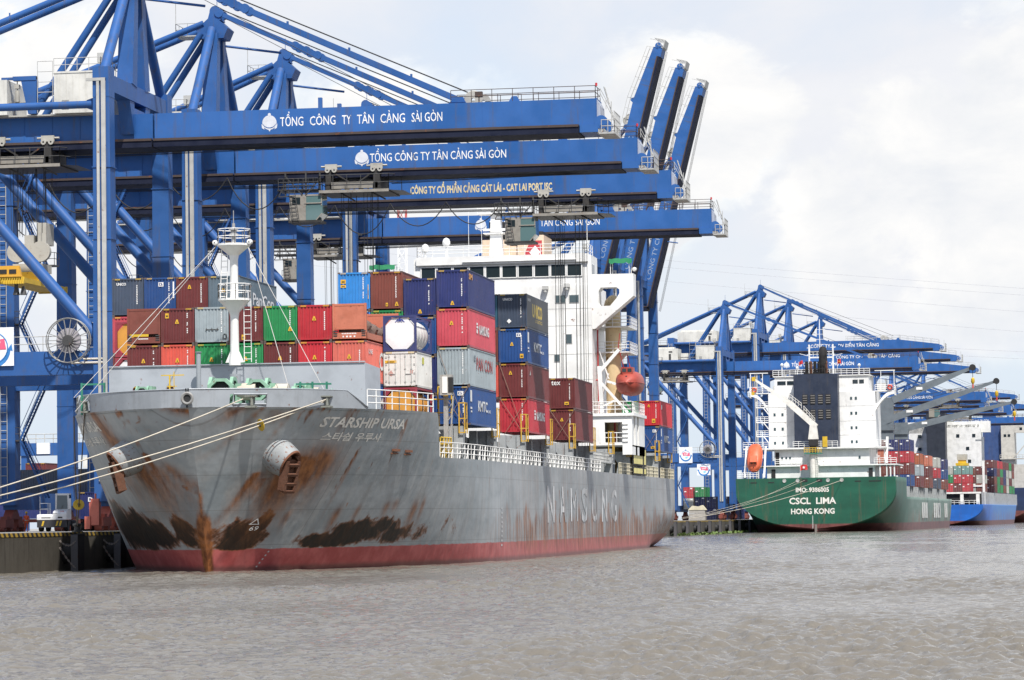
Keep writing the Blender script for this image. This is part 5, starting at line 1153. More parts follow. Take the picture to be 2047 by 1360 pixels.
TROLDARK = paint('trolley_dark', (.028, .026, .024), .6, dirt=.4, rust=.3)
TROLGREY = paint('trolley_grey_beam', (.27, .25, .215), .6, dirt=.5, rust=.3, scale=1.2)
def trolley(cr, x0, zb, yw, ropes_to=None, detail=True, rope_mat=WIRE):
    t = bpy.data.objects.new('trolley', None); link(t, cr)
    zp = zb-1.75
    mb = MB(); y0 = -yw-1.1; y1 = yw+1.1
    mb.box(x0, x0+6.4, y0, y1, zp-.12, zp, 0); mb.box(x0-.02, x0+6.42, y0-.05, y0, zp-.16, zp+.10, 1)
    mb.box(x0+.9, x0+5.3, y0+.5, y0+.9, zp+.25, zp+.85, 1); mb.box(x0+.5, x0+1.0, y0+.5, y1-.5, zp, zb+.1, 0); mb.box(x0+4.9, x0+5.5, y0+.5, y1-.5, zp, zb+.1, 0)
    mb.bar((x0+1.8, y0+.6, zp-.05), (x0+3.2, y0+.6, zp-.9), .14); mb.bar((x0+4.6, y0+.6, zp-.05), (x0+6.0, y0+.6, zp-.8), .14)
    mb.bar((x0+1.2, y0+.7, zb), (x0+2.6, y0+.7, zp+.9), .12); mb.bar((x0+4.9, y0+.7, zb), (x0+3.6, y0+.7, zp+.9), .12)
    for k in range(3): mb.lathe([(.45, -.8), (.45, .8)], (x0+1.7+k*1.3, 0, zp+.7), 'y', 12, 2)
    mb.build('trolley_frame', [TROLDARK, TROLGREY, TROLDARK], t)
    mb = MB(); mb.rail([(x0, y1, zp), (x0, y0, zp), (x0+6.4, y0, zp), (x0+7.3, y0+1.6, zp-.0)], 1.45, 1.25, .035, 0, 1)
    mb.quad([(x0+6.4, y0, zp), (x0+7.6, y0+1.2, zp), (x0+7.6, y1, zp), (x0+6.4, y1, zp)]); mb.build('railing', DARKSTEEL, t)
    for xc in (x0+1.0, x0+5.2):
        for sy in (-1, 1):
            mb = MB(); yy = sy*(yw+.35)
            mb.box(xc-.55, xc+.55, min(yy, yy+sy*.25), max(yy, yy+sy*.25), zb+.25, zb+.75); mb.tube((xc-.95, yy, zb+.55), (xc+.95, yy, zb+.55), .10, 6)
            for dx in (-.32, .32): mb.lathe([(.08, -.1), (.23, -.1), (.23, .1), (.08, .1)], (xc+dx, yy+sy*.28, zb+.2), 'y', 12)
            mb.build('wheel_carrier', DULLWHITE, t)
    # driver's cab hanging under the landward end
    cb = bpy.data.objects.new('cab', None); link(cb, t); c0 = x0-2.9
    mb = MB(); yb = -yw-.9
    mb.box(c0+.1, c0+1.35, yb, yb+2.2, zb-4.3, zb-2.1, 0); mb.box(c0, c0+3.0, yb-.1, yb+2.3, zb-4.5, zb-4.3, 1); mb.box(c0+.1, c0+3.1, yb, yb+2.2, zb-2.1, zb-1.95, 0); mb.box(c0+1.35, c0+1.6, yb, yb+2.2, zb-4.3, zb-2.1, 0)
    for xx, zz in ((c0+3.05, 0), (c0+1.6, 0)): mb.bar((xx, yb+.04, zb-3.0), (xx, yb+.04, zb-2.0), .09, .09, 0); 
    mb.bar((c0+1.5, yb-.01, zb-2.75), (c0+3.1, yb-.01, zb-2.75), .09, .09, 0); mb.bar((c0+2.55, yb-.01, zb-4.3), (c0+3.1, yb-.01, zb-3.7), .09, .09, 0)
    mb.build('cab_body', [TROLGREY, TROLDARK], cb)
    mb = MB(); mb.prism([(c0+1.6, zb-4.28), (c0+2.6, zb-4.28), (c0+3.15, zb-3.7), (c0+3.1, zb-2.1), (c0+1.6, zb-2.1)], 'y', yb+.03, yb+2.17); mb.build('cab_window', CABGLASS, cb)
    if detail:
        mb = MB()
        for xx in (c0-.3, c0+1.6, c0+2.9):
            mb.bar((xx, yb+.2, zb-2.0), (xx, yb+.2, zb+.1), .13); 
        mb.bar((c0-.3, yb, zb-.2), (c0+1.3, yb, zb-2.0), .10); mb.bar((c0+1.6, yb, zb-2.0), (c0+2.9, yb, zb-.6), .10); mb.bar((c0-1.0, yb, zb-1.5), (c0+3.0, yb, zb-1.5), .09); mb.bar((c0-.9, yb, zb-2.1), (c0+.4, yb, zb-2.1), .09); mb.bar((c0-.9, yb, zb-2.1), (c0-.4, yb, zb-1.2), .07)
        mb.rail([(c0-.9, yb-.1, zb-1.5), (c0+2.8, yb-.1, zb-1.5)], 1.0, .45, .03, 0, 2); mb.box(c0-1.0, c0+2.9, yb, yb+2.2, zb-1.6, zb-1.5)
        mb.ladder((c0+.75, yb-.25, zb-4.3), (c0+.35, yb-.25, zb-1.6), .55, .33, .035); mb.rail([(c0, yb-.15, zb-4.3), (c0, yb+2.2, zb-4.3)], 1.0, .7, .03)
        mb.build('cab_hanger', DARKSTEEL, cb)
        mb = MB(); mb.box(c0+.35, c0+1.1, yb-.02, yb+.02, zb-2.85, zb-2.2); mb.build('side_window', GLASS, cb)
    if ropes_to is not None:
        mb = MB()
        for xx in (x0+1.9, x0+2.6, x0+4.0, x0+4.6):
            for yy in (-1.6, -.9, .9, 1.6): mb.tube((xx+rnd.uniform(-.15, .15), yy, zp), (xx+rnd.uniform(-.1, .1), yy, ropes_to), .022, 4, caps=False)
        mb.build('hoist_rope', rope_mat, t)

def crane(kind, y, xr, heading, label, tx=None, words=None, wcol=None, up=False, near=False, outreach=None, emb=True, rope=None, reel=False, back=30.0, wx=None, stairs=False, ybend=0):
    big = kind == 'L'
    cr = thing('gantry_crane', label, 'crane', (xr, y, QZ), -heading, GRPC)
    Z = (lambda z: z-QZ)
    zb, zt = (Z(42.1), Z(44.35)) if big else (Z(35.05), Z(37.25))
    apex = Z(57.2) if big else Z(49.7); g = 20.0 if big else 17.0; hw = 9.0; lw = 1.65 if big else 1.45; yw = 1.7 if big else 1.6
    out = outreach or (42.3 if big else 39.4); hinge = 0.6 if big else 2.2; ztop = zt+2.35
    zp0, zp1 = Z(15.4), Z(17.3)
    # legs
    for x in (0, -g):
        for sy in (-1, 1):
            mb = MB(); y_ = sy*hw
            mb.bar((x, y_, 2.4), (x, y_, zp1+1.2), lw*1.08, lw*1.1, up=(0, 1, 0)); mb.bar((x, y_, zp1+1.2), (x, y_, ztop-.9 if x == 0 else zt+1.3), lw*1.08, lw*1.1, up=(0, 1, 0), w2=lw*.93, h2=lw*1.0)
            for z in np.arange(6, zt, 5.8): mb.box(x-lw*.56, x+lw*.56, y_-lw*.57, y_+lw*.57, z, z+.07)
            mb.build('leg', BLUE, cr)
    # sills and bogies
    for x in (0, -g):
        mb = MB(); mb.box(x-.6, x+.6, -hw, hw, 2.0, 3.5); mb.build('sill_beam', BLUE, cr)
        for sy in (-1, 1):
            mb = MB(); yc = sy*(hw-.5)
            mb.prism([(yc-1.4, 1.15), (yc-.45, 2.0), (yc+.45, 2.0), (yc+1.4, 1.15)], 'x', x-.42, x+.42)
            for dd in (-1.9, 1.9): mb.box(x-.45, x+.45, yc+dd-1.2, yc+dd+1.2, .42, 1.12); mb.box(x-.32, x+.32, yc+dd-.35, yc+dd+.35, 1.12, 1.4)
            for k in range(4): mb.lathe([(.05, -.3), (.36, -.3), (.36, .3), (.05, .3)], (x, yc-2.7+k*1.8, .38), 'x', 12)
            if near and x == 0 and sy < 0: mb.box(x-.55, x+.25, yc-3.6, yc-3.0, .5, 2.3); mb.box(x-.45, x+.2, yc-3.5, yc-3.1, 2.3, 2.6); mb.tube((x-.1, yc-3.3, 2.6), (x-.1, yc-3.3, 3.0), .08, 6); mb.box(x-.9, x-.45, yc-3.7, yc-3.2, .2, 1.2)
            mb.build('travel_bogie', CORAL if (near and x == 0) else BOGDARK, cr)
    # portal beams, braces, upper ties
    for sy in (-1, 1):
        mb = MB(); mb.box(-g+lw*.5, -lw*.5, sy*hw-.55, sy*hw+.55, zp0, zp1); mb.build('portal_beam', BLUE, cr)
        mb = MB(); mb.tube((-.5, sy*hw, zp1+.9), (-g+.4, sy*hw, zt-.8), .47, 14); mb.build('brace', BLUE, cr)
        mb = MB(); mb.tube((-.6, sy*hw, zt-.05), (-g+.5, sy*hw, zt-.05), .31, 12); mb.prism([(-1.4, zt-.35), (-.65, zt-.65), (-.65, zt+.55), (-1.4, zt+.3)], 'y', sy*hw-.06, sy*hw+.06); mb.build('tie_tube', BLUE, cr)
    mb = MB(); mb.box(-g-.55, -g+.55, -hw, hw, zt+.05, zt+1.35); mb.build('cross_beam', BLUE, cr)
    # river-side cross beam with the hangers of the girder
    mb = MB(); 
    mb.box(-.62, .62, -hw-.7, hw+.7, ztop-1.35, ztop)
    for sy in (-1, 1):
        a, b = sorted((sy*(hw-.75), sy*(hw+.75))); mb.box(-.70, .70, a, b, ztop-1.9, ztop+.55)
        a, b = sorted((sy*(yw+.15), sy*(yw+1.6))); mb.prism([(a, ztop-1.36), (b, ztop-1.36), (sy*(yw+.25) if sy > 0 else b, zb+.5), (a if sy > 0 else sy*(yw+.25), zb+.5)], 'x', -.55, .55)
    mb.box(-.5, .5, -yw-.1, yw+.1, zt+.02, zt+.5); mb.build('cross_beam', BLUE, cr)
    # girder over the quay
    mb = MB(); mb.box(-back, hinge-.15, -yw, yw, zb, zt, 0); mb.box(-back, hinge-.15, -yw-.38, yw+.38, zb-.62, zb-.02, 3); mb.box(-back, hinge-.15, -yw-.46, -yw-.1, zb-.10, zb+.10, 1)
    mb.box(-back, -2.2, -yw-.9, yw+.9, zt, zt+.12, 2)
    for x in np.arange(-back+1, hinge-1, 2.4): mb.box(x, x+.06, -yw-.04, -yw, zb+.1, zt, 0)
    mb.build('girder', [BLUE2, RAILBROWN, DULLWHITE, UNDERSHADE], cr)
    mb = MB(); mb.rail([(-back, -yw-.85, zt+.1), (-6.3, -yw-.85, zt+.1)], 1.05, 1.6, .03); mb.build('railing', RAILBROWN, cr)
    # boom
    b = bpy.data.objects.new('boom', None); link(b, cr); b.location = (hinge, 0, zb); L_ = out-hinge; D = zt-zb
    tip = 9.5 if big else 0.0
    mb = MB()
    if big: mb.prism([(0, 0), (L_-.4, 0), (L_-.2, .5), (L_-.3, 1.0), (L_-tip, D), (0, D)], 'y', -yw, yw, 0)
    else: mb.box(0, L_-.35, -yw, yw, 0, D, 0); mb.prism([(L_-.35, .3), (L_, .55), (L_-.05, D-.55), (L_-.35, D)], 'y', -yw+.25, yw-.25, 3)
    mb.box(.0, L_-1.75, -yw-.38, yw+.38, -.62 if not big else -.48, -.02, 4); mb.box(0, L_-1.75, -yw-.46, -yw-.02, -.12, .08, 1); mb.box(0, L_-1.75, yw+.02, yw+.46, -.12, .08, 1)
    mb.box(L_-1.7, L_-.2, -yw-.1, yw+.1, -.55, 0.1, 0); mb.box(L_-.35, L_-.31, -yw-.03, yw+.03, -.1, D+.06 if not big else 1.0, 0)
    for x in np.arange(5.5, L_-tip-1, 5.5): mb.box(x, x+.05, -yw-.012, -yw, .1, D-.05, 0)
    mb.build('boom_box', [BLUE2, RAILBROWN, DULLWHITE, plain('end_plate_paint', (.35, .38, .45)), UNDERSHADE], b)
    for sy in (-1, 1): mb = MB(); mb.lathe([(.02, -.14), (.55, -.14), (.55, .14), (.02, .14)], (L_+.05, sy*(yw-.1), .25), 'y', 20); mb.build('tip_sheave', BLUE2, b)
    mb = MB(); mb.box(L_-.1, L_+1.2, -yw-.3, yw+.3, -.75, -.62); mb.box(L_-.3, L_+.2, -yw, yw, -.62, -.2); mb.rail([(L_+1.15, -yw-.3, -.62), (L_+1.15, yw+.3, -.62)], 1.7, .8, .035, 0, 2); mb.rail([(L_+.1, -yw-.3, -.62), (L_+1.15, -yw-.3, -.62)], 1.0, .6, .035, 0, 1)
    mb.tube((L_+.9, -yw, -.6), (L_+.9, -yw, 1.9), .035, 5)
    if not big: mb.ladder((L_+.15, 0, D+1.1), (L_+1.0, 0, .3), .6, .35, .04, (0, 1, 0)); mb.rail([(L_+.0, -yw, D), (L_+.9, -yw+.3, .4)], .8, .9, .03)
    mb.build('tip_platform', GALV, b)
    mb = MB(); xa = L_-12.3
    if big: mb.rail([(L_-22, -yw+.1, D), (L_-tip, -yw+.1, D), (L_-.4, -yw+.1, 1.0)], 1.1, 1.9, .035); mb.rail([(L_-22, yw-.1, D), (L_-tip, yw-.1, D), (L_-.4, yw-.1, 1.0)], 1.1, 1.9, .035)
    else: mb.rail([(xa, -yw+.1, D), (L_-.4, -yw+.1, D), (L_-.4, yw-.1, D), (xa, yw-.1, D)], 1.05, 1.75, .03, 0, 1); mb.rail([(xa+.4, 0, D), (xa+5.6, 0, D)], .75, 1.7, .03, 0, 0); mb.rail([(xa+6.6, 0, D), (L_-.6, 0, D)], .75, 1.7, .03, 0, 0)
    mb.build('railing', RAILBROWN if not big else GALV, b)
    mb = MB(); xs = L_-11.8 if not big else L_-14.5; mb.lathe([(.15, -.12), (.72, -.12), (.78, -.05), (.78, .05), (.72, .12), (.15, .12)], (xs+1.2, -.5, D+.35), 'y', 18, 0); mb.lathe([(.15, -.12), (.6, -.12), (.6, .12), (.15, .12)], (xs+1.9, .4, D+.3), 'y', 16, 0)
    mb.build('rope_sheave', DULLWHITE, b)
    mb = MB(); mb.prism([(xs-.9, D-.0), (xs+.7, D-.0), (xs+.35, D+.62), (xs-.15, D+.62)], 'y', -.95, .95); mb.prism([(xs+4.3, D), (xs+5.2, D), (xs+4.95, D+.42), (xs+4.55, D+.42)], 'y', -yw+.1, -yw+.25) if False else None; mb.build('stay_lug', BLUE2, b)
    mb = MB(); mb.prism([(xs+4.3, D), (xs+5.2, D), (xs+4.95, D+.42), (xs+4.55, D+.42)], 'y', -yw+.1, -yw+.25); mb.build('lifting_lug', BLUE2, b)
    for q in ((14.0, .85), (15.6, .3)): mb = MB(); mb.box(q[0]-.15, q[0]+.15, -yw, -yw+.4, D, D+q[1]); mb.build('cable_box', BLUE2, b)
    if not big:
        mb = MB(); mb.tube((L_-.3, -yw, D+1.0), (L_-.3, -yw, D+1.25), .10, 6); mb.build('obstruction_light', plain('lamp_red', (.5, .02, .03)), b)
        mb = MB(); mb.tube((L_-10.0, -yw+.3, D), (L_-10.0, -yw+.3, D+.5), .05, 5); mb.box(L_-10.3, L_-9.7, -yw+.1, -yw+.5, D+.45, D+.9); mb.build('floodlight', RAILBROWN, b)
    if words:
        ox, w, h, z0 = wx or (10.7, 12.87, .78, .78)
        for (txt, o0, ww, bold) in words:
            mm = wcol or WHITE
            lettering(txt, lambda s, t, o0=o0: (o0-hinge+s, -yw-.012, z0+t), h, ww, mm, b, 'lettering', bold)
    if emb: emblem(b, ((emb if emb is not True else 11.95)-hinge, 1.12), .60, -yw-.013, paint('emblem_white', (.62, .64, .68), .6, dirt=.25))
    if up:
        b.rotation_euler = (0, -R(75.3), 0)
    # pylon: two columns, two raking tubes, head
    py = bpy.data.objects.new('pylon', None); link(py, cr)
    for sy in (-1, 1):
        mb = MB(); mb.bar((0, sy*2.0, ztop-.02), (0, sy*.95, apex-1.6), 1.35, 1.45, up=(0, 1, 0), w2=1.2, h2=1.1); mb.build('pylon_column', BLUE, py)
        mb = MB(); mb.tube((0, sy*(hw-.05), ztop+.1), (0, sy*1.3, apex-1.2), .42, 14); mb.build('pylon_tube', BLUE, py)
    mb = MB(); mb.prism([(-1.0, apex-2.0), (1.1, apex-2.0), (1.5, apex-1.1), (.5, apex-.2), (-.4, apex-.2), (-1.5, apex-1.2)], 'y', -1.25, 1.25)
    mb.prism([(-.5, apex-.3), (.75, apex-.3), (.5, apex+.75), (-.2, apex+.75)], 'y', -.9, .9)
    for sy in (-1, 1): mb.lathe([(.02, -.1), (.5, -.1), (.5, .1), (.02, .1)], (.2, sy*.75, apex+.55), 'y', 16)
    mb.tube((1.0, 0, apex-2.6), (6.2, 0, apex-3.4), .11, 8); mb.tube((.2, 0, apex+.8), (.2, 0, apex+2.2), .03, 5); mb.build('pylon_head', BLUE, py)
    mb = MB(); mb.box(-3.4, -1.0, -1.2, 1.2, apex-1.75, apex-1.65); mb.rail([(-1.2, -1.2, apex-1.65), (-3.4, -1.2, apex-1.65), (-3.4, 1.2, apex-1.65), (-1.2, 1.2, apex-1.65)], 1.1, 1.1, .035); mb.tube((-3.4, -1.2, apex-1.6), (-3.4, -1.2, apex+1.3), .035, 5); mb.ladder((-.4, -1.9, ztop), (-.4, -1.45, apex-2.5), .5, .5, .03); mb.build('head_platform', GALV, py)
    # stays
    att = Vector((hinge+ (L_-11.6 if not big else L_-14.3), 0, zt+.3)); A = Vector((.6, 0, apex+.35))
    if up: 
        c, s_ = math.cos(R(75.3)), math.sin(R(75.3)); q = Vector((L_-14.3, 0, D+.3)); att = Vector((hinge+q.x*c-q.z*s_, 0, zb+q.x*s_+q.z*c))
    mb = MB()
    if not up:
        for sy in (-.78, .78):
            o = Vector((0, sy, 0)); m = A.lerp(att, .30); mb.bar(A+o, m+o, .30, .40); mb.bar(m+o, att+o, .30, .44)
            for f in (.0, .262, .30, .338):
                c_ = A.lerp(att, f)+o; mb.lathe([(.02, -.22), (.40, -.22), (.40, .22), (.02, .22)], c_, 'y', 12)
            mb.bar(A.lerp(att, .262)+o, A.lerp(att, .338)+o, .42, .55)
        for f in (.47, .66, .85): c_ = A.lerp(att, f); mb.box(c_.x-.08, c_.x+.08, -.9, -.7, c_.z+.15, c_.z+.45)
        # inner stay
    else:
        for sy in (-.9, .9):
            o = Vector((0, sy, 0)); k = A.lerp(att, .5)+Vector((-6.5, 0, -4.0)); mb.bar(A+o, k+o, .3, .4); mb.bar(k+o, att+o, .3, .4); mb.lathe([(.02, -.22), (.5, -.22), (.5, .22), (.02, .22)], k+o, 'y', 12)
        for sy in (-1.2, 1.2): mb.bar((hinge-2.2, sy, zt+1.0), (hinge+6.0, sy, zb+24), .32, .36)
    mb.build('forestay', BLUE, cr)
    mb = MB()
    for sy in (-1.15, 1.15):
        mb.tube((-.8, sy, apex-.6), (-back+1.5, sy*1.1, zt+.3), .30, 12); mb.tube((-1.0, sy, apex-1.5), (-8.3, sy*1.25, zt+.2), .31, 12)
        for f in (.3, .55, .8): c_ = Vector((-.8, sy, apex-.6)).lerp(Vector((-back+1.5, sy*1.1, zt+.3)), f); mb.tube(c_+Vector((0, 0, .25)), c_+Vector((0, 0, .55)), .07, 5)
    mb.build('backstay', BLUE, cr)
    # ropes from the head to the boom tip
    if not up:
        mb = MB()
        for sy in (-.4, .5): mb.tube((.2, sy, apex+1.0), (out-11.0, sy, zt+1.0), .03, 4, caps=False)
        mb.tube((.2, -.9, apex+.4), (out-16.5, -.9, zt+.25), .026, 4, caps=False)
        xa = (tx+6) if tx is not None else -14
        for sy in (-1.0, -.3, .4, 1.0): mb.tube((xa, sy, zb-1.0), (out-.5, sy, zb-.5), .024, 4, caps=False); mb.tube((-back, sy, zb-.8), (xa-7, sy, zb-1.1), .024, 4, caps=False)
        mb.build('hoist_line', WIRE, cr)
    else:
        mb = MB()
        c, s_ = math.cos(R(75.3)), math.sin(R(75.3)); tipz = zb+(L_+.4)*s_; tipx = hinge+(L_+.4)*c+.8
        for sy in (-1, 0, 1): mb.tube((tipx, sy, tipz-1.0), (hinge+2.0, sy, zb-.8), .03, 4, caps=False)
        mb.build('hoist_line', WIRE, cr)
    # machinery house and electrical houses on the girder
    mh = bpy.data.objects.new('machinery_house', None); link(mh, cr)
    mb = MB(); mb.box(-6.0, -2.0, -2.9, 2.6, zt+.13, zt+3.45); mb.box(-6.05, -1.95, -2.95, 2.65, zt+3.45, zt+3.6); 
    for x in np.arange(-5.5, -2, .55): mb.box(x, x+.03, -2.92, -2.9, zt+.2, zt+3.4)
    mb.build('house_wall', HOUSE, mh)
    mb = MB(); mb.rail([(-6, -2.9, zt+3.6), (-2.0, -2.9, zt+3.6), (-2, 2.6, zt+3.6)], 1.1, .95, .03); mb.rail([(-7.4, -2.9, zt+.2), (-6.1, -2.9, zt+.2)], 4.3, 1.3, .03, 0, 4); mb.build('railing', GALV, mh)
    mb = MB()
    for k in range(6): mb.box(-5.3, -4.7, -2.96, -2.9, zt+.5+k*.13, zt+.58+k*.13)
    mb.build('louvre', GALV, mh)
    mb = MB(); mb.box(-2.4, -1.7, -2.5, -1.9, zt+4.3, zt+5.1); mb.tube((-2.05, -2.2, zt+3.6), (-2.05, -2.2, zt+4.3), .05, 5); mb.build('siren_box', GALV, mh)
    mh = bpy.data.objects.new('electrical_house', None); link(mh, cr)
    mb = MB(); mb.box(-g+.6, -10.0, -3.0, 2.4, zt+.13, zt+3.05); mb.box(-g+1.2, -11.0, -1.5, .5, zt+3.05, zt+3.45)
    mb.build('house_wall', HOUSE, mh)
    mb = MB(); mb.box(-12.0, -11.5, -3.03, -3.0, zt+.6, zt+1.9); mb.box(-12.0, -11.2, -3.04, -3.0, zt+2.2, zt+2.5); mb.build('louvre', DARKSTEEL, mh)
    if near:
        hb = bpy.data.objects.new('service_hoist', None); link(hb, cr)
        mb = MB(); mb.box(-9.6, -7.6, -2.7, -2.1, zt+3.0, zt+3.35); mb.prism([(-8.3, zt+.2), (-7.6, zt+.2), (-7.55, zt+3.0), (-8.9, zt+3.0)], 'y', -2.65, -2.15); mb.box(-10.6, -7.6, -2.6, -2.25, zt+3.1, zt+3.3); mb.build('hoist_arm', BLUE, hb)
        mb = MB(); mb.tube((-9.3, -2.4, zt+2.2), (-9.3, -2.4, zt+3.0), .05, 5); mb.lathe([(.18, 0), (.25, -.9), (.2, -1.0)], (-9.3, -2.4, zt+2.2), 'z', 8); mb.box(-9.5, -9.1, -2.6, -2.2, zt+2.35, zt+2.7); mb.build('hoist_block', DULLWHITE, hb)
    else:
        mb = MB(); mb.box(-9.4, -7.8, -2.4, 1.6, zt+.13, zt+2.0); mb.build('control_cabinet', HOUSE, cr)
    # cable tray down the leg nearest the boom side
    mb = MB(); yl = -hw-lw*.56
    mb.box(-.35, -.12, yl-.12, yl, 4, ztop-.6, 0); mb.box(.05, .40, yl-.16, yl, 4, ztop-.4, 0); mb.box(-1.2, .40, yl-.14, yl, ztop-.62, ztop-.38, 0); mb.build('cable_tray', GALV, cr)
    if up or not near:
        mb = MB(); mb.ladder((-g, -hw-lw*.7, 4), (-g, -hw-lw*.7, zt), .8, .8, .04); mb.build('ladder', GALV, cr)
    # walkway rail on the portal beam
    mb = MB(); mb.rail([(-g+1, -hw-.5, zp1), (-1.4, -hw-.5, zp1)], 1.2, 1.2, .035); mb.build('railing', GALV, cr)
    if tx is not None: trolley(cr, tx, zb-.15, yw, rope, near)
    # festoon loops under the girder, landward of the trolley
    if near or not big:
        mb = MB(); x = -back+2; xe = (tx-3 if tx is not None else -16)
        k = 0
        while x < xe-2:
            w = min(5.6, xe-x) if near else 4.5; d = 2.5+.5*math.sin(k*2.3)
            mb.path([(x+w*q, -yw-.75, zb-.35-d*(1-(2*q-1)**2)**.9) for q in np.linspace(0, 1, 13)], .055, 5); x += w; k += 1
        if mb.v: mb.build('festoon_cable', BLACK, cr)
    if stairs:
        st = bpy.data.objects.new('stairway', None); link(st, cr)
        z = 3.0; k = 0; xa, xb = -g+1.2, -g+3.6; yy = -hw-.2
        while z < zt-4:
            h = 5.2; a, b_ = (xa, xb) if k % 2 else (xb, xa)
            mb = MB()
            for dy in (-.45, .45): mb.bar((a, yy+dy, z), (b_, yy+dy, z+h), .06, .18, up=(0, 0, 1)); mb.tube((a, yy+dy, z+1.0), (b_, yy+dy, z+h+1.0), .03, 4)
            for i in range(18): c_ = Vector((a, yy, z)).lerp(Vector((b_, yy, z+h)), (i+.5)/18); mb.box(c_.x-.14, c_.x+.14, yy-.42, yy+.42, c_.z-.02, c_.z+.02)
            mb.build('stair_flight', BLUE, st)
            mb = MB(); e = .9 if b_ > a else -.9; x0_, x1_ = sorted((b_, b_+e)); mb.box(x0_, x1_, yy-.5, yy+.9, z+h-.12, z+h); mb.rail([(b_+e, yy-.5, z+h), (b_+e, yy+.9, z+h)], 1.1, .7, .03); mb.rail([(b_, yy-.5, z+h), (b_+e, yy-.5, z+h)], 1.1, .9, .03); mb.build('stair_landing', DARKSTEEL, st)
            z += h; k += 1
        mb = MB(); mb.ladder((-g-.2, -hw-lw*.65, 3), (-g-.2, -hw-lw*.65, zt), .6, .8, .04); mb.build('ladder', GALV, cr)
    if reel:
        rl = bpy.data.objects.new('cable_reel', None); link(rl, cr); c = (-2.75, -hw-1.0, Z(18.1)); r = 1.78
        mb = MB()
        for dy in (-.35, .15): mb.path([(c[0]+r*math.cos(a), c[1]+dy, c[2]+r*math.sin(a)) for a in np.linspace(0, 2*math.pi, 33)], .05, 6)
        for k in range(18):
            a = 2*math.pi*k/18; mb.bar((c[0]+.3*math.cos(a), c[1]-.3, c[2]+.3*math.sin(a)), (c[0]+r*math.cos(a), c[1]-.33, c[2]+r*math.sin(a)), .07, .05)
        mb.build('reel_spokes', paint('reel_grey', (.22, .22, .21), .5, dirt=.3), rl)
        mb = MB(); mb.lathe([(.3, -.12), (1.0, -.12), (1.0, .12), (.3, .12)], c, 'y', 32); mb.build('cable_coil', paint('cable_grey', (.36, .34, .37), .7), rl)
        mb = MB(); mb.lathe([(.02, -.42), (.42, -.42), (.46, -.2), (.46, .5), (.02, .5)], c, 'y', 20); mb.build('reel_hub', DARKSTEEL, rl)
        mb = MB(); mb.tube((-1.6, -hw-.8, zp1-.7), (.4, -hw-.8, zp1-.7), .10, 6); mb.tube((-2.6, -hw-.8, zp1-1.0), (.4, -hw-.8, zp1-1.0), .10, 6); mb.build('cable_guide', paint('cream_pipe', (.55, .52, .45), .6, rust=.4), cr)
    return cr

def signboard(cr, x, y, z0, w, h, scale=1.0):
    sg = bpy.data.objects.new('signboard', None); link(sg, cr)
    mb = MB(); mb.box(x-w/2, x+w/2, y-.06, y, z0, z0+h); mb.build('board', plain('board_white', (.80, .82, .86)), sg)
    cx, cz, r = x, z0+h*.47, w*.36; yy = y-.07
    mb = MB(); mb.path([(cx+r*math.cos(a), yy, cz+r*math.sin(a)) for a in np.linspace(0, 2*math.pi, 25)], w*.012, 4); n = 14
    o = [(cx+r*1.18*math.cos(a), yy, cz-r*.1+r*1.15*math.sin(a)) for a in np.linspace(math.pi*1.02, math.pi*1.98, n)]; i_ = [(cx+r*.98*math.cos(a), yy, cz+r*.05+r*.98*math.sin(a)) for a in np.linspace(math.pi*1.98, math.pi*1.02, n)]
    mb.quad(o+i_)
    for s in (-1, 1): mb.quad([(cx+s*r*1.0, yy-.01, cz-r*.1), (cx+s*r*1.32, yy-.01, cz-r*.22), (cx+s*r*1.25, yy-.01, cz+r*.25)])
    mb.path([(cx+r*.1*math.cos(a), yy, cz+r*1.15+r*.1*math.sin(a)) for a in np.linspace(0, 6.3, 9)], w*.014, 4); mb.build('anchor_emblem', plain('sign_blue', (.03, .20, .52)), sg)
    mb = MB(); mb.quad([(cx-r*.72, yy-.012, cz+r*.55), (cx-r*.2, yy-.012, cz+r*.66), (cx+r*.3, yy-.012, cz+r*.52), (cx+r*.78, yy-.012, cz+r*.56), (cx+r*.9, yy-.012, cz-.1*r), (cx+r*.4, yy-.012, cz-.12*r), (cx-.1*r, yy-.012, cz+.02*r), (cx-r*.55, yy-.012, cz-.05*r)]); mb.build('pennant', plain('sign_pink', (.72, .10, .20)), sg)
    mb = MB(); mb.quad([(cx-r*.1, yy-.011, cz-r*.25), (cx+r*.5, yy-.011, cz-r*.2), (cx+r*.35, yy-.011, cz-r*.6), (cx-r*.05, yy-.011, cz-r*.62)]); mb.build('wave_mark', plain('sign_lightblue', (.25, .62, .80)), sg)
    lettering('SNP', lambda s, t: (cx-r*.42+s, yy-.02, cz+r*.12+t), r*.34, r*.95, WHITE, sg, 'lettering', .02)

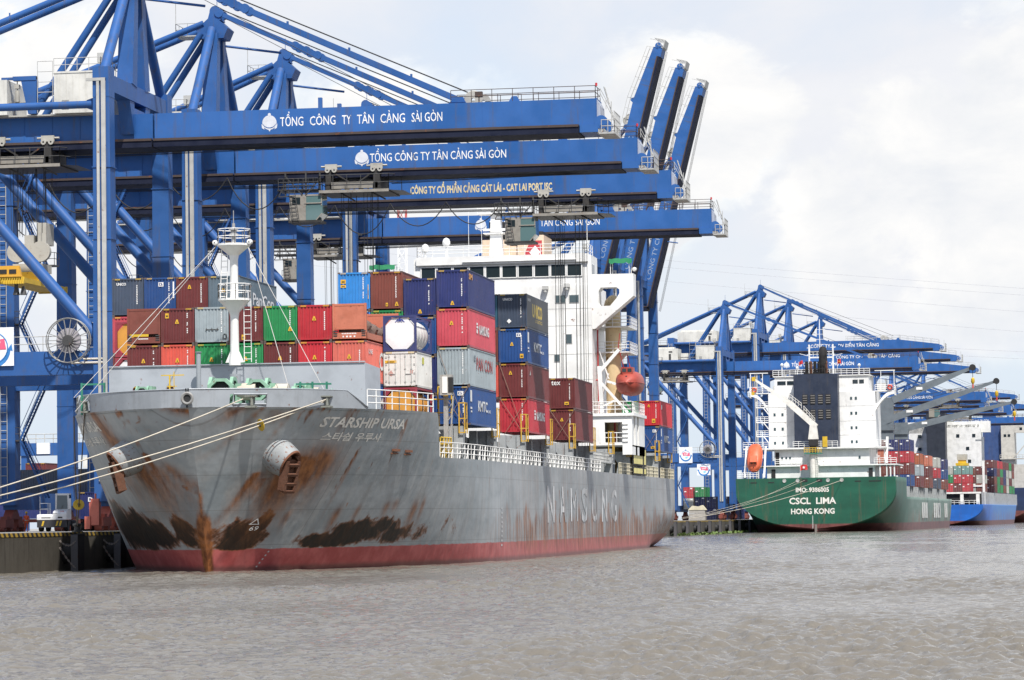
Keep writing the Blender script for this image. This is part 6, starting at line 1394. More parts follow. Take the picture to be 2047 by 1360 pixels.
GOLD = paint('gold_lettering', (.62, .52, .30), .6, dirt=.2)
TCSG = [('TỔNG', 12.9, 2.2, .004), ('CÔNG', 15.4, 2.4, .004), ('TY', 18.1, 1.0, .004), ('TÂN', 19.35, 1.65, .004), ('CẢNG', 21.3, 2.3, .004), ('SÀI GÒN', 23.9, 2.8, .004)]
def build_cranes():
    c1 = crane('S', 263, -73.0, 0, 'blue crane closest to the bow of the grey ship, its boom highest in the picture', tx=-12.0, words=[(a, b-.05, w-.25, o) for a, b, w, o in TCSG], near=True, rope=Z0(27.6), reel=True, back=34, emb=11.95)
    c2 = crane('S', 291, -73.0, 0, 'blue crane whose trolley and glazed cab hang above the mast of the grey ship', tx=10.2, words=[('TỔNG CÔNG TY TÂN CẢNG SÀI GÒN', 14.7, 12.5, .004)], near=True, rope=Z0(11.5), stairs=True, emb=13.95, back=34)
    c3 = crane('S', 319, -73.0, 0, 'blue crane with gold lettering on its boom, cab above the grey ship bridge', tx=25.5, words=[('CÔNG TY CỔ PHẦN CẢNG CÁT LÁI - CAT LAI PORT JSC', 13.1, 14.2, .035)], wcol=GOLD, near=True, rope=Z0(8.2), stairs=True, emb=False, wx=(0, 0, .72, .62))
    c4 = crane('S', 360, -73.0, 0, 'blue crane with the lowest lowered boom over the bridge of the grey ship', tx=-6.3, words=[('TỔNG CÔNG TY', 14.3, 5.4, .004), ('TÂN CẢNG SÀI GÒN', 20.0, 6.65, .004)], near=True, rope=Z0(12), stairs=True, emb=13.3)
    signboard(c1, -9.2, -9.7, Z0(16.2), 3.6, 3.1)
    for u, lb, tx_ in ((545, 'blue crane with raised boom, first of three behind the grey ship bridge', 'CÔNG TY CP DV BIỂN VIỆT PHƯỚC'), (571, 'blue crane with raised boom standing between two other raised booms', 'CÔNG TY CP DV BIỂN TÂN CẢNG'), (597, 'blue crane with raised boom, the lowest of three and closest to the green ship', 'CÔNG TY CP DV BIỂN TÂN CẢNG')):
        crane('L', u, quay_x(u)-3.4, .034, lb, words=[(tx_, 5.5, 21, .0)], up=True, emb=False, wx=(0, 0, .85, .7), wcol=paint('faded_boom_lettering', (.30, .38, .50), .6, dirt=.3))
    far = [('S', 712, 'blue crane with its lowered boom passing behind the funnel of the green ship', dict(words=[('TỔNG CÔNG TY TÂN CẢNG SÀI GÒN', 14.7, 13.5, .01)], outreach=42.4, reel=True, tx=-14, emb=13.6, stairs=True)),
           ('L', 772, 'blue crane with tapered boom tip, first behind the straight boom over the green ship', dict(words=[('CÔNG TY CP DV BIỂN TÂN CẢNG', 12, 16, .01)], emb=False, stairs=True)),
           ('L', 827, 'blue crane with tapered boom tip just under another tapered tip, behind the green ship', dict(words=[('CÔNG TY CP DV BIỂN TÂN CẢNG', 12, 16, .01)], emb=False)),
           ('L', 897, 'blue crane with tapered boom tip above the grey ship crane jibs', dict(words=[('CÔNG TY CP DV BIỂN TÂN CẢNG', 12, 16, .01)], emb=False)),
           ('S', 925, 'far blue crane with a straight boom between two grey ship crane jibs', dict(words=[('TỔNG CÔNG TY TÂN CẢNG SÀI GÒN', 14.7, 13.5, .01)], outreach=43.3, emb=13.3, tx=30)),
           ('S', 968, 'far blue crane with a straight boom low behind the grey ship crane jibs', dict(words=[('TỔNG CÔNG TY TÂN CẢNG SÀI GÒN', 14.7, 13.5, .01)], outreach=40, emb=13.3, tx=12)),
           ('S', 1165, 'far blue crane with a straight boom behind the tapered tip over the blue ship', dict(words=[('TỔNG CÔNG TY TÂN CẢNG SÀI GÒN', 14.7, 13.5, .01)], outreach=42, emb=13.3)),
           ('S', 1010, 'far blue crane with a straight boom above the blue ship bridge', dict(words=[('TỔNG CÔNG TY TÂN CẢNG SÀI GÒN', 14.7, 13.5, .01)], outreach=41.5, emb=13.3)),
           ('S', 1046, 'far blue crane with a trolley over the containers of the blue ship', dict(words=[('TỔNG CÔNG TY TÂN CẢNG SÀI GÒN', 14.7, 13.5, .01)], outreach=43.4, emb=13.3, tx=25)),
           ('L', 1108, 'far blue crane with a tapered boom tip above the blue ship', dict(words=[('CÔNG TY CP DV BIỂN TÂN CẢNG', 12, 16, .01)], emb=False, outreach=41)),
           ('L', 1230, 'farthest blue crane, lowest boom at the edge of the view', dict(words=[('CÔNG TY CP DV BIỂN TÂN CẢNG', 12, 16, .01)], emb=False))]
    for kind, u, lb, kw in far:
        hd = math.atan((quay_x(u+20)-quay_x(u-20))/40)
        c = crane(kind, u, quay_x(u)-3.5, hd, lb, **kw)
        if u == 712: signboard(c, -7.6, -9.8, Z0(15.2), 2.9, 3.4); signboard(c, -3.8, -9.3, Z0(12.5), 2.9, 2.4)
    # spreader under the first crane's trolley
    t = thing('spreader', 'yellow container spreader hanging on ropes behind the blue brace', 'spreader', (-73-8.9, 263, 0)); zz = 23.1
    mb = MB(); mb.box(-1.2, 1.2, -6.0, 6.0, zz+.1, zz+.5); mb.box(-1.1, 1.1, -1.5, 1.5, zz+.5, zz+1.3); 
    for sy in (-1, 1): mb.box(-1.25, 1.25, sy*6.0-.15, sy*6.0+.15, zz, zz+.55)
    mb.build('spreader_beam', YELLOW, t)
    mb = MB(); mb.prism([(-1.05, zz+.55), (1.05, zz+.55), (.85, zz+1.45), (-.85, zz+1.45)], 'y', -6.3, -5.9)
    mb.build('end_frame', paint('spreader_orange', (.65, .33, .02), .5, dirt=.2), t)
    mb = MB(); [mb.box(-.75+k*.8, -.15+k*.8, -6.34, -6.3, zz+.8, zz+1.15) for k in (0, 1)]; mb.build('lamp_recess', BLACK, t)
    mb = MB(); [mb.bar((-1.2+k*.2, -6.2, zz-.05), (-1.1+k*.2, -6.2, zz+.5), .07) for k in range(13)]; mb.build('flipper_rack', YELLOW, t)
    mb = MB()
    for x in (-.9, 1.1): mb.lathe([(.02, -.25), (.85, -.25), (.85, .25), (.02, .25)], (x, -1.0, zz+3.0), 'y', 22)
    mb.box(-1.2, 1.3, -1.4, 1.4, zz+1.3, zz+2.0); mb.box(-.3, .5, -1, 1, zz+2.0, zz+4.4); mb.box(.8, 1.6, -1.1, 1.1, zz+3.6, zz+5.4); mb.build('head_block', DULLWHITE, t)
    mb = MB(); [mb.lathe([(.12, 0), (.28, -.6), (.3, -.7)], (x, -5.5, zz-.2), 'z', 8) for x in (1.0, .4)]; mb.bar((.4, -5.5, zz+.2), (.4, -5.5, zz-.5), .25); mb.build('lamp', DARKSTEEL, t)
    mb = MB(); [mb.tube((x, y, zz+2), (x*.9, y, 33.0), .03, 4, caps=False) for x in (-.9, .9) for y in (-1.2, 1.2)]; mb.build('hoist_rope', WIRE, t)
def Z0(z): return z-QZ
build_cranes()
# ------------------------------------------------------------------ the other ships
def loft_hull(name, L, B, D, mat, parent, zc=8.4, R0=7.6, entry=32.0, flare=5.0, zb=-1.2, step=None):
    """stern at y=0 with a flat transom whose lower edge is an arc, bow at y=L"""
    ys = np.concatenate([np.linspace(0, 60, 16), np.linspace(70, L-entry-8, 8), np.linspace(L-entry, L, 12)]); zs = np.concatenate([np.linspace(zb, zc, 16), np.linspace(zc, D, 4)[1:]])
    v = []; f = []
    if step: ys = np.sort(np.concatenate([ys, [step[0], step[0]+.3]]))
    for y in ys:
        k = min(1.0, y/55.0); R_ = R0+45*k**1.6
        for z in (zs if not step or y <= step[0] else zs*np.where(zs > 0, step[1]/D, 1)):
            q = max(0.0, min(1.0, (zc-z)/R_)); b = B/2*math.sqrt(max(0.0, 1-q*q))
            t = max(0.0, min(1.0, z/D)); e = entry*(1.0-.25*t); yb = L-flare*(1-t)
            s = max(0.0, min(1.0, (yb-y)/e)); b *= (1-(1-s)**2.3)**(.8-.3*t)
            v.append((b, min(y, yb), z))
    n = len(zs); m = len(ys); V = v+[(-p[0], p[1], p[2]) for p in v]; o = len(v)
    for i in range(m-1):
        for j in range(n-1):
            a = (i*n+j, (i+1)*n+j, (i+1)*n+j+1, i*n+j+1); f.append(a); f.append(tuple(o+k for k in reversed(a)))
    nside = len(f)
    for j in range(n-1): f.append((j, j+1, o+j+1, o+j))
    for i in range(m-1): a = (i*n+n-1, (i+1)*n+n-1, o+(i+1)*n+n-1, o+i*n+n-1); f.append(a)
    me = bpy.data.meshes.new(name); me.from_pydata(V, [], f); me.materials.append(mat)
    me.polygons.foreach_set('use_smooth', [True]*nside+[False]*(len(f)-nside)); me.update(); return link(bpy.data.objects.new(name, me), parent)
def hull_paint(name, col, fade, zred, streak=0.5):
    m = bpy.data.materials.new(name); m.use_nodes = True; nt = m.node_tree; N = nt.nodes.new; L = nt.links.new
    P = nt.nodes['Principled BSDF']; P.inputs['Roughness'].default_value = .5
    tc = N('ShaderNodeTexCoord'); sx = N('ShaderNodeSeparateXYZ'); L(tc.outputs['Object'], sx.inputs[0])
    def noise(scl, det=6):
        mp = N('ShaderNodeMapping'); mp.inputs['Scale'].default_value = scl; L(tc.outputs['Object'], mp.inputs[0]); n = N('ShaderNodeTexNoise'); n.inputs['Scale'].default_value = 1; n.inputs['Detail'].default_value = det; n.inputs['Roughness'].default_value = .62; L(mp.outputs[0], n.inputs['Vector']); return n.outputs['Fac']
    def ramp(f, a, b, lo=0., hi=1.):
        r = N('ShaderNodeMapRange'); r.interpolation_type = 'SMOOTHSTEP'; L(f, r.inputs[0])
        for i, x in ((1, a), (2, b), (3, lo), (4, hi)): r.inputs[i].default_value = x
        return r.outputs[0]
    def mix(f, a, b):
        x = N('ShaderNodeMix'); x.data_type = 'RGBA'; L(f, x.inputs[0])
        for i, c in ((6, a), (7, b)):
            if isinstance(c, tuple): x.inputs[i].default_value = (*c, 1)
            else: L(c, x.inputs[i])
        return x.outputs[2]
    g = mix(ramp(noise((.15, .15, .3)), .35, .7), tuple(c*.8 for c in col), tuple(c*1.15 for c in col))
    # the ship's side has chalked more than its transom
    side = ramp(sx.outputs['Y'], 22, 60); g = mix(side, g, mix(ramp(noise((.08, .08, .5)), .3, .7), fade, tuple(.5*a+.5*b for a, b in zip(col, fade))))
    g = mix(ramp(noise((.9, .9, .07)), .55, .75, 0, streak), g, (.12, .075, .045)); g = mix(ramp(noise((2.5, .6, .12)), .60, .72, 0, streak*.8), g, (.16, .06, .025))
    dn = N('ShaderNodeMath'); dn.operation = 'MULTIPLY'; L(side, dn.inputs[0]); L(ramp(noise((.5, .5, .06)), .46, .62, 0, .8), dn.inputs[1])
    dm = N('ShaderNodeMath'); dm.operation = 'MULTIPLY'; L(dn.outputs[0], dm.inputs[0]); L(ramp(sx.outputs['Z'], 5.5, 2.0), dm.inputs[1])
    g = mix(dm.outputs[0], g, (.17, .075, .045))
    g = mix(ramp(sx.outputs['Z'], zred+.15, zred-.15), g, mix(ramp(noise((.5, .5, .5)), .3, .7), (.085, .025, .024), (.17, .055, .048)))
    L(g, P.inputs['Base Color']); return m
def world_of(o): bpy.context.view_layer.update(); return o.matrix_world.copy()
FARM = {}
def far_container_mesh(L_):
    if L_ in FARM: return FARM[L_]
    H = 2.591; w = CW/2; mb = MB(); mb.box(-w, w, 0, L_, .03, H, 0)
    for x in (-.85, -.35, .35, .85): mb.box(x-.04, x+.04, -.05, 0, .1, H-.1, 1)
    mb.box(-.03, .03, -.03, 0, .05, H-.05, 2)
    for z in (.5, 1.25, 1.95): [mb.box(x-.14, x+.14, -.06, -.0, z, z+.09, 1) for x in (-.85, -.35, .35, .85)]
    mb.box(.45, .95, -.055, 0, 2.15, 2.4, 3); mb.box(-.95, -.5, -.055, 0, 1.45, 1.7, 3)
    n = int(L_/.6)
    for i in range(n):
        y = .3+i*(L_-.6)/n; mb.box(w-.01, w+.03, y, y+.28, .2, H-.15, 0); mb.box(-w-.03, -w+.01, y, y+.28, .2, H-.15, 0)
    for x, y in ((-w-.03, 0), (w-.09, 0), (-w-.03, L_-.12), (w-.09, L_-.12)): mb.box(x, x+.12, y-.01, y+.12, 0, H+.02, 2)
    FARM[L_] = mb.mesh('far_container', [cmat('maroon'), GALV, CFRAME, WHITE]); return FARM[L_]
CNAME = dict(maroon='maroon', brown='brown', blue='blue', navy='navy', gray='pale grey', cream='cream', crimson='crimson', rust='rusty orange', green='green', jade='pale jade', lightgray='light grey', red='red', skyblue='sky blue', salmon='salmon', slate='slate', orange='dull orange', coral='coral red')
def far_container(ship_m, x, y, z, col, label, group, L_=C40):
    me = far_container_mesh(L_); o = bpy.data.objects.new('shipping_container', me); COL.objects.link(o)
    o.matrix_world = ship_m @ Matrix.Translation((x, y, z)); tag(o, label, 'container', group)
    gl = DOORBAR(col); 
    o.material_slots[0].link = 'OBJECT'; o.material_slots[0].material = cmat(col); o.material_slots[1].link = 'OBJECT'; o.material_slots[1].material = gl
    return o
def DOORBAR(col):
    c = tuple(.65*v+.35*.4 for v in PAL[col]); return paint('lockrod_'+col, c, .5, dirt=.2)
ORD = ['bottom', 'second', 'third', 'fourth', 'fifth']; NTH = ['outermost', 'second', 'third', 'fourth', 'fifth']

def green_ship():
    S2 = thing('container_ship', 'green container ship seen from its flat stern, white house and navy funnel above', 'container ship', (-44.5, 691, 0), -.042, 'container ships moored along the quay')
    HG = hull_paint('green_hull_paint', (.009, .085, .050), (.15, .215, .18), 1.7, .75)
    loft_hull('hull', 206, 33.6, 11.45, HG, S2, step=(30.0, 7.3))
    Wt = paint('green_ship_white', (.80, .80, .78), .45, dirt=.15, rust=.12, streak=.12, scale=.3)
    NV = paint('funnel_navy', (.018, .028, .055), .45, dirt=.15, streak=.25)
    mb = MB(); mb.box(-.25, .25, -.2, 8, -1, 1.6); mb.build('rudder_horn', paint('skeg', (.2, .17, .15), .6, dirt=.4), S2)
    for txt, z, h, w in (('IMO: 9386005', 8.45, .95, 7.0), ('CSCL  LIMA', 5.95, 1.35, 9.9), ('HONG KONG', 3.85, 1.15, 9.2)):
        lettering(txt, lambda s, t, w=w, z=z: (-.6-w/2+s, -.03, z+t), h, w, paint('stern_name_paint', (.74, .72, .66), .6, dirt=.2, rust=.25, scale=.8), S2, 'stern_name', .03)
    for k in range(16): 
        mb = MB() if k == 0 else mb
        mb.box(-.75, -.55, -.03, -.02, .8+k*.17, .87+k*.17)
    mb.build('draught_mark', WHITE, S2)
    mb = MB()
    for x, w in ((-13, 1.4), (-9.3, 1.3), (9.0, 1.3), (12.6, 2.6)): mb.box(x-w/2, x+w/2, -.04, .05, 10.45, 10.65, 0)
    for x in (-2.2, .9): mb.box(x-.6, x+.6, -.04, .05, 10.55, 11.15, 0)
    for x in (-6.5, -3.7, 2.7, 5.6): mb.lathe([(.02, -.05), (.3, -.05), (.36, -.12), (.42, -.03)], (x, 0, 10.85), 'y', 14, 1)
    mb.build('stern_fairlead', [BLACK, GALV], S2)
    # faded letters on the side
    OL = paint('side_letter_paint', (.62, .63, .61), .6, dirt=.4, rust=.5, streak=.5)
    for y0, n in ((74, 3), (112, 4), (150, 2)):
        for k in range(n): mb = MB(); mb.box(16.82, 16.9, y0+k*6.2, y0+k*6.2+3.6, 2.6, 6.2); mb.build('hull_letter', OL, S2)
    # deck house tiers
    mb = MB()
    mb.box(-10.9, 12.0, 6.4, 22, 11.4, 14.0); mb.box(-9.2, 11.0, 6.2, 22, 14.0, 17.7)
    mb.box(-15.8, 16.7, 5.6, 24, 13.95, 14.2); mb.box(-15.8, 14.6, 5.2, 24, 17.6, 17.95)
    mb.box(-10.9, 12.0, 11, 24, 17.95, 29.9); mb.box(-9.6, 10.6, 12, 24, 29.9, 33.3); mb.box(-9.9, 10.9, 11.7, 24, 33.3, 33.5)
    mb.build('house_block', Wt, S2)
    mb = MB()
    for z in (20.6, 23.6, 26.8): mb.box(-10.92, 12.02, 10.96, 11.02, z-.04, z+.04)
    mb.build('deck_seam', paint('seam_grey', (.6, .6, .58)), S2)
    CG = glass('cabin_glass', (.05, .08, .09))
    for z in (19.1, 22.1, 25.2, 28.4):
        for x in (-9.6, -7.9, 6.9, 7.9):
            if z > 28 and x < 0: continue
            mb = MB(); mb.box(x-.22, x+.22, 10.93, 11.0, z-.3, z+.3); mb.build('cabin_window', CG, S2)
    for x in (-7.6, -6.7, -5.9, 8.9):
        mb = MB(); mb.box(x-.2, x+.2, 6.13, 6.2, 15.4, 16.0); mb.build('cabin_window', CG, S2)
    for a, b in ((-9.0, -7.2), (-6.9, -5.2), (7.2, 8.3), (8.6, 9.6)):
        mb = MB(); mb.box(a, b, 11.92, 12.0, 31.6, 32.4); mb.build('bridge_window', GLASS, S2)
    for a, b, z0, z1 in ((-9.9, -9.1, 11.5, 13.4), (10.8, 11.6, 11.5, 13.4), (-9.0, -8.2, 14.2, 17.0)): mb = MB(); mb.box(a, b, 6.14, 6.2 if z0 > 12 else 6.4, z0, z1); mb.build('doorway', BLACK, S2)
    # bridge wings on curved brackets, rails, posts
    mb = MB()
    for s, xw, xb in ((-1, -14.9, -10.9), (1, 16.3, 12.0)):
        a, b = sorted((xb, xw)); mb.box(a, b, 11.2, 14, 29.75, 29.95); mb.box(min(xw, xw-s*.15), max(xw, xw-s*.15), 11.2, 14, 28.9, 31.0)
        n = 7
        for k in range(n):
            q0, q1 = k/n, (k+1)/n; x0, x1 = xb+(xw-xb)*q0, xb+(xw-xb)*q1; z0, z1 = 29.7-3.6*(1-q0)**2.2-.5, 29.7-3.6*(1-q1)**2.2-.5
            mb.quad([(x0, 11.2, z0), (x1, 11.2, z1), (x1, 11.2, min(29.7, z1+.75)), (x0, 11.2, min(29.7, z0+.75+(.9 if k == 0 else 0)))]); mb.quad([(x0, 11.2, z0), (x1, 11.2, z1), (x1, 13, z1), (x0, 13, z0)])
        for x in (xb+(xw-xb)*.3, xw-s*.2): mb.bar((x, 11.3, 30), (x, 11.3, 34.2), .14)
        mb.bar((xb, 11.3, 34.2), (xw, 11.3, 34.2), .18)
    mb.build('bridge_wing', Wt, S2)
    for x in (-13.9, 15.2):
        mb = MB(); mb.path([(x+.42*math.cos(a), 11.05, 30.6+.42*math.sin(a)) for a in np.linspace(0, 6.3, 13)], .22, 6); mb.build('life_ring', plain('ring_red', (.55, .06, .04)), S2)
    mb = MB()
    for x0, x1, y, z in ((-14.9, -10.9, 11.2, 29.95), (12, 16.3, 11.2, 29.95), (-9.9, 10.9, 11.7, 33.5), (-15.8, -9.2, 5.2, 17.95), (-5.1, 4.4, 5.2, 17.95), (11.5, 14.6, 5.2, 17.95), (-9.0, 0, 5.6, 14.2), (12, 16.7, 5.6, 14.2), (-16.5, -12, .2, 11.45)): mb.rail([(x0, y, z), (x1, y, z)], 1.25, 1.2, .06, 0, 2)
    mb.build('railing', Wt, S2)
    for z in (20.6, 23.6, 26.8):
        mb = MB(); mb.box(-13.6, -10.9, 11.2, 14, z-.1, z+.1); mb.rail([(-13.6, 11.2, z), (-10.9, 11.2, z)], 1.2, .8, .06, 0, 2); mb.bar((-12.0, 11.2, z-.1), (-10.9, 11.2, z-1.5), .2); mb.build('side_balcony', Wt, S2)
    mb = MB()
    for x in (16.2, 15.4, 14.6, 13.2, -15.6, -14.8): mb.bar((x, 6, 11.4), (x, 6, 14.0), .25); 
    for x in (-15.4, 14.2, 12.6): mb.bar((x, 6, 14.2), (x, 6, 17.6), .2)
    mb.build('deck_post', Wt, S2)
    # funnel with louvres, exhausts, masts
    mb = MB(); mb.box(-5.0, 4.4, 7.4, 10.95, 17.95, 33.6); mb.build('funnel', NV, S2)
    for r, z in ((0, 28.2), (1, 25.0)):
        for c in range(4):
            x = -2.6+c*1.65; mb = MB(); mb.box(x-.55, x+.55, 7.32, 7.42, z-1.05, z+1.05, 0)
            for k in range(4): mb.prism([(7.35, z-.85+k*.5), (7.2, z-.85+k*.5), (7.35, z-.55+k*.5)], 'x', x-.45, x+.45, 1)
            mb.build('louvre', [BLACK, plain('louvre_grey', (.055, .05, .045))], S2)
    mb = MB(); mb.box(-2.8, 2.6, 7.8, 10.5, 33.6, 33.8, 0); mb.rail([(-2.8, 7.8, 33.6), (2.6, 7.8, 33.6)], 2.3, .5, .05, 0, 1)
    for x in (-2.3, -1.4, -.5, .4, 1.9): mb.tube((x, 9, 33.7), (x, 8.8, 36.4), .35, 10, 1 if x in (-1.4, 1.9) else 0)
    mb.tube((1.2, 9, 33.7), (1.2, 8.7, 37.6), .75, 14); mb.lathe([(.02, -.2), (.85, -.15), (.9, .1), (.75, .3)], (1.25, 8.4, 38.0), 'y', 18); mb.xf(Matrix.Identity(4))
    mb.lathe([(.9, 35.9), (.9, 38.6), (.6, 39.4), (.05, 39.6)], (1.25, 9.0, 0), 'z', 16)
    mb.build('exhaust_pipe', [plain('soot_black', (.012, .011, .011), .8), RUSTY], S2)
    mb = MB()
    for x in (-2.1, 3.0): mb.bar((x, 13, 33.4), (x, 13, 40.2), .32); [mb.bar((x-.5, 13, z), (x+.5, 13, z), .12) for z in (36, 38, 39.5)]
    mb.bar((-2.1, 13, 37.4), (3.0, 13, 37.4), .3); mb.rail([(-2.1, 12.8, 37.5), (3.0, 12.8, 37.5)], 1.1, .8, .05); mb.bar((-4.2, 13, 38.3), (-2.1, 13, 37.7), .1); mb.bar((3, 13, 37.7), (5, 13, 38.1), .1)
    mb.tube((.2, 13, 37), (.2, 13, 45.6), .09, 6); [mb.bar((-1.0+.2, 13, z), (1.2+.2, 13, z), .08) for z in (40.2, 41.3, 42.4, 43.4)]
    for x, z in ((-8.0, 35.6), (-4.7, 34.9), (8.6, 35.2)): mb.tube((x, 12.5, 33.4), (x, 12.5, z), .1, 6); mb.lathe([(.2, z), (.35, z+.3), (.25, z+.6), (.02, z+.7)], (x, 12.5, 0), 'z', 12)
    mb.build('signal_mast', Wt, S2)
    # provision crane with a white jib
    pc = bpy.data.objects.new('provision_crane', None); link(pc, S2)
    mb = MB(); mb.tube((-.6, 3.4, 11.45), (-.6, 3.4, 16.5), .85, 14); mb.box(-1.5, .4, 2.6, 4.2, 18.2, 19.6, 1); mb.prism([(-1.6, 19.6), (.5, 19.6), (.2, 22.6), (-1.2, 22.6)], 'y', 2.7, 4.1); mb.box(-2.4, 1.2, 2.0, 4.8, 16.5, 16.7, 2); mb.box(-1.3, .1, 2.8, 4.0, 16.7, 18.2, 1); mb.ladder((.2, 2.4, 11.5), (.2, 2.4, 16.4), .5, .35, .05)
    mb.build('crane_post', [paint('post_white_worn', (.74, .72, .66), .5, dirt=.3, rust=.25), BLACK, plain('bottle_green', (.03, .20, .13))], pc)
    mb = MB(); mb.bar((.1, 3.2, 22.2), (-5.5, 3.2, 27.4), .7, 1.2, w2=.7, h2=1.3); mb.bar((-5.5, 3.2, 27.4), (-12.9, 3.2, 32.6), .7, 1.1, w2=.4, h2=.4); mb.rail([(-.1, 2.8, 22.9), (-2.4, 2.8, 25.6)], 1.1, .9, .05, 0, 1); mb.rail([(-2.9, 2.8, 26.2), (-5.4, 2.8, 28.2)], 1.1, .9, .05, 0, 1); mb.build('crane_jib', paint('post_white_worn', (.74, .72, .66)), pc)
    mb = MB(); mb.box(-13.4, -12.6, 2.9, 3.5, 32.2, 33.1); mb.box(-13.5, -12.9, 2.9, 3.5, 29.2, 29.9); mb.tube((-13.2, 3.2, 29.5), (-13.2, 3.2, 32.5), .05, 4); mb.rail([(-2.4, 2.0, 16.7), (1.2, 2.0, 16.7)], 1.1, .6, .06, 0, 2); mb.box(1.2, 2.2, 5.0, 5.6, 18.0, 20.2); mb.build('hook_block', YELLOW, pc)
    # launch ramp of the stern boat
    mb = MB()
    for x in (-15.0, -10.9): mb.bar((x, 1.2, 11.6), (x, 5.0, 18.3), .35, .35)
    mb.build('launch_ramp', Wt, S2)
    M2 = world_of(S2); p = M2 @ Vector((-12.95, 2.2, 15.9))
    b = lifeboat('lifeboat', 'orange free-fall lifeboat on the stern ramp of the green ship', p, -.042, R(52), 1.15, 6.4, 'enclosed lifeboats')
    # flags
    def flag(loc, pts, col, lb, cat='flag', star=None):
        t = thing('flag', lb, cat, loc, -.042); mb = MB(); n = 8
        (w, h, slope) = pts
        for i in range(n):
            a, b_ = i/n, (i+1)/n; fa = lambda q: (q*w, .12*math.sin(q*7), q*slope+.1*math.sin(q*5))
            pa, pb = fa(a), fa(b_); mb.quad([(pa[0], pa[1], pa[2]), (pb[0], pb[1], pb[2]), (pb[0]-.15*b_, pb[1], pb[2]+h), (pa[0]-.15*a, pa[1], pa[2]+h)])
        mb.build('flag_cloth', plain('flag_red', (.50, .02, .02), .8), t)
        if star: mb = MB(); mb.quad([(w*.5+star[0]*math.cos(a)*(1 if i % 2 == 0 else .45), -.16, slope*.5+h*.5+star[0]*math.sin(a)*(1 if i % 2 == 0 else .45)) for i, a in enumerate(np.linspace(math.pi/2, math.pi*2.5, 11)[:10])]); mb.build('flag_emblem', star[1], t)
        mb = MB(); mb.tube((w*0-.0, 0, -1.2), (0, 0, h+.3), .04, 5); mb.build('flag_staff', WHITE, t)
    flag(M2 @ Vector((-3.1, -.1, 12.9)), (1.6, 1.1, .35), None, 'red flag with a white flower emblem at the stern of the green ship', star=(.36, WHITE)); flag(M2 @ Vector((-4.3, 11.9, 35.5)), (.95, .75, .75), None, 'plain red flag flying beside the exhaust pipes of the green ship'); flag(M2 @ Vector((4.0, 11.9, 35.7)), (.85, 1.0, .35), None, 'red flag with a yellow star on the green ship mast', star=(.22, YELLOW))
    # deck cranes of the ship: grey posts with long jibs
    GJ = paint('jib_grey', (.13, .155, .175), .5, dirt=.25, rust=.12)
    for y, xp, jb, jt, yt in ((75, 4.0, (10.5, 30.0), (29, 37.3), 76), (113, 5.8, (1.0, 24.8), (32.4, 35.6), 115), (154, 6.0, (0.5, 24.0), (34.6, 31.9), 158)):
        dc = bpy.data.objects.new('deck_crane', None); link(dc, S2)
        mb = MB(); mb.box(xp-1.6, xp+1.6, y-1.6, y+1.6, 7.2, 30.5 if y == 75 else 32.0 if y == 113 else 27); mb.box(xp-2.0, xp+1.8, y-2, y+1.9, 24, 25.5); mb.build('crane_post', GJ, dc)
        mb = MB(); a = Vector((jb[0], y-2, jb[1])); b_ = Vector((jt[0], yt, jt[1])); k = a.lerp(b_, .55); mb.bar(a, k, .8, 1.7, w2=.9, h2=1.6); mb.bar(k, b_, .9, 1.6, w2=.6, h2=.6); mb.build('crane_jib', GJ, dc)
        mb = MB(); mb.lathe([(.02, -.6), (.75, -.6), (.75, .6), (.02, .6)], b_, 'y', 12); mb.build('jib_head', BLACK, dc)
        mb = MB(); c = a.lerp(b_, .33); mb.box(c.x-.7, c.x+.9, c.y-.52, c.y-.5, c.z-.1, c.z+.5); mb.build('load_sign', WHITE, dc)
        mb = MB(); hz = b_.z-3.2; mb.lathe([(.05, .9), (.4, .6), (.45, -.2), (.15, -.7)], (b_.x, b_.y, hz), 'z', 10, 0); mb.tube((b_.x, b_.y, hz), (b_.x, b_.y, hz-1.6), .18, 6, 1); mb.build('hook_block', [YELLOW, plain('ring_red', (.55, .06, .04))], dc)
        mb = MB(); mb.tube((b_.x, b_.y, hz), b_, .06, 4); mb.tube((xp, y, 31), b_, .05, 4); mb.tube((xp, y, 29.5), b_, .05, 4); mb.build('jib_rope', WIRE, dc)
    # boxes, davit and posts at the ship's side
    mb = MB(); mb.bar((14.4, 8, 14.4), (14.7, 8, 20), .5); mb.build('side_davit', Wt, S2)
    for y in np.arange(40, 170, 5.0): mb = MB(); mb.box(15.7, 16.3, y, y+.8, 7.2, 9.7); mb.build('lashing_post', paint('post_paint', (.33, .345, .35)), S2)
    mb = MB(); mb.box(-15.0, 15.0, 31, 186, 7.2, 9.6); mb.build('hatch_covers', paint('hatch_paint', (.30, .31, .31)), S2)
    bays = [(45, 5, [['blue', 'maroon', 'crimson', 'navy'], ['navy', 'maroon', 'crimson', 'navy'], ['maroon', 'brown', 'rust', 'maroon'], ['brown', 'rust', 'rust', 'maroon'], ['navy', 'brown', 'rust', 'blue'], ['maroon', 'navy', 'rust', 'blue'], ['blue', 'brown', 'navy', 'maroon']]),
            (74, 3, [['maroon', 'gray', 'orange'], ['crimson', 'lightgray', 'rust']]), (103, 3, [['brown', 'maroon', 'rust'], ['maroon', 'maroon', 'crimson']]), (131, 3, [['slate', 'crimson', 'lightgray'], ['blue', 'maroon', 'lightgray']]), (159, 3, [['brown', 'blue', 'navy'], ['maroon', 'navy', 'blue']])]
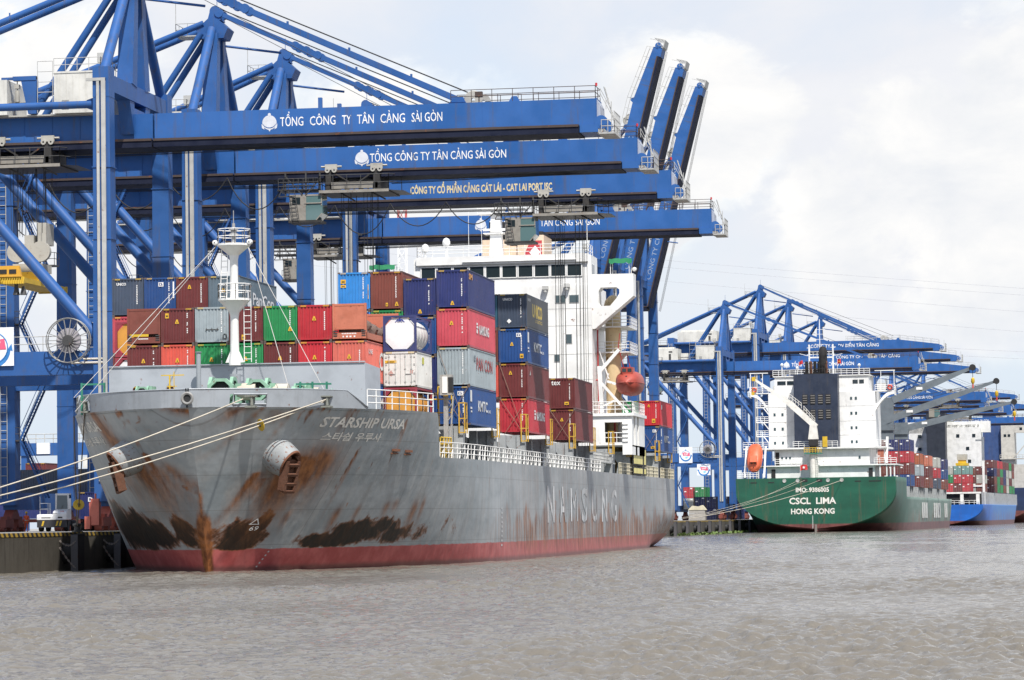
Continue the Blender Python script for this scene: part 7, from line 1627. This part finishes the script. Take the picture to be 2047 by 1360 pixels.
    for k, (y, nt_, cols) in enumerate(bays):
        for c, st in enumerate(cols):
            for t, col in enumerate(st):
                far_container(M2, 15.3-c*2.5, y, 9.75+t*2.62, col, f'{CNAME[col]} container, {ORD[t]} tier, {NTH[c] if c < 5 else "inner"} stack, {["first","second","third","fourth","fifth"][k]} bay ahead of the green ship house', 'containers stacked on the green ship')
    return S2
def blue_ship():
    S3 = thing('container_ship', 'bright blue container ship beyond the green one, dark funnel and white house', 'container ship', (-30.0, 1000, 0), -.062, 'container ships moored along the quay')
    loft_hull('hull', 176, 32, 6.3, hull_paint('blue_hull_paint', (.010, .115, .46), (.055, .20, .46), 1.4, .25), S3, zc=5.6, R0=5.6)
    Wt = paint('far_white', (.74, .74, .71), .5, dirt=.15)
    mb = MB(); mb.box(-13.5, 13.5, 36, 52, 6.3, 15); mb.box(-9.5, 12.5, 38, 52, 15, 31.5); mb.box(-12, 16, 38, 41, 29, 32.5); mb.box(2.5, 13.2, 36.5, 38, 15, 30.6); mb.build('house_block', Wt, S3)
    mb = MB(); mb.box(-3.2, 2.6, 30.5, 37.9, 13, 35.2); mb.box(-2.6, 2.0, 31, 37, 35.2, 35.8); mb.tube((1, 33, 35), (1, 33, 38.6), 1.0, 12); mb.build('funnel', paint('funnel_dark', (.02, .026, .04), .5, dirt=.15), S3)
    for x, z in ((6, 28), (9, 24), (9.5, 20), (-6, 28), (-6, 24), (11, 28)): mb = MB(); mb.box(x-.5, x+.5, 36.4, 36.5 if x > 2.4 else 37.95, z-.5, z+.5); mb.build('cabin_window', GLASS, S3)
    mb = MB()
    for x in (-10, -4, 4.2, 9.8, 14.6): mb.box(x-.5, x+.5, .5, 1.3, 6.3, 10.0)
    mb.box(-15.5, 15.5, .4, 1.4, 9.6, 10.1); mb.box(-15.5, 15.5, 3, 4, 6.3, 9.6, 1); mb.rail([(-15, .2, 6.3), (15, .2, 6.3)], 1.2, 1.5, .07, 0, 1); mb.build('stern_frame', [Wt, BLACK], S3)
    for y in np.arange(8, 165, 4.5): mb = MB(); mb.box(15.0, 15.7, y, y+.9, 6.3, 10.0); mb.build('lashing_post', paint('post_paint', (.33, .345, .35)), S3)
    mb = MB(); mb.bar((15.3, 16, 6), (15.3, 16, 27), .7); mb.bar((15.3, 16, 12), (12, 16, 12), .5); mb.bar((15.3, 16, 26), (13, 16, 26), .5); mb.build('lashing_tower', Wt, S3)
    M3 = world_of(S3); g = 'containers stacked on the blue ship'
    first = [['crimson', 'crimson', 'jade'], ['maroon', 'crimson', 'jade'], ['crimson', 'green', 'lightgray'], ['maroon', 'green', 'cream'], ['green', 'cream', 'maroon'], ['green', 'lightgray', 'maroon']]
    for c, st in enumerate(first):
        for t, col in enumerate(st): far_container(M3, 11.0-c*2.5, 2, 10.15+t*2.62, col, f'{CNAME[col]} container, {ORD[t]} tier, {NTH[c] if c < 5 else "sixth"} stack at the stern of the blue ship', g)
    rows = [['brown', 'lightgray', 'maroon'], ['maroon', 'brown', 'navy', 'maroon'], ['green', 'green', 'maroon', 'crimson'], ['green', 'maroon', 'green', 'crimson'], ['brown', 'navy', 'navy', 'maroon'], ['lightgray', 'lightgray', 'lightgray', 'maroon'], ['green', 'maroon', 'lightgray', 'green'], ['green', 'lightgray', 'brown', 'maroon']]
    for k, st in enumerate(rows):
        y = 16+k*0 if k == 0 else 58+(k-1)*14
        for t, col in enumerate(st):
            for c in (0, 1):
                cc = col if c == 0 else st[(t+1) % len(st)]
                far_container(M3, 14.2-c*2.5, y, 10.15+t*2.62, cc, f'{CNAME[cc]} container, {ORD[t]} tier, {NTH[c]} stack, {["aft","second","third","fourth","fifth","sixth","seventh","eighth"][k]} bay of the blue ship side', g)
    # spreader over its stern bay
    t = thing('spreader', 'small yellow spreader resting over the jade container of the blue ship', 'spreader', M3 @ Vector((9.8, 5.0, 18.0)), -.062); mb = MB(); mb.box(-1.8, 1.8, -3, 3, .1, .9); mb.box(-1.2, 1.2, -1, 1, .9, 1.8); mb.build('spreader_beam', YELLOW, t); mb = MB(); mb.box(-1.5, 1.5, -1.2, 1.2, 1.8, 3.6); mb.build('head_block', DULLWHITE, t)
    S4 = thing('container_ship', 'dark navy ship hull at the edge of the view beyond the blue ship', 'container ship', (-14, 1235, 0), -.07, 'container ships moored along the quay')
    loft_hull('hull', 180, 32, 13, hull_paint('navy_hull_paint', (.014, .03, .085), (.03, .05, .10), 4.5, .2), S4, zc=9, R0=8)
    G4 = paint('far_grey_white', (.52, .50, .45), .5, dirt=.2, streak=.2)
    mb = MB(); mb.box(2.5, 7.5, 20, 30, 13, 37); mb.box(7.5, 16, 20, 24, 34, 37); mb.box(7.5, 16, 20, 24, 13, 22); mb.box(2.0, 12, 19, 24, 24, 24.4); mb.rail([(2, 19, 24.4), (12, 19, 24.4)], 1.3, 1.5, .08); mb.bar((7, 19.5, 24.2), (11.5, 19.5, 29.5), .4); mb.bar((12, 21, 22), (12, 21, 34), .8); mb.build('house_block', G4, S4)
    mb = MB(); mb.box(-4.5, 2.4, 22, 30, 13, 41); mb.build('funnel', paint('funnel_worn_blue', (.03, .07, .20), .5, dirt=.4, streak=.5), S4)
    for x, z in ((4, 33), (5.5, 33), (10, 35.5)): mb = MB(); mb.box(x-.5, x+.5, 19.95, 20, z-.5, z+.5); mb.build('cabin_window', GLASS, S4)
green_ship(); blue_ship()
# ------------------------------------------------------------------ ropes, fenders, things on the quay
def sag(p, q, d, n=24): p, q = Vector(p), Vector(q); return [p.lerp(q, i/n)-Vector((0, 0, d*4*(i/n)*(1-i/n))) for i in range(n+1)]
def rope(p, q, d, label, r=.046, mat=None):
    mb = MB(); mb.path(sag(p, q, d), r, 6); o = mb.build('mooring_rope', mat or ROPE); tag(o, label, 'rope', 'mooring ropes'); return o
def bollard(x, y, label):
    mb = MB(); mb.lathe([(.42, 0), (.42, .06), (.24, .10), (.22, .38), (.36, .52), (.34, .62), (.02, .66)], (x, y, QZ), 'z', 16); tag(mb.build('bollard', paint('bollard_black', (.03, .03, .03), .6, dirt=.3, rust=.4)), label, 'bollard', 'bollards on the quay edge')
def rat_guard(p, d, label):
    d = Vector(d).normalized(); t = thing('rat_guard', label, 'rat guard', p, 0, 'yellow rat guards'); t.rotation_euler = d.to_track_quat('Z', 'Y').to_euler()
    mb = MB(); mb.lathe([(.06, -.02), (.40, -.04), (.42, 0), (.40, .02), (.06, .03)], (0, 0, 0), 'z', 24); mb.build('disc', YELLOW, t); mb = MB(); mb.tube((0, 0, -.15), (0, 0, .15), .09, 8); mb.build('clamp', DARKSTEEL, t)
def build_quay_things():
    B0 = (-70.6, 188.9, QZ+.35); bollard(B0[0], B0[1], 'bollard on the quay edge ahead of the bow')
    a = hull_pt(210.9, 10.95, 1, .12); b = hull_pt(215.3, 10.95, 1, .2)
    rope((a[0], a[1]-.1, 11.45), B0, .55, 'pale mooring rope from the chock near the stem, uppermost of three')
    rope((b[0], b[1]-.2, 11.5), (B0[0]+.1, B0[1]-.3, B0[2]), .55, 'pale mooring rope from the seaward shoulder of the bow, middle of three')
    rope((b[0]+.1, b[1]+.2, 11.5), (B0[0]+.9, B0[1]+3.5, B0[2]-.1), .65, 'pale mooring rope with a yellow disc on it, lowest of three')
    P, Q = Vector((b[0]+.1, b[1]+.2, 11.5)), Vector((B0[0]+.9, B0[1]+3.5, B0[2]-.1)); c = sag(P, Q, .65)[4]; rat_guard(c, Q-P, 'yellow rat guard disc on the rope over the grey bow')
    # ropes to the quay beside the bow
    s = hull_pt(216.2, 10.95, -1, .2); k = (-70.1, 236.0, QZ+.4); bollard(-70.1, 236.0, 'bollard beside the bow flare, two dark ropes on it')
    DR = paint('wet_rope', (.16, .13, .10), .9, dirt=.4)
    rope((s[0], s[1], 11.2), k, .25, 'dark mooring rope down from the quay-side bow fairlead to a bollard', .045, DR); q = hull_pt(222.0, 10.95, -1, .1); rope((q[0], q[1], 10.9), (k[0]-.2, k[1]+.6, k[2]), .3, 'dark mooring rope hanging from the quay-side shoulder of the bow', .045, DR)
    P, Q = Vector((s[0], s[1], 11.2)), Vector(k); rat_guard(P.lerp(Q, .80), Q-P, 'yellow rat guard disc above the quay edge beside the bow')
    # stern lines of the green ship
    for i, (x0, z0, u1) in enumerate(((5.6, 10.8, 634), (1.0, 10.9, 625), (-2.2, 10.9, 618), (-3.8, 10.8, 640))):
        c, s_ = math.cos(-.042), math.sin(-.042); p = (-44.5+x0*c, 691+x0*s_-.2, z0)
        rope(p, (quay_x(u1)-1.2, u1, QZ+.4), .8, ['pale stern rope of the green ship starting at the red buoy', 'thin stern rope crossing the ship name on the green stern', 'thin stern rope low across the green stern', 'stern rope of the green ship nearest its quay-side corner'][i], .05 if i == 0 else .028)
    # fenders: dark frames on the quay wall with rubber cones and chains
    us = [230.7, 242.0, 253.8]+[600+k*16.2 for k in range(12)]
    for i, u in enumerate(us):
        x = quay_x(u); far = u > 400
        t = thing('fender', 'rubber fender with a dark panel and chains on the quay wall' if not far else 'dark fender panel on the quay wall between the ships', 'fender', (x, u, 0), -math.atan((quay_x(u+5)-quay_x(u-5))/10), 'fenders along the quay wall' if not far else 'far fenders between the two ships')
        mb = MB(); mb.box(.95, 1.20, -1.0, 1.0, .02, 2.62); mb.build('panel', paint('fender_panel', (.022, .021, .022), .7, dirt=.4), t)
        mb = MB(); mb.box(.80, 1.32, -1.10, -1.0, -.3, 2.7); mb.box(.80, 1.30, -1.10, 1.0, 2.62, 2.70); mb.build('steel_frame', paint('fender_frame', (.085, .082, .088), .6, dirt=.4, rust=.35), t)
        mb = MB(); mb.lathe([(.75, .0), (.72, .3), (.5, .7), (.45, .97)], (0, 0, 1.25), 'x', 20); mb.build('rubber_cone', BLACK, t)
        if not far:
            mb = MB()
            for z0, z1 in ((2.2, 2.15), (1.7, .2)):
                pts = sag((.05, -1.3, z0), (1.15, -1.05, z1), .35 if z0 > 2 else .15, 12)
                for k, (p, q) in enumerate(zip(pts[:-1], pts[1:])): d = (q-p)*.25; mb.bar(p-d*.5, q+d*.5, .14 if k % 2 else .06, .06 if k % 2 else .14)
            mb.build('chain', paint('chain_steel', (.22, .19, .17), .7, dirt=.4, rust=.5), t)
    # water hyacinth along the foot of the wall
    mb = MB(); r = random.Random(4)
    for (u0, u1, n, dx) in ((600, 700, 520, 2.2), (247, 253, 30, 1.0), (690, 760, 220, 2.0)):
        for i in range(n):
            u = u0+(u1-u0)*r.random(); x = quay_x(u)+(.1 if u > 400 else 1.5)+dx*r.random()**1.5; k_ = 1.0 if u > 400 else .45; h = (.15+.5*r.random())*k_; a = r.random()*6.3; w = (.16+.22*r.random())*k_
            d = Vector((math.cos(a), math.sin(a), 0)); e = Vector((-d.y, d.x, 0)); c = Vector((x, u, .02)); m = c+Vector((0, 0, h*.6))+d*w*.6; tp = c+Vector((0, 0, h))+d*w*1.3
            mb.quad([c-e*.03, m-e*w, tp, m+e*w])
    o = mb.build('water_hyacinth', paint('hyacinth_leaf', (.085, .14, .022), .6, dirt=.2, scale=2.0)); tag(o, 'floating green water hyacinth along the foot of the quay wall', 'water plant', kind='stuff')
    # terminal tractor facing the river end of the quay, with its trailer
    t = thing('terminal_tractor', 'white terminal tractor with a striped bumper on the quay beside the bow', 'truck', (-84.6, 277, QZ), 0.10, 'trucks on the quay')
    TWh = paint('tractor_white', (.78, .78, .77), .35, dirt=.08)
    mb = MB(); mb.prism([(0, 1.05), (0, 1.55), (.15, 1.75), (1.2, 1.95), (1.2, 3.35), (2.3, 3.35), (2.3, 1.05)], 'x', .10, 1.30); mb.prism([(0, 1.05), (0, 1.35), (.2, 1.5), (1.3, 1.55), (2.3, 1.4), (2.3, 1.05)], 'x', -1.30, .12); mb.build('cab', TWh, t)
    mb = MB(); mb.quad([(.22, 1.17, 1.98), (1.18, 1.17, 1.98), (1.16, 1.19, 3.18), (.26, 1.19, 3.18)]); mb.quad([(1.315, 1.3, 2.0), (1.315, 2.2, 2.0), (1.315, 2.2, 3.2), (1.315, 1.3, 3.2)]); mb.build('windscreen', glass('tractor_glass', (.06, .09, .11)), t)
    mb = MB(); mb.bar((.65, 1.14, 1.98), (.80, 1.14, 2.3), .03); mb.box(-.9, -.1, -.02, .0, 1.2, 1.26); mb.box(.55, .95, -.02, .0, 1.18, 1.3); mb.box(.1, .5, .02, .06, 1.56, 1.62); mb.build('grille_slot', BLACK, t)
    mb = MB(); mb.box(-1.28, 1.28, -.08, .25, .38, 1.03); mb.box(-1.0, 1.0, .25, 5.2, .6, 1.0); mb.build('chassis', plain('chassis_dark', (.03, .03, .035), .6), t)
    mb = MB(); [mb.quad([(x+.13, -.10, .95), (x, -.10, .5), (x+.16, -.10, .5), (x+.29, -.10, .95)]) for x in (.35, .65, -.9)]; mb.build('bumper_stripe', YELLOW, t)
    for sx in (-1, 1):
        for yy in (1.1, 4.2):
            mb = MB(); a, b_ = sorted((sx*1.3, sx*.95)); mb.lathe([(.05, a), (.48, a), (.52, (a+b_)/2), (.48, b_), (.05, b_)], (0, yy, .52), 'x', 20); mb.build('wheel', BLACK, t)
    mb = MB(); mb.box(-1.25, -1.2, 1.0, 1.05, 1.5, 3.1); mb.rail([(-1.2, .9, 1.5), (-.5, .9, 1.5), (-.5, 2.1, 1.5)], 1.0, .6, .03); mb.box(1.3, 1.5, 1.0, 1.25, 2.0, 2.9); mb.build('mirror_and_rail', TWh, t)
    lettering('143', lambda s, u_: (.75+s, -.01+.16*(u_/.2)*0+.13, 1.70+u_), .15, .32, plain('number_red', (.5, .05, .05)), t, 'lettering', .02)
    # worker in orange
    person((-88.14, 281, QZ))
    # containers and gear behind: a low wall of stacks, mostly blue
    g = 'containers standing on the quay'
    rows = [('navy', -108.5, 334, 1.3, 90, 'navy container broadside on a trailer behind the white tractor'), ('slate', -109.5, 336.5, 3.95, 90, 'slate container broadside above the navy one behind the white tractor'), ('navy', -85.4, 292, 1.0, 0, 'navy container end-on beside the white crane cabin, white logo on it'), ('skyblue', -99.5, 352, 5.2, 0, 'sky blue container with door bars behind the crane leg'), ('skyblue', -97.0, 352, 5.2, 0, 'second sky blue container with door bars behind the crane leg'), ('maroon', -99.5, 352, 2.6, 0, 'maroon container under the sky blue one with door bars'), ('blue', -97.0, 352, 2.6, 0, 'blue container under the second sky blue one with door bars'),
            ('maroon', -115.0, 345, 0, 0, 'maroon container behind the worker in orange'), ('red', -117.5, 345, 0, 0, 'red container on the ground at the picture edge'), ('maroon', -112.4, 362, 5.2, 0, 'maroon container high behind the stair tower'), ('blue', -112.4, 362, 2.6, 0, 'blue container in the middle tier behind the stair tower'), ('coral', -98.0, 348, 0, 0, 'coral container on the ground behind the white tractor'), ('blue', -93.6, 330, 0, 0, 'blue container on the ground behind the crane leg'), ('blue', -91.0, 330, 2.6, 0, 'blue container in the second tier behind the crane leg'), ('navy', -82.8, 292, 1.0, 0, 'navy container half hidden by the bow flare')]
    for col, x, y, dz, rz, lb in rows:
        o = container(col, x, y, QZ+.02+dz, C40, SD, lb, g, marks=False, door=(col == 'skyblue'), rz=R(-rz))
        if lb.startswith('navy container end-on'): end_text(o, 'D', -.3, 1.7, .45, .4, WHITE, .04)
    # chassis under the raised ones
    for x, y, rz in ((-108.5, 334, 90), (-85.4, 292, 0), (-82.8, 292, 0)):
        t = thing('container_trailer', ['long red trailer under the broadside navy container', 'red trailer under the end-on navy container', 'red trailer half hidden by the bow'][[-108.5, -85.4, -82.8].index(x)], 'trailer', (x, y, QZ), R(-rz), 'trailers on the quay')
        mb = MB(); mb.box(-.5, .5, 0, 12.2, .95, 1.3); mb.box(-1.2, 1.2, .2, .5, 1.0, 1.3); mb.box(-1.2, 1.2, 11.6, 12, 1.0, 1.3); mb.build('chassis', paint('trailer_red', (.16, .03, .025), .6, dirt=.3), t)
        for yy in (1.5, 2.9, 9.5):
            for s in (-1, 1): mb = MB(); a, b_ = sorted((s*1.2, s*.6)); mb.lathe([(.05, a), (.5, a), (.5, b_), (.05, b_)], (0, yy, .5), 'x', 16); mb.build('wheel', BLACK, t)
    # yard gantry behind
    for x, y, lb in ((-131, 430, 'blue yard gantry crane behind the stair tower, white cabins on its beam'), (-104, 470, 'blue yard gantry crane beyond the bow, advertisement panels on its beam')):
        t = thing('yard_gantry', lb, 'crane', (x, y, QZ), 0, 'yard gantries behind the quay')
        mb = MB(); mb.box(-12, 10, -.8, .8, 10.2, 11.9); mb.box(-12, 10, -.8, .8, 6.5, 7.9); mb.build('beam', BLUE, t)
        for xx in (-11.5, -4, 2.8, 9.3): mb = MB(); mb.box(xx-.4, xx+.4, -.6, .6, 0, 12.2); mb.build('leg', BLUE, t)
        mb = MB(); mb.rail([(-12, -.8, 11.9), (10, -.8, 11.9)], 1.2, 1.2, .06); mb.build('railing', GALV, t)
        for xx, z, w, m in ((-8.6, 8.1, 2.4, HOUSE), (-2, 10.4, 1.8, WHITE), (4.5, 8.4, 2.6, HOUSE), (5.5, 10.5, 2.4, paint('panel_yellow', (.7, .55, .2), .5))): mb = MB(); mb.box(xx, xx+w, -1.2, -.82, z, z+1.5); mb.build('cabin_panel', m, t)
        mb = MB(); mb.box(-8.2, -2.0, -1.3, -.3, 4.9, 5.3); mb.box(-6.5, -4.5, -1.3, -.3, 5.3, 6.0); mb.build('yard_spreader', YELLOW, t)
    # things on the far stretch of quay
    far = [('crimson', -79.5, 770, 5.2, 'crimson container on top of a far stack between crane legs'), ('lightgray', -79.5, 770, 2.6, 'light grey container under the crimson one between far crane legs'), ('green', -76.8, 770, 5.2, 'green container on the far stack beside the crimson one'), ('green', -76.8, 770, 2.6, 'green container under the other green one in the far stack'), ('lightgray', -70.0, 790, 5.2, 'light grey container on the far stack behind the stairs'), ('green', -70.0, 790, 2.6, 'green container under a light grey one behind far stairs')]
    far += [('navy', -72.6+k*2.55, 728, z, f'navy container {"upper" if z > 0 else "lower"} tier, {["first","second","third","fourth"][k]} of four beside the green stern') for k in range(4) for z in (0, 2.6)]
    for col, x, y, dz, lb in far: far_container(Matrix.Translation((x, y, QZ+.02)), 0, 0, dz, col, lb, 'far containers on the quay')
    t = thing('tarpaulin_stack', 'grey crates under a cream tarpaulin between red crane bogies', 'crate stack', (-69.5, 690, QZ)); mb = MB(); [mb.box(-1.7, 1.7, 0, 3, .05+k*.75, .75+k*.75) for k in range(3)]; mb.build('crates', paint('crate_grey', (.32, .30, .27), .7, dirt=.3), t); mb = MB(); mb.prism([(-1.9, 2.2), (1.9, 2.2), (1.1, 3.2), (.2, 2.9), (-1.0, 3.1)], 'y', -.1, 3.1); mb.build('tarpaulin', paint('tarp_cream', (.55, .50, .36), .8), t)
    # red and white lattice mast behind the cranes
    t = thing('lattice_mast', 'slender red and white lattice mast behind the cranes', 'mast', (-134.0, 700, QZ))
    mb = MB(); H = 69
    for k in range(23):
        z0, z1 = k*3, k*3+3; m = 0 if (k//3) % 2 else 1; w = .85
        for sx in (-1, 1):
            for sy in (-1, 1): mb.bar((sx*w, sy*w, z0), (sx*w, sy*w, z1), .16, mi=m)
        mb.bar((-w, -w, z0), (w, -w, z1), .11, mi=m); mb.bar((w, -w, z0), (-w, -w, z1), .11, mi=m); mb.bar((-w, -w, z1), (w, -w, z1), .11, mi=m); mb.bar((w, -w, z0), (w, w, z1), .11, mi=m); mb.bar((-w, -w, z0), (-w, w, z1), .11, mi=m)
    mb.build('lattice', [plain('mast_red', (.45, .05, .04)), WHITE], t)
    # overhead power lines far beyond
    for i, (za, zb) in enumerate(((127.9, 108.7), (124.6, 105.6), (118.3, 98.0), (109.0, 88.9), (94.3, 79.8), (91.2, 76.6))):
        sl = (zb-za)/175.0; mb = MB(); mb.path(sag((-420, 1500, za-245*sl), (160, 1500, zb+160*sl), 4.0), .06, 4); tag(mb.build('power_line', plain('cable_grey_far', (.42, .43, .46))), f'thin overhead power line crossing the sky, {["topmost","second","third","fourth","fifth","lowest"][i]} of six', 'power line', 'power lines in the sky')

def person(loc):
    t = thing('person', 'worker in orange overalls and a yellow helmet standing on the quay', 'person', loc)
    def skin(name, verts, edges, rad, mat):
        me = bpy.data.meshes.new(name); me.from_pydata(verts, edges, []); o = link(bpy.data.objects.new(name, me), t)
        md = o.modifiers.new('s', 'SKIN'); sd_ = o.modifiers.new('d', 'SUBSURF'); sd_.levels = 1; sd_.render_levels = 1
        for i, r in enumerate(rad): me.skin_vertices[0].data[i].radius = (r, r*.85)
        me.skin_vertices[0].data[0].use_root = True; me.materials.append(mat); return o
    OR = paint('overall_orange', (.62, .085, .02), .8, dirt=.15)
    v = [(0, 0, .93), (0, 0, 1.15), (0, 0, 1.38), (0, 0, 1.5), (.10, 0, .88), (.12, -.02, .5), (.12, .02, .10), (-.10, 0, .88), (-.13, .03, .5), (-.14, .05, .10), (.2, 0, 1.40), (.26, -.03, 1.14), (.25, -.12, .92), (-.2, 0, 1.40), (-.27, 0, 1.14), (-.27, -.06, .90), (.12, -.14, .04), (-.14, -.11, .04)]
    e = [(0, 1), (1, 2), (2, 3), (0, 4), (4, 5), (5, 6), (0, 7), (7, 8), (8, 9), (2, 10), (10, 11), (11, 12), (2, 13), (13, 14), (14, 15), (6, 16), (9, 17)]
    skin('body', v, e, [.15, .14, .16, .065, .095, .07, .05, .095, .07, .05, .065, .05, .042, .065, .05, .042, .04, .04], OR)
    SK = plain('skin', (.30, .16, .10), .6)
    mb = MB(); mb.lathe([(.045, 1.46), (.06, 1.54), (.088, 1.62), (.09, 1.68), (.07, 1.76), (.01, 1.78)], (0, 0, 0), 'z', 16); mb.box(-.015, .015, -.11, -.085, 1.62, 1.66); mb.build('head', SK, t)
    for s, y in ((1, -.12), (-1, -.06)):
        mb = MB(); x = .25*s if s > 0 else -.27; mb.box(x-.035, x+.035, y-.02, y+.02, .80, .89)
        for k in range(4): mb.tube((x-.03+k*.02, y, .80), (x-.03+k*.02, y-.015, .73-.01*(k % 3)), .009, 5)
        mb.tube((x-s*.035, y, .85), (x-s*.06, y-.02, .79), .010, 5); mb.build('hand', SK, t)
    mb = MB(); mb.lathe([(.135, 1.69), (.115, 1.70), (.11, 1.76), (.08, 1.82), (.01, 1.84)], (0, 0, 0), 'z', 16); mb.build('helmet', YELLOW, t)
    mb = MB(); mb.lathe([(.163, 1.02), (.165, 1.07), (.163, 1.07)], (0, 0, 0), 'z', 14); mb.build('reflective_belt', plain('reflective', (.7, .7, .6)), t)
build_quay_things()
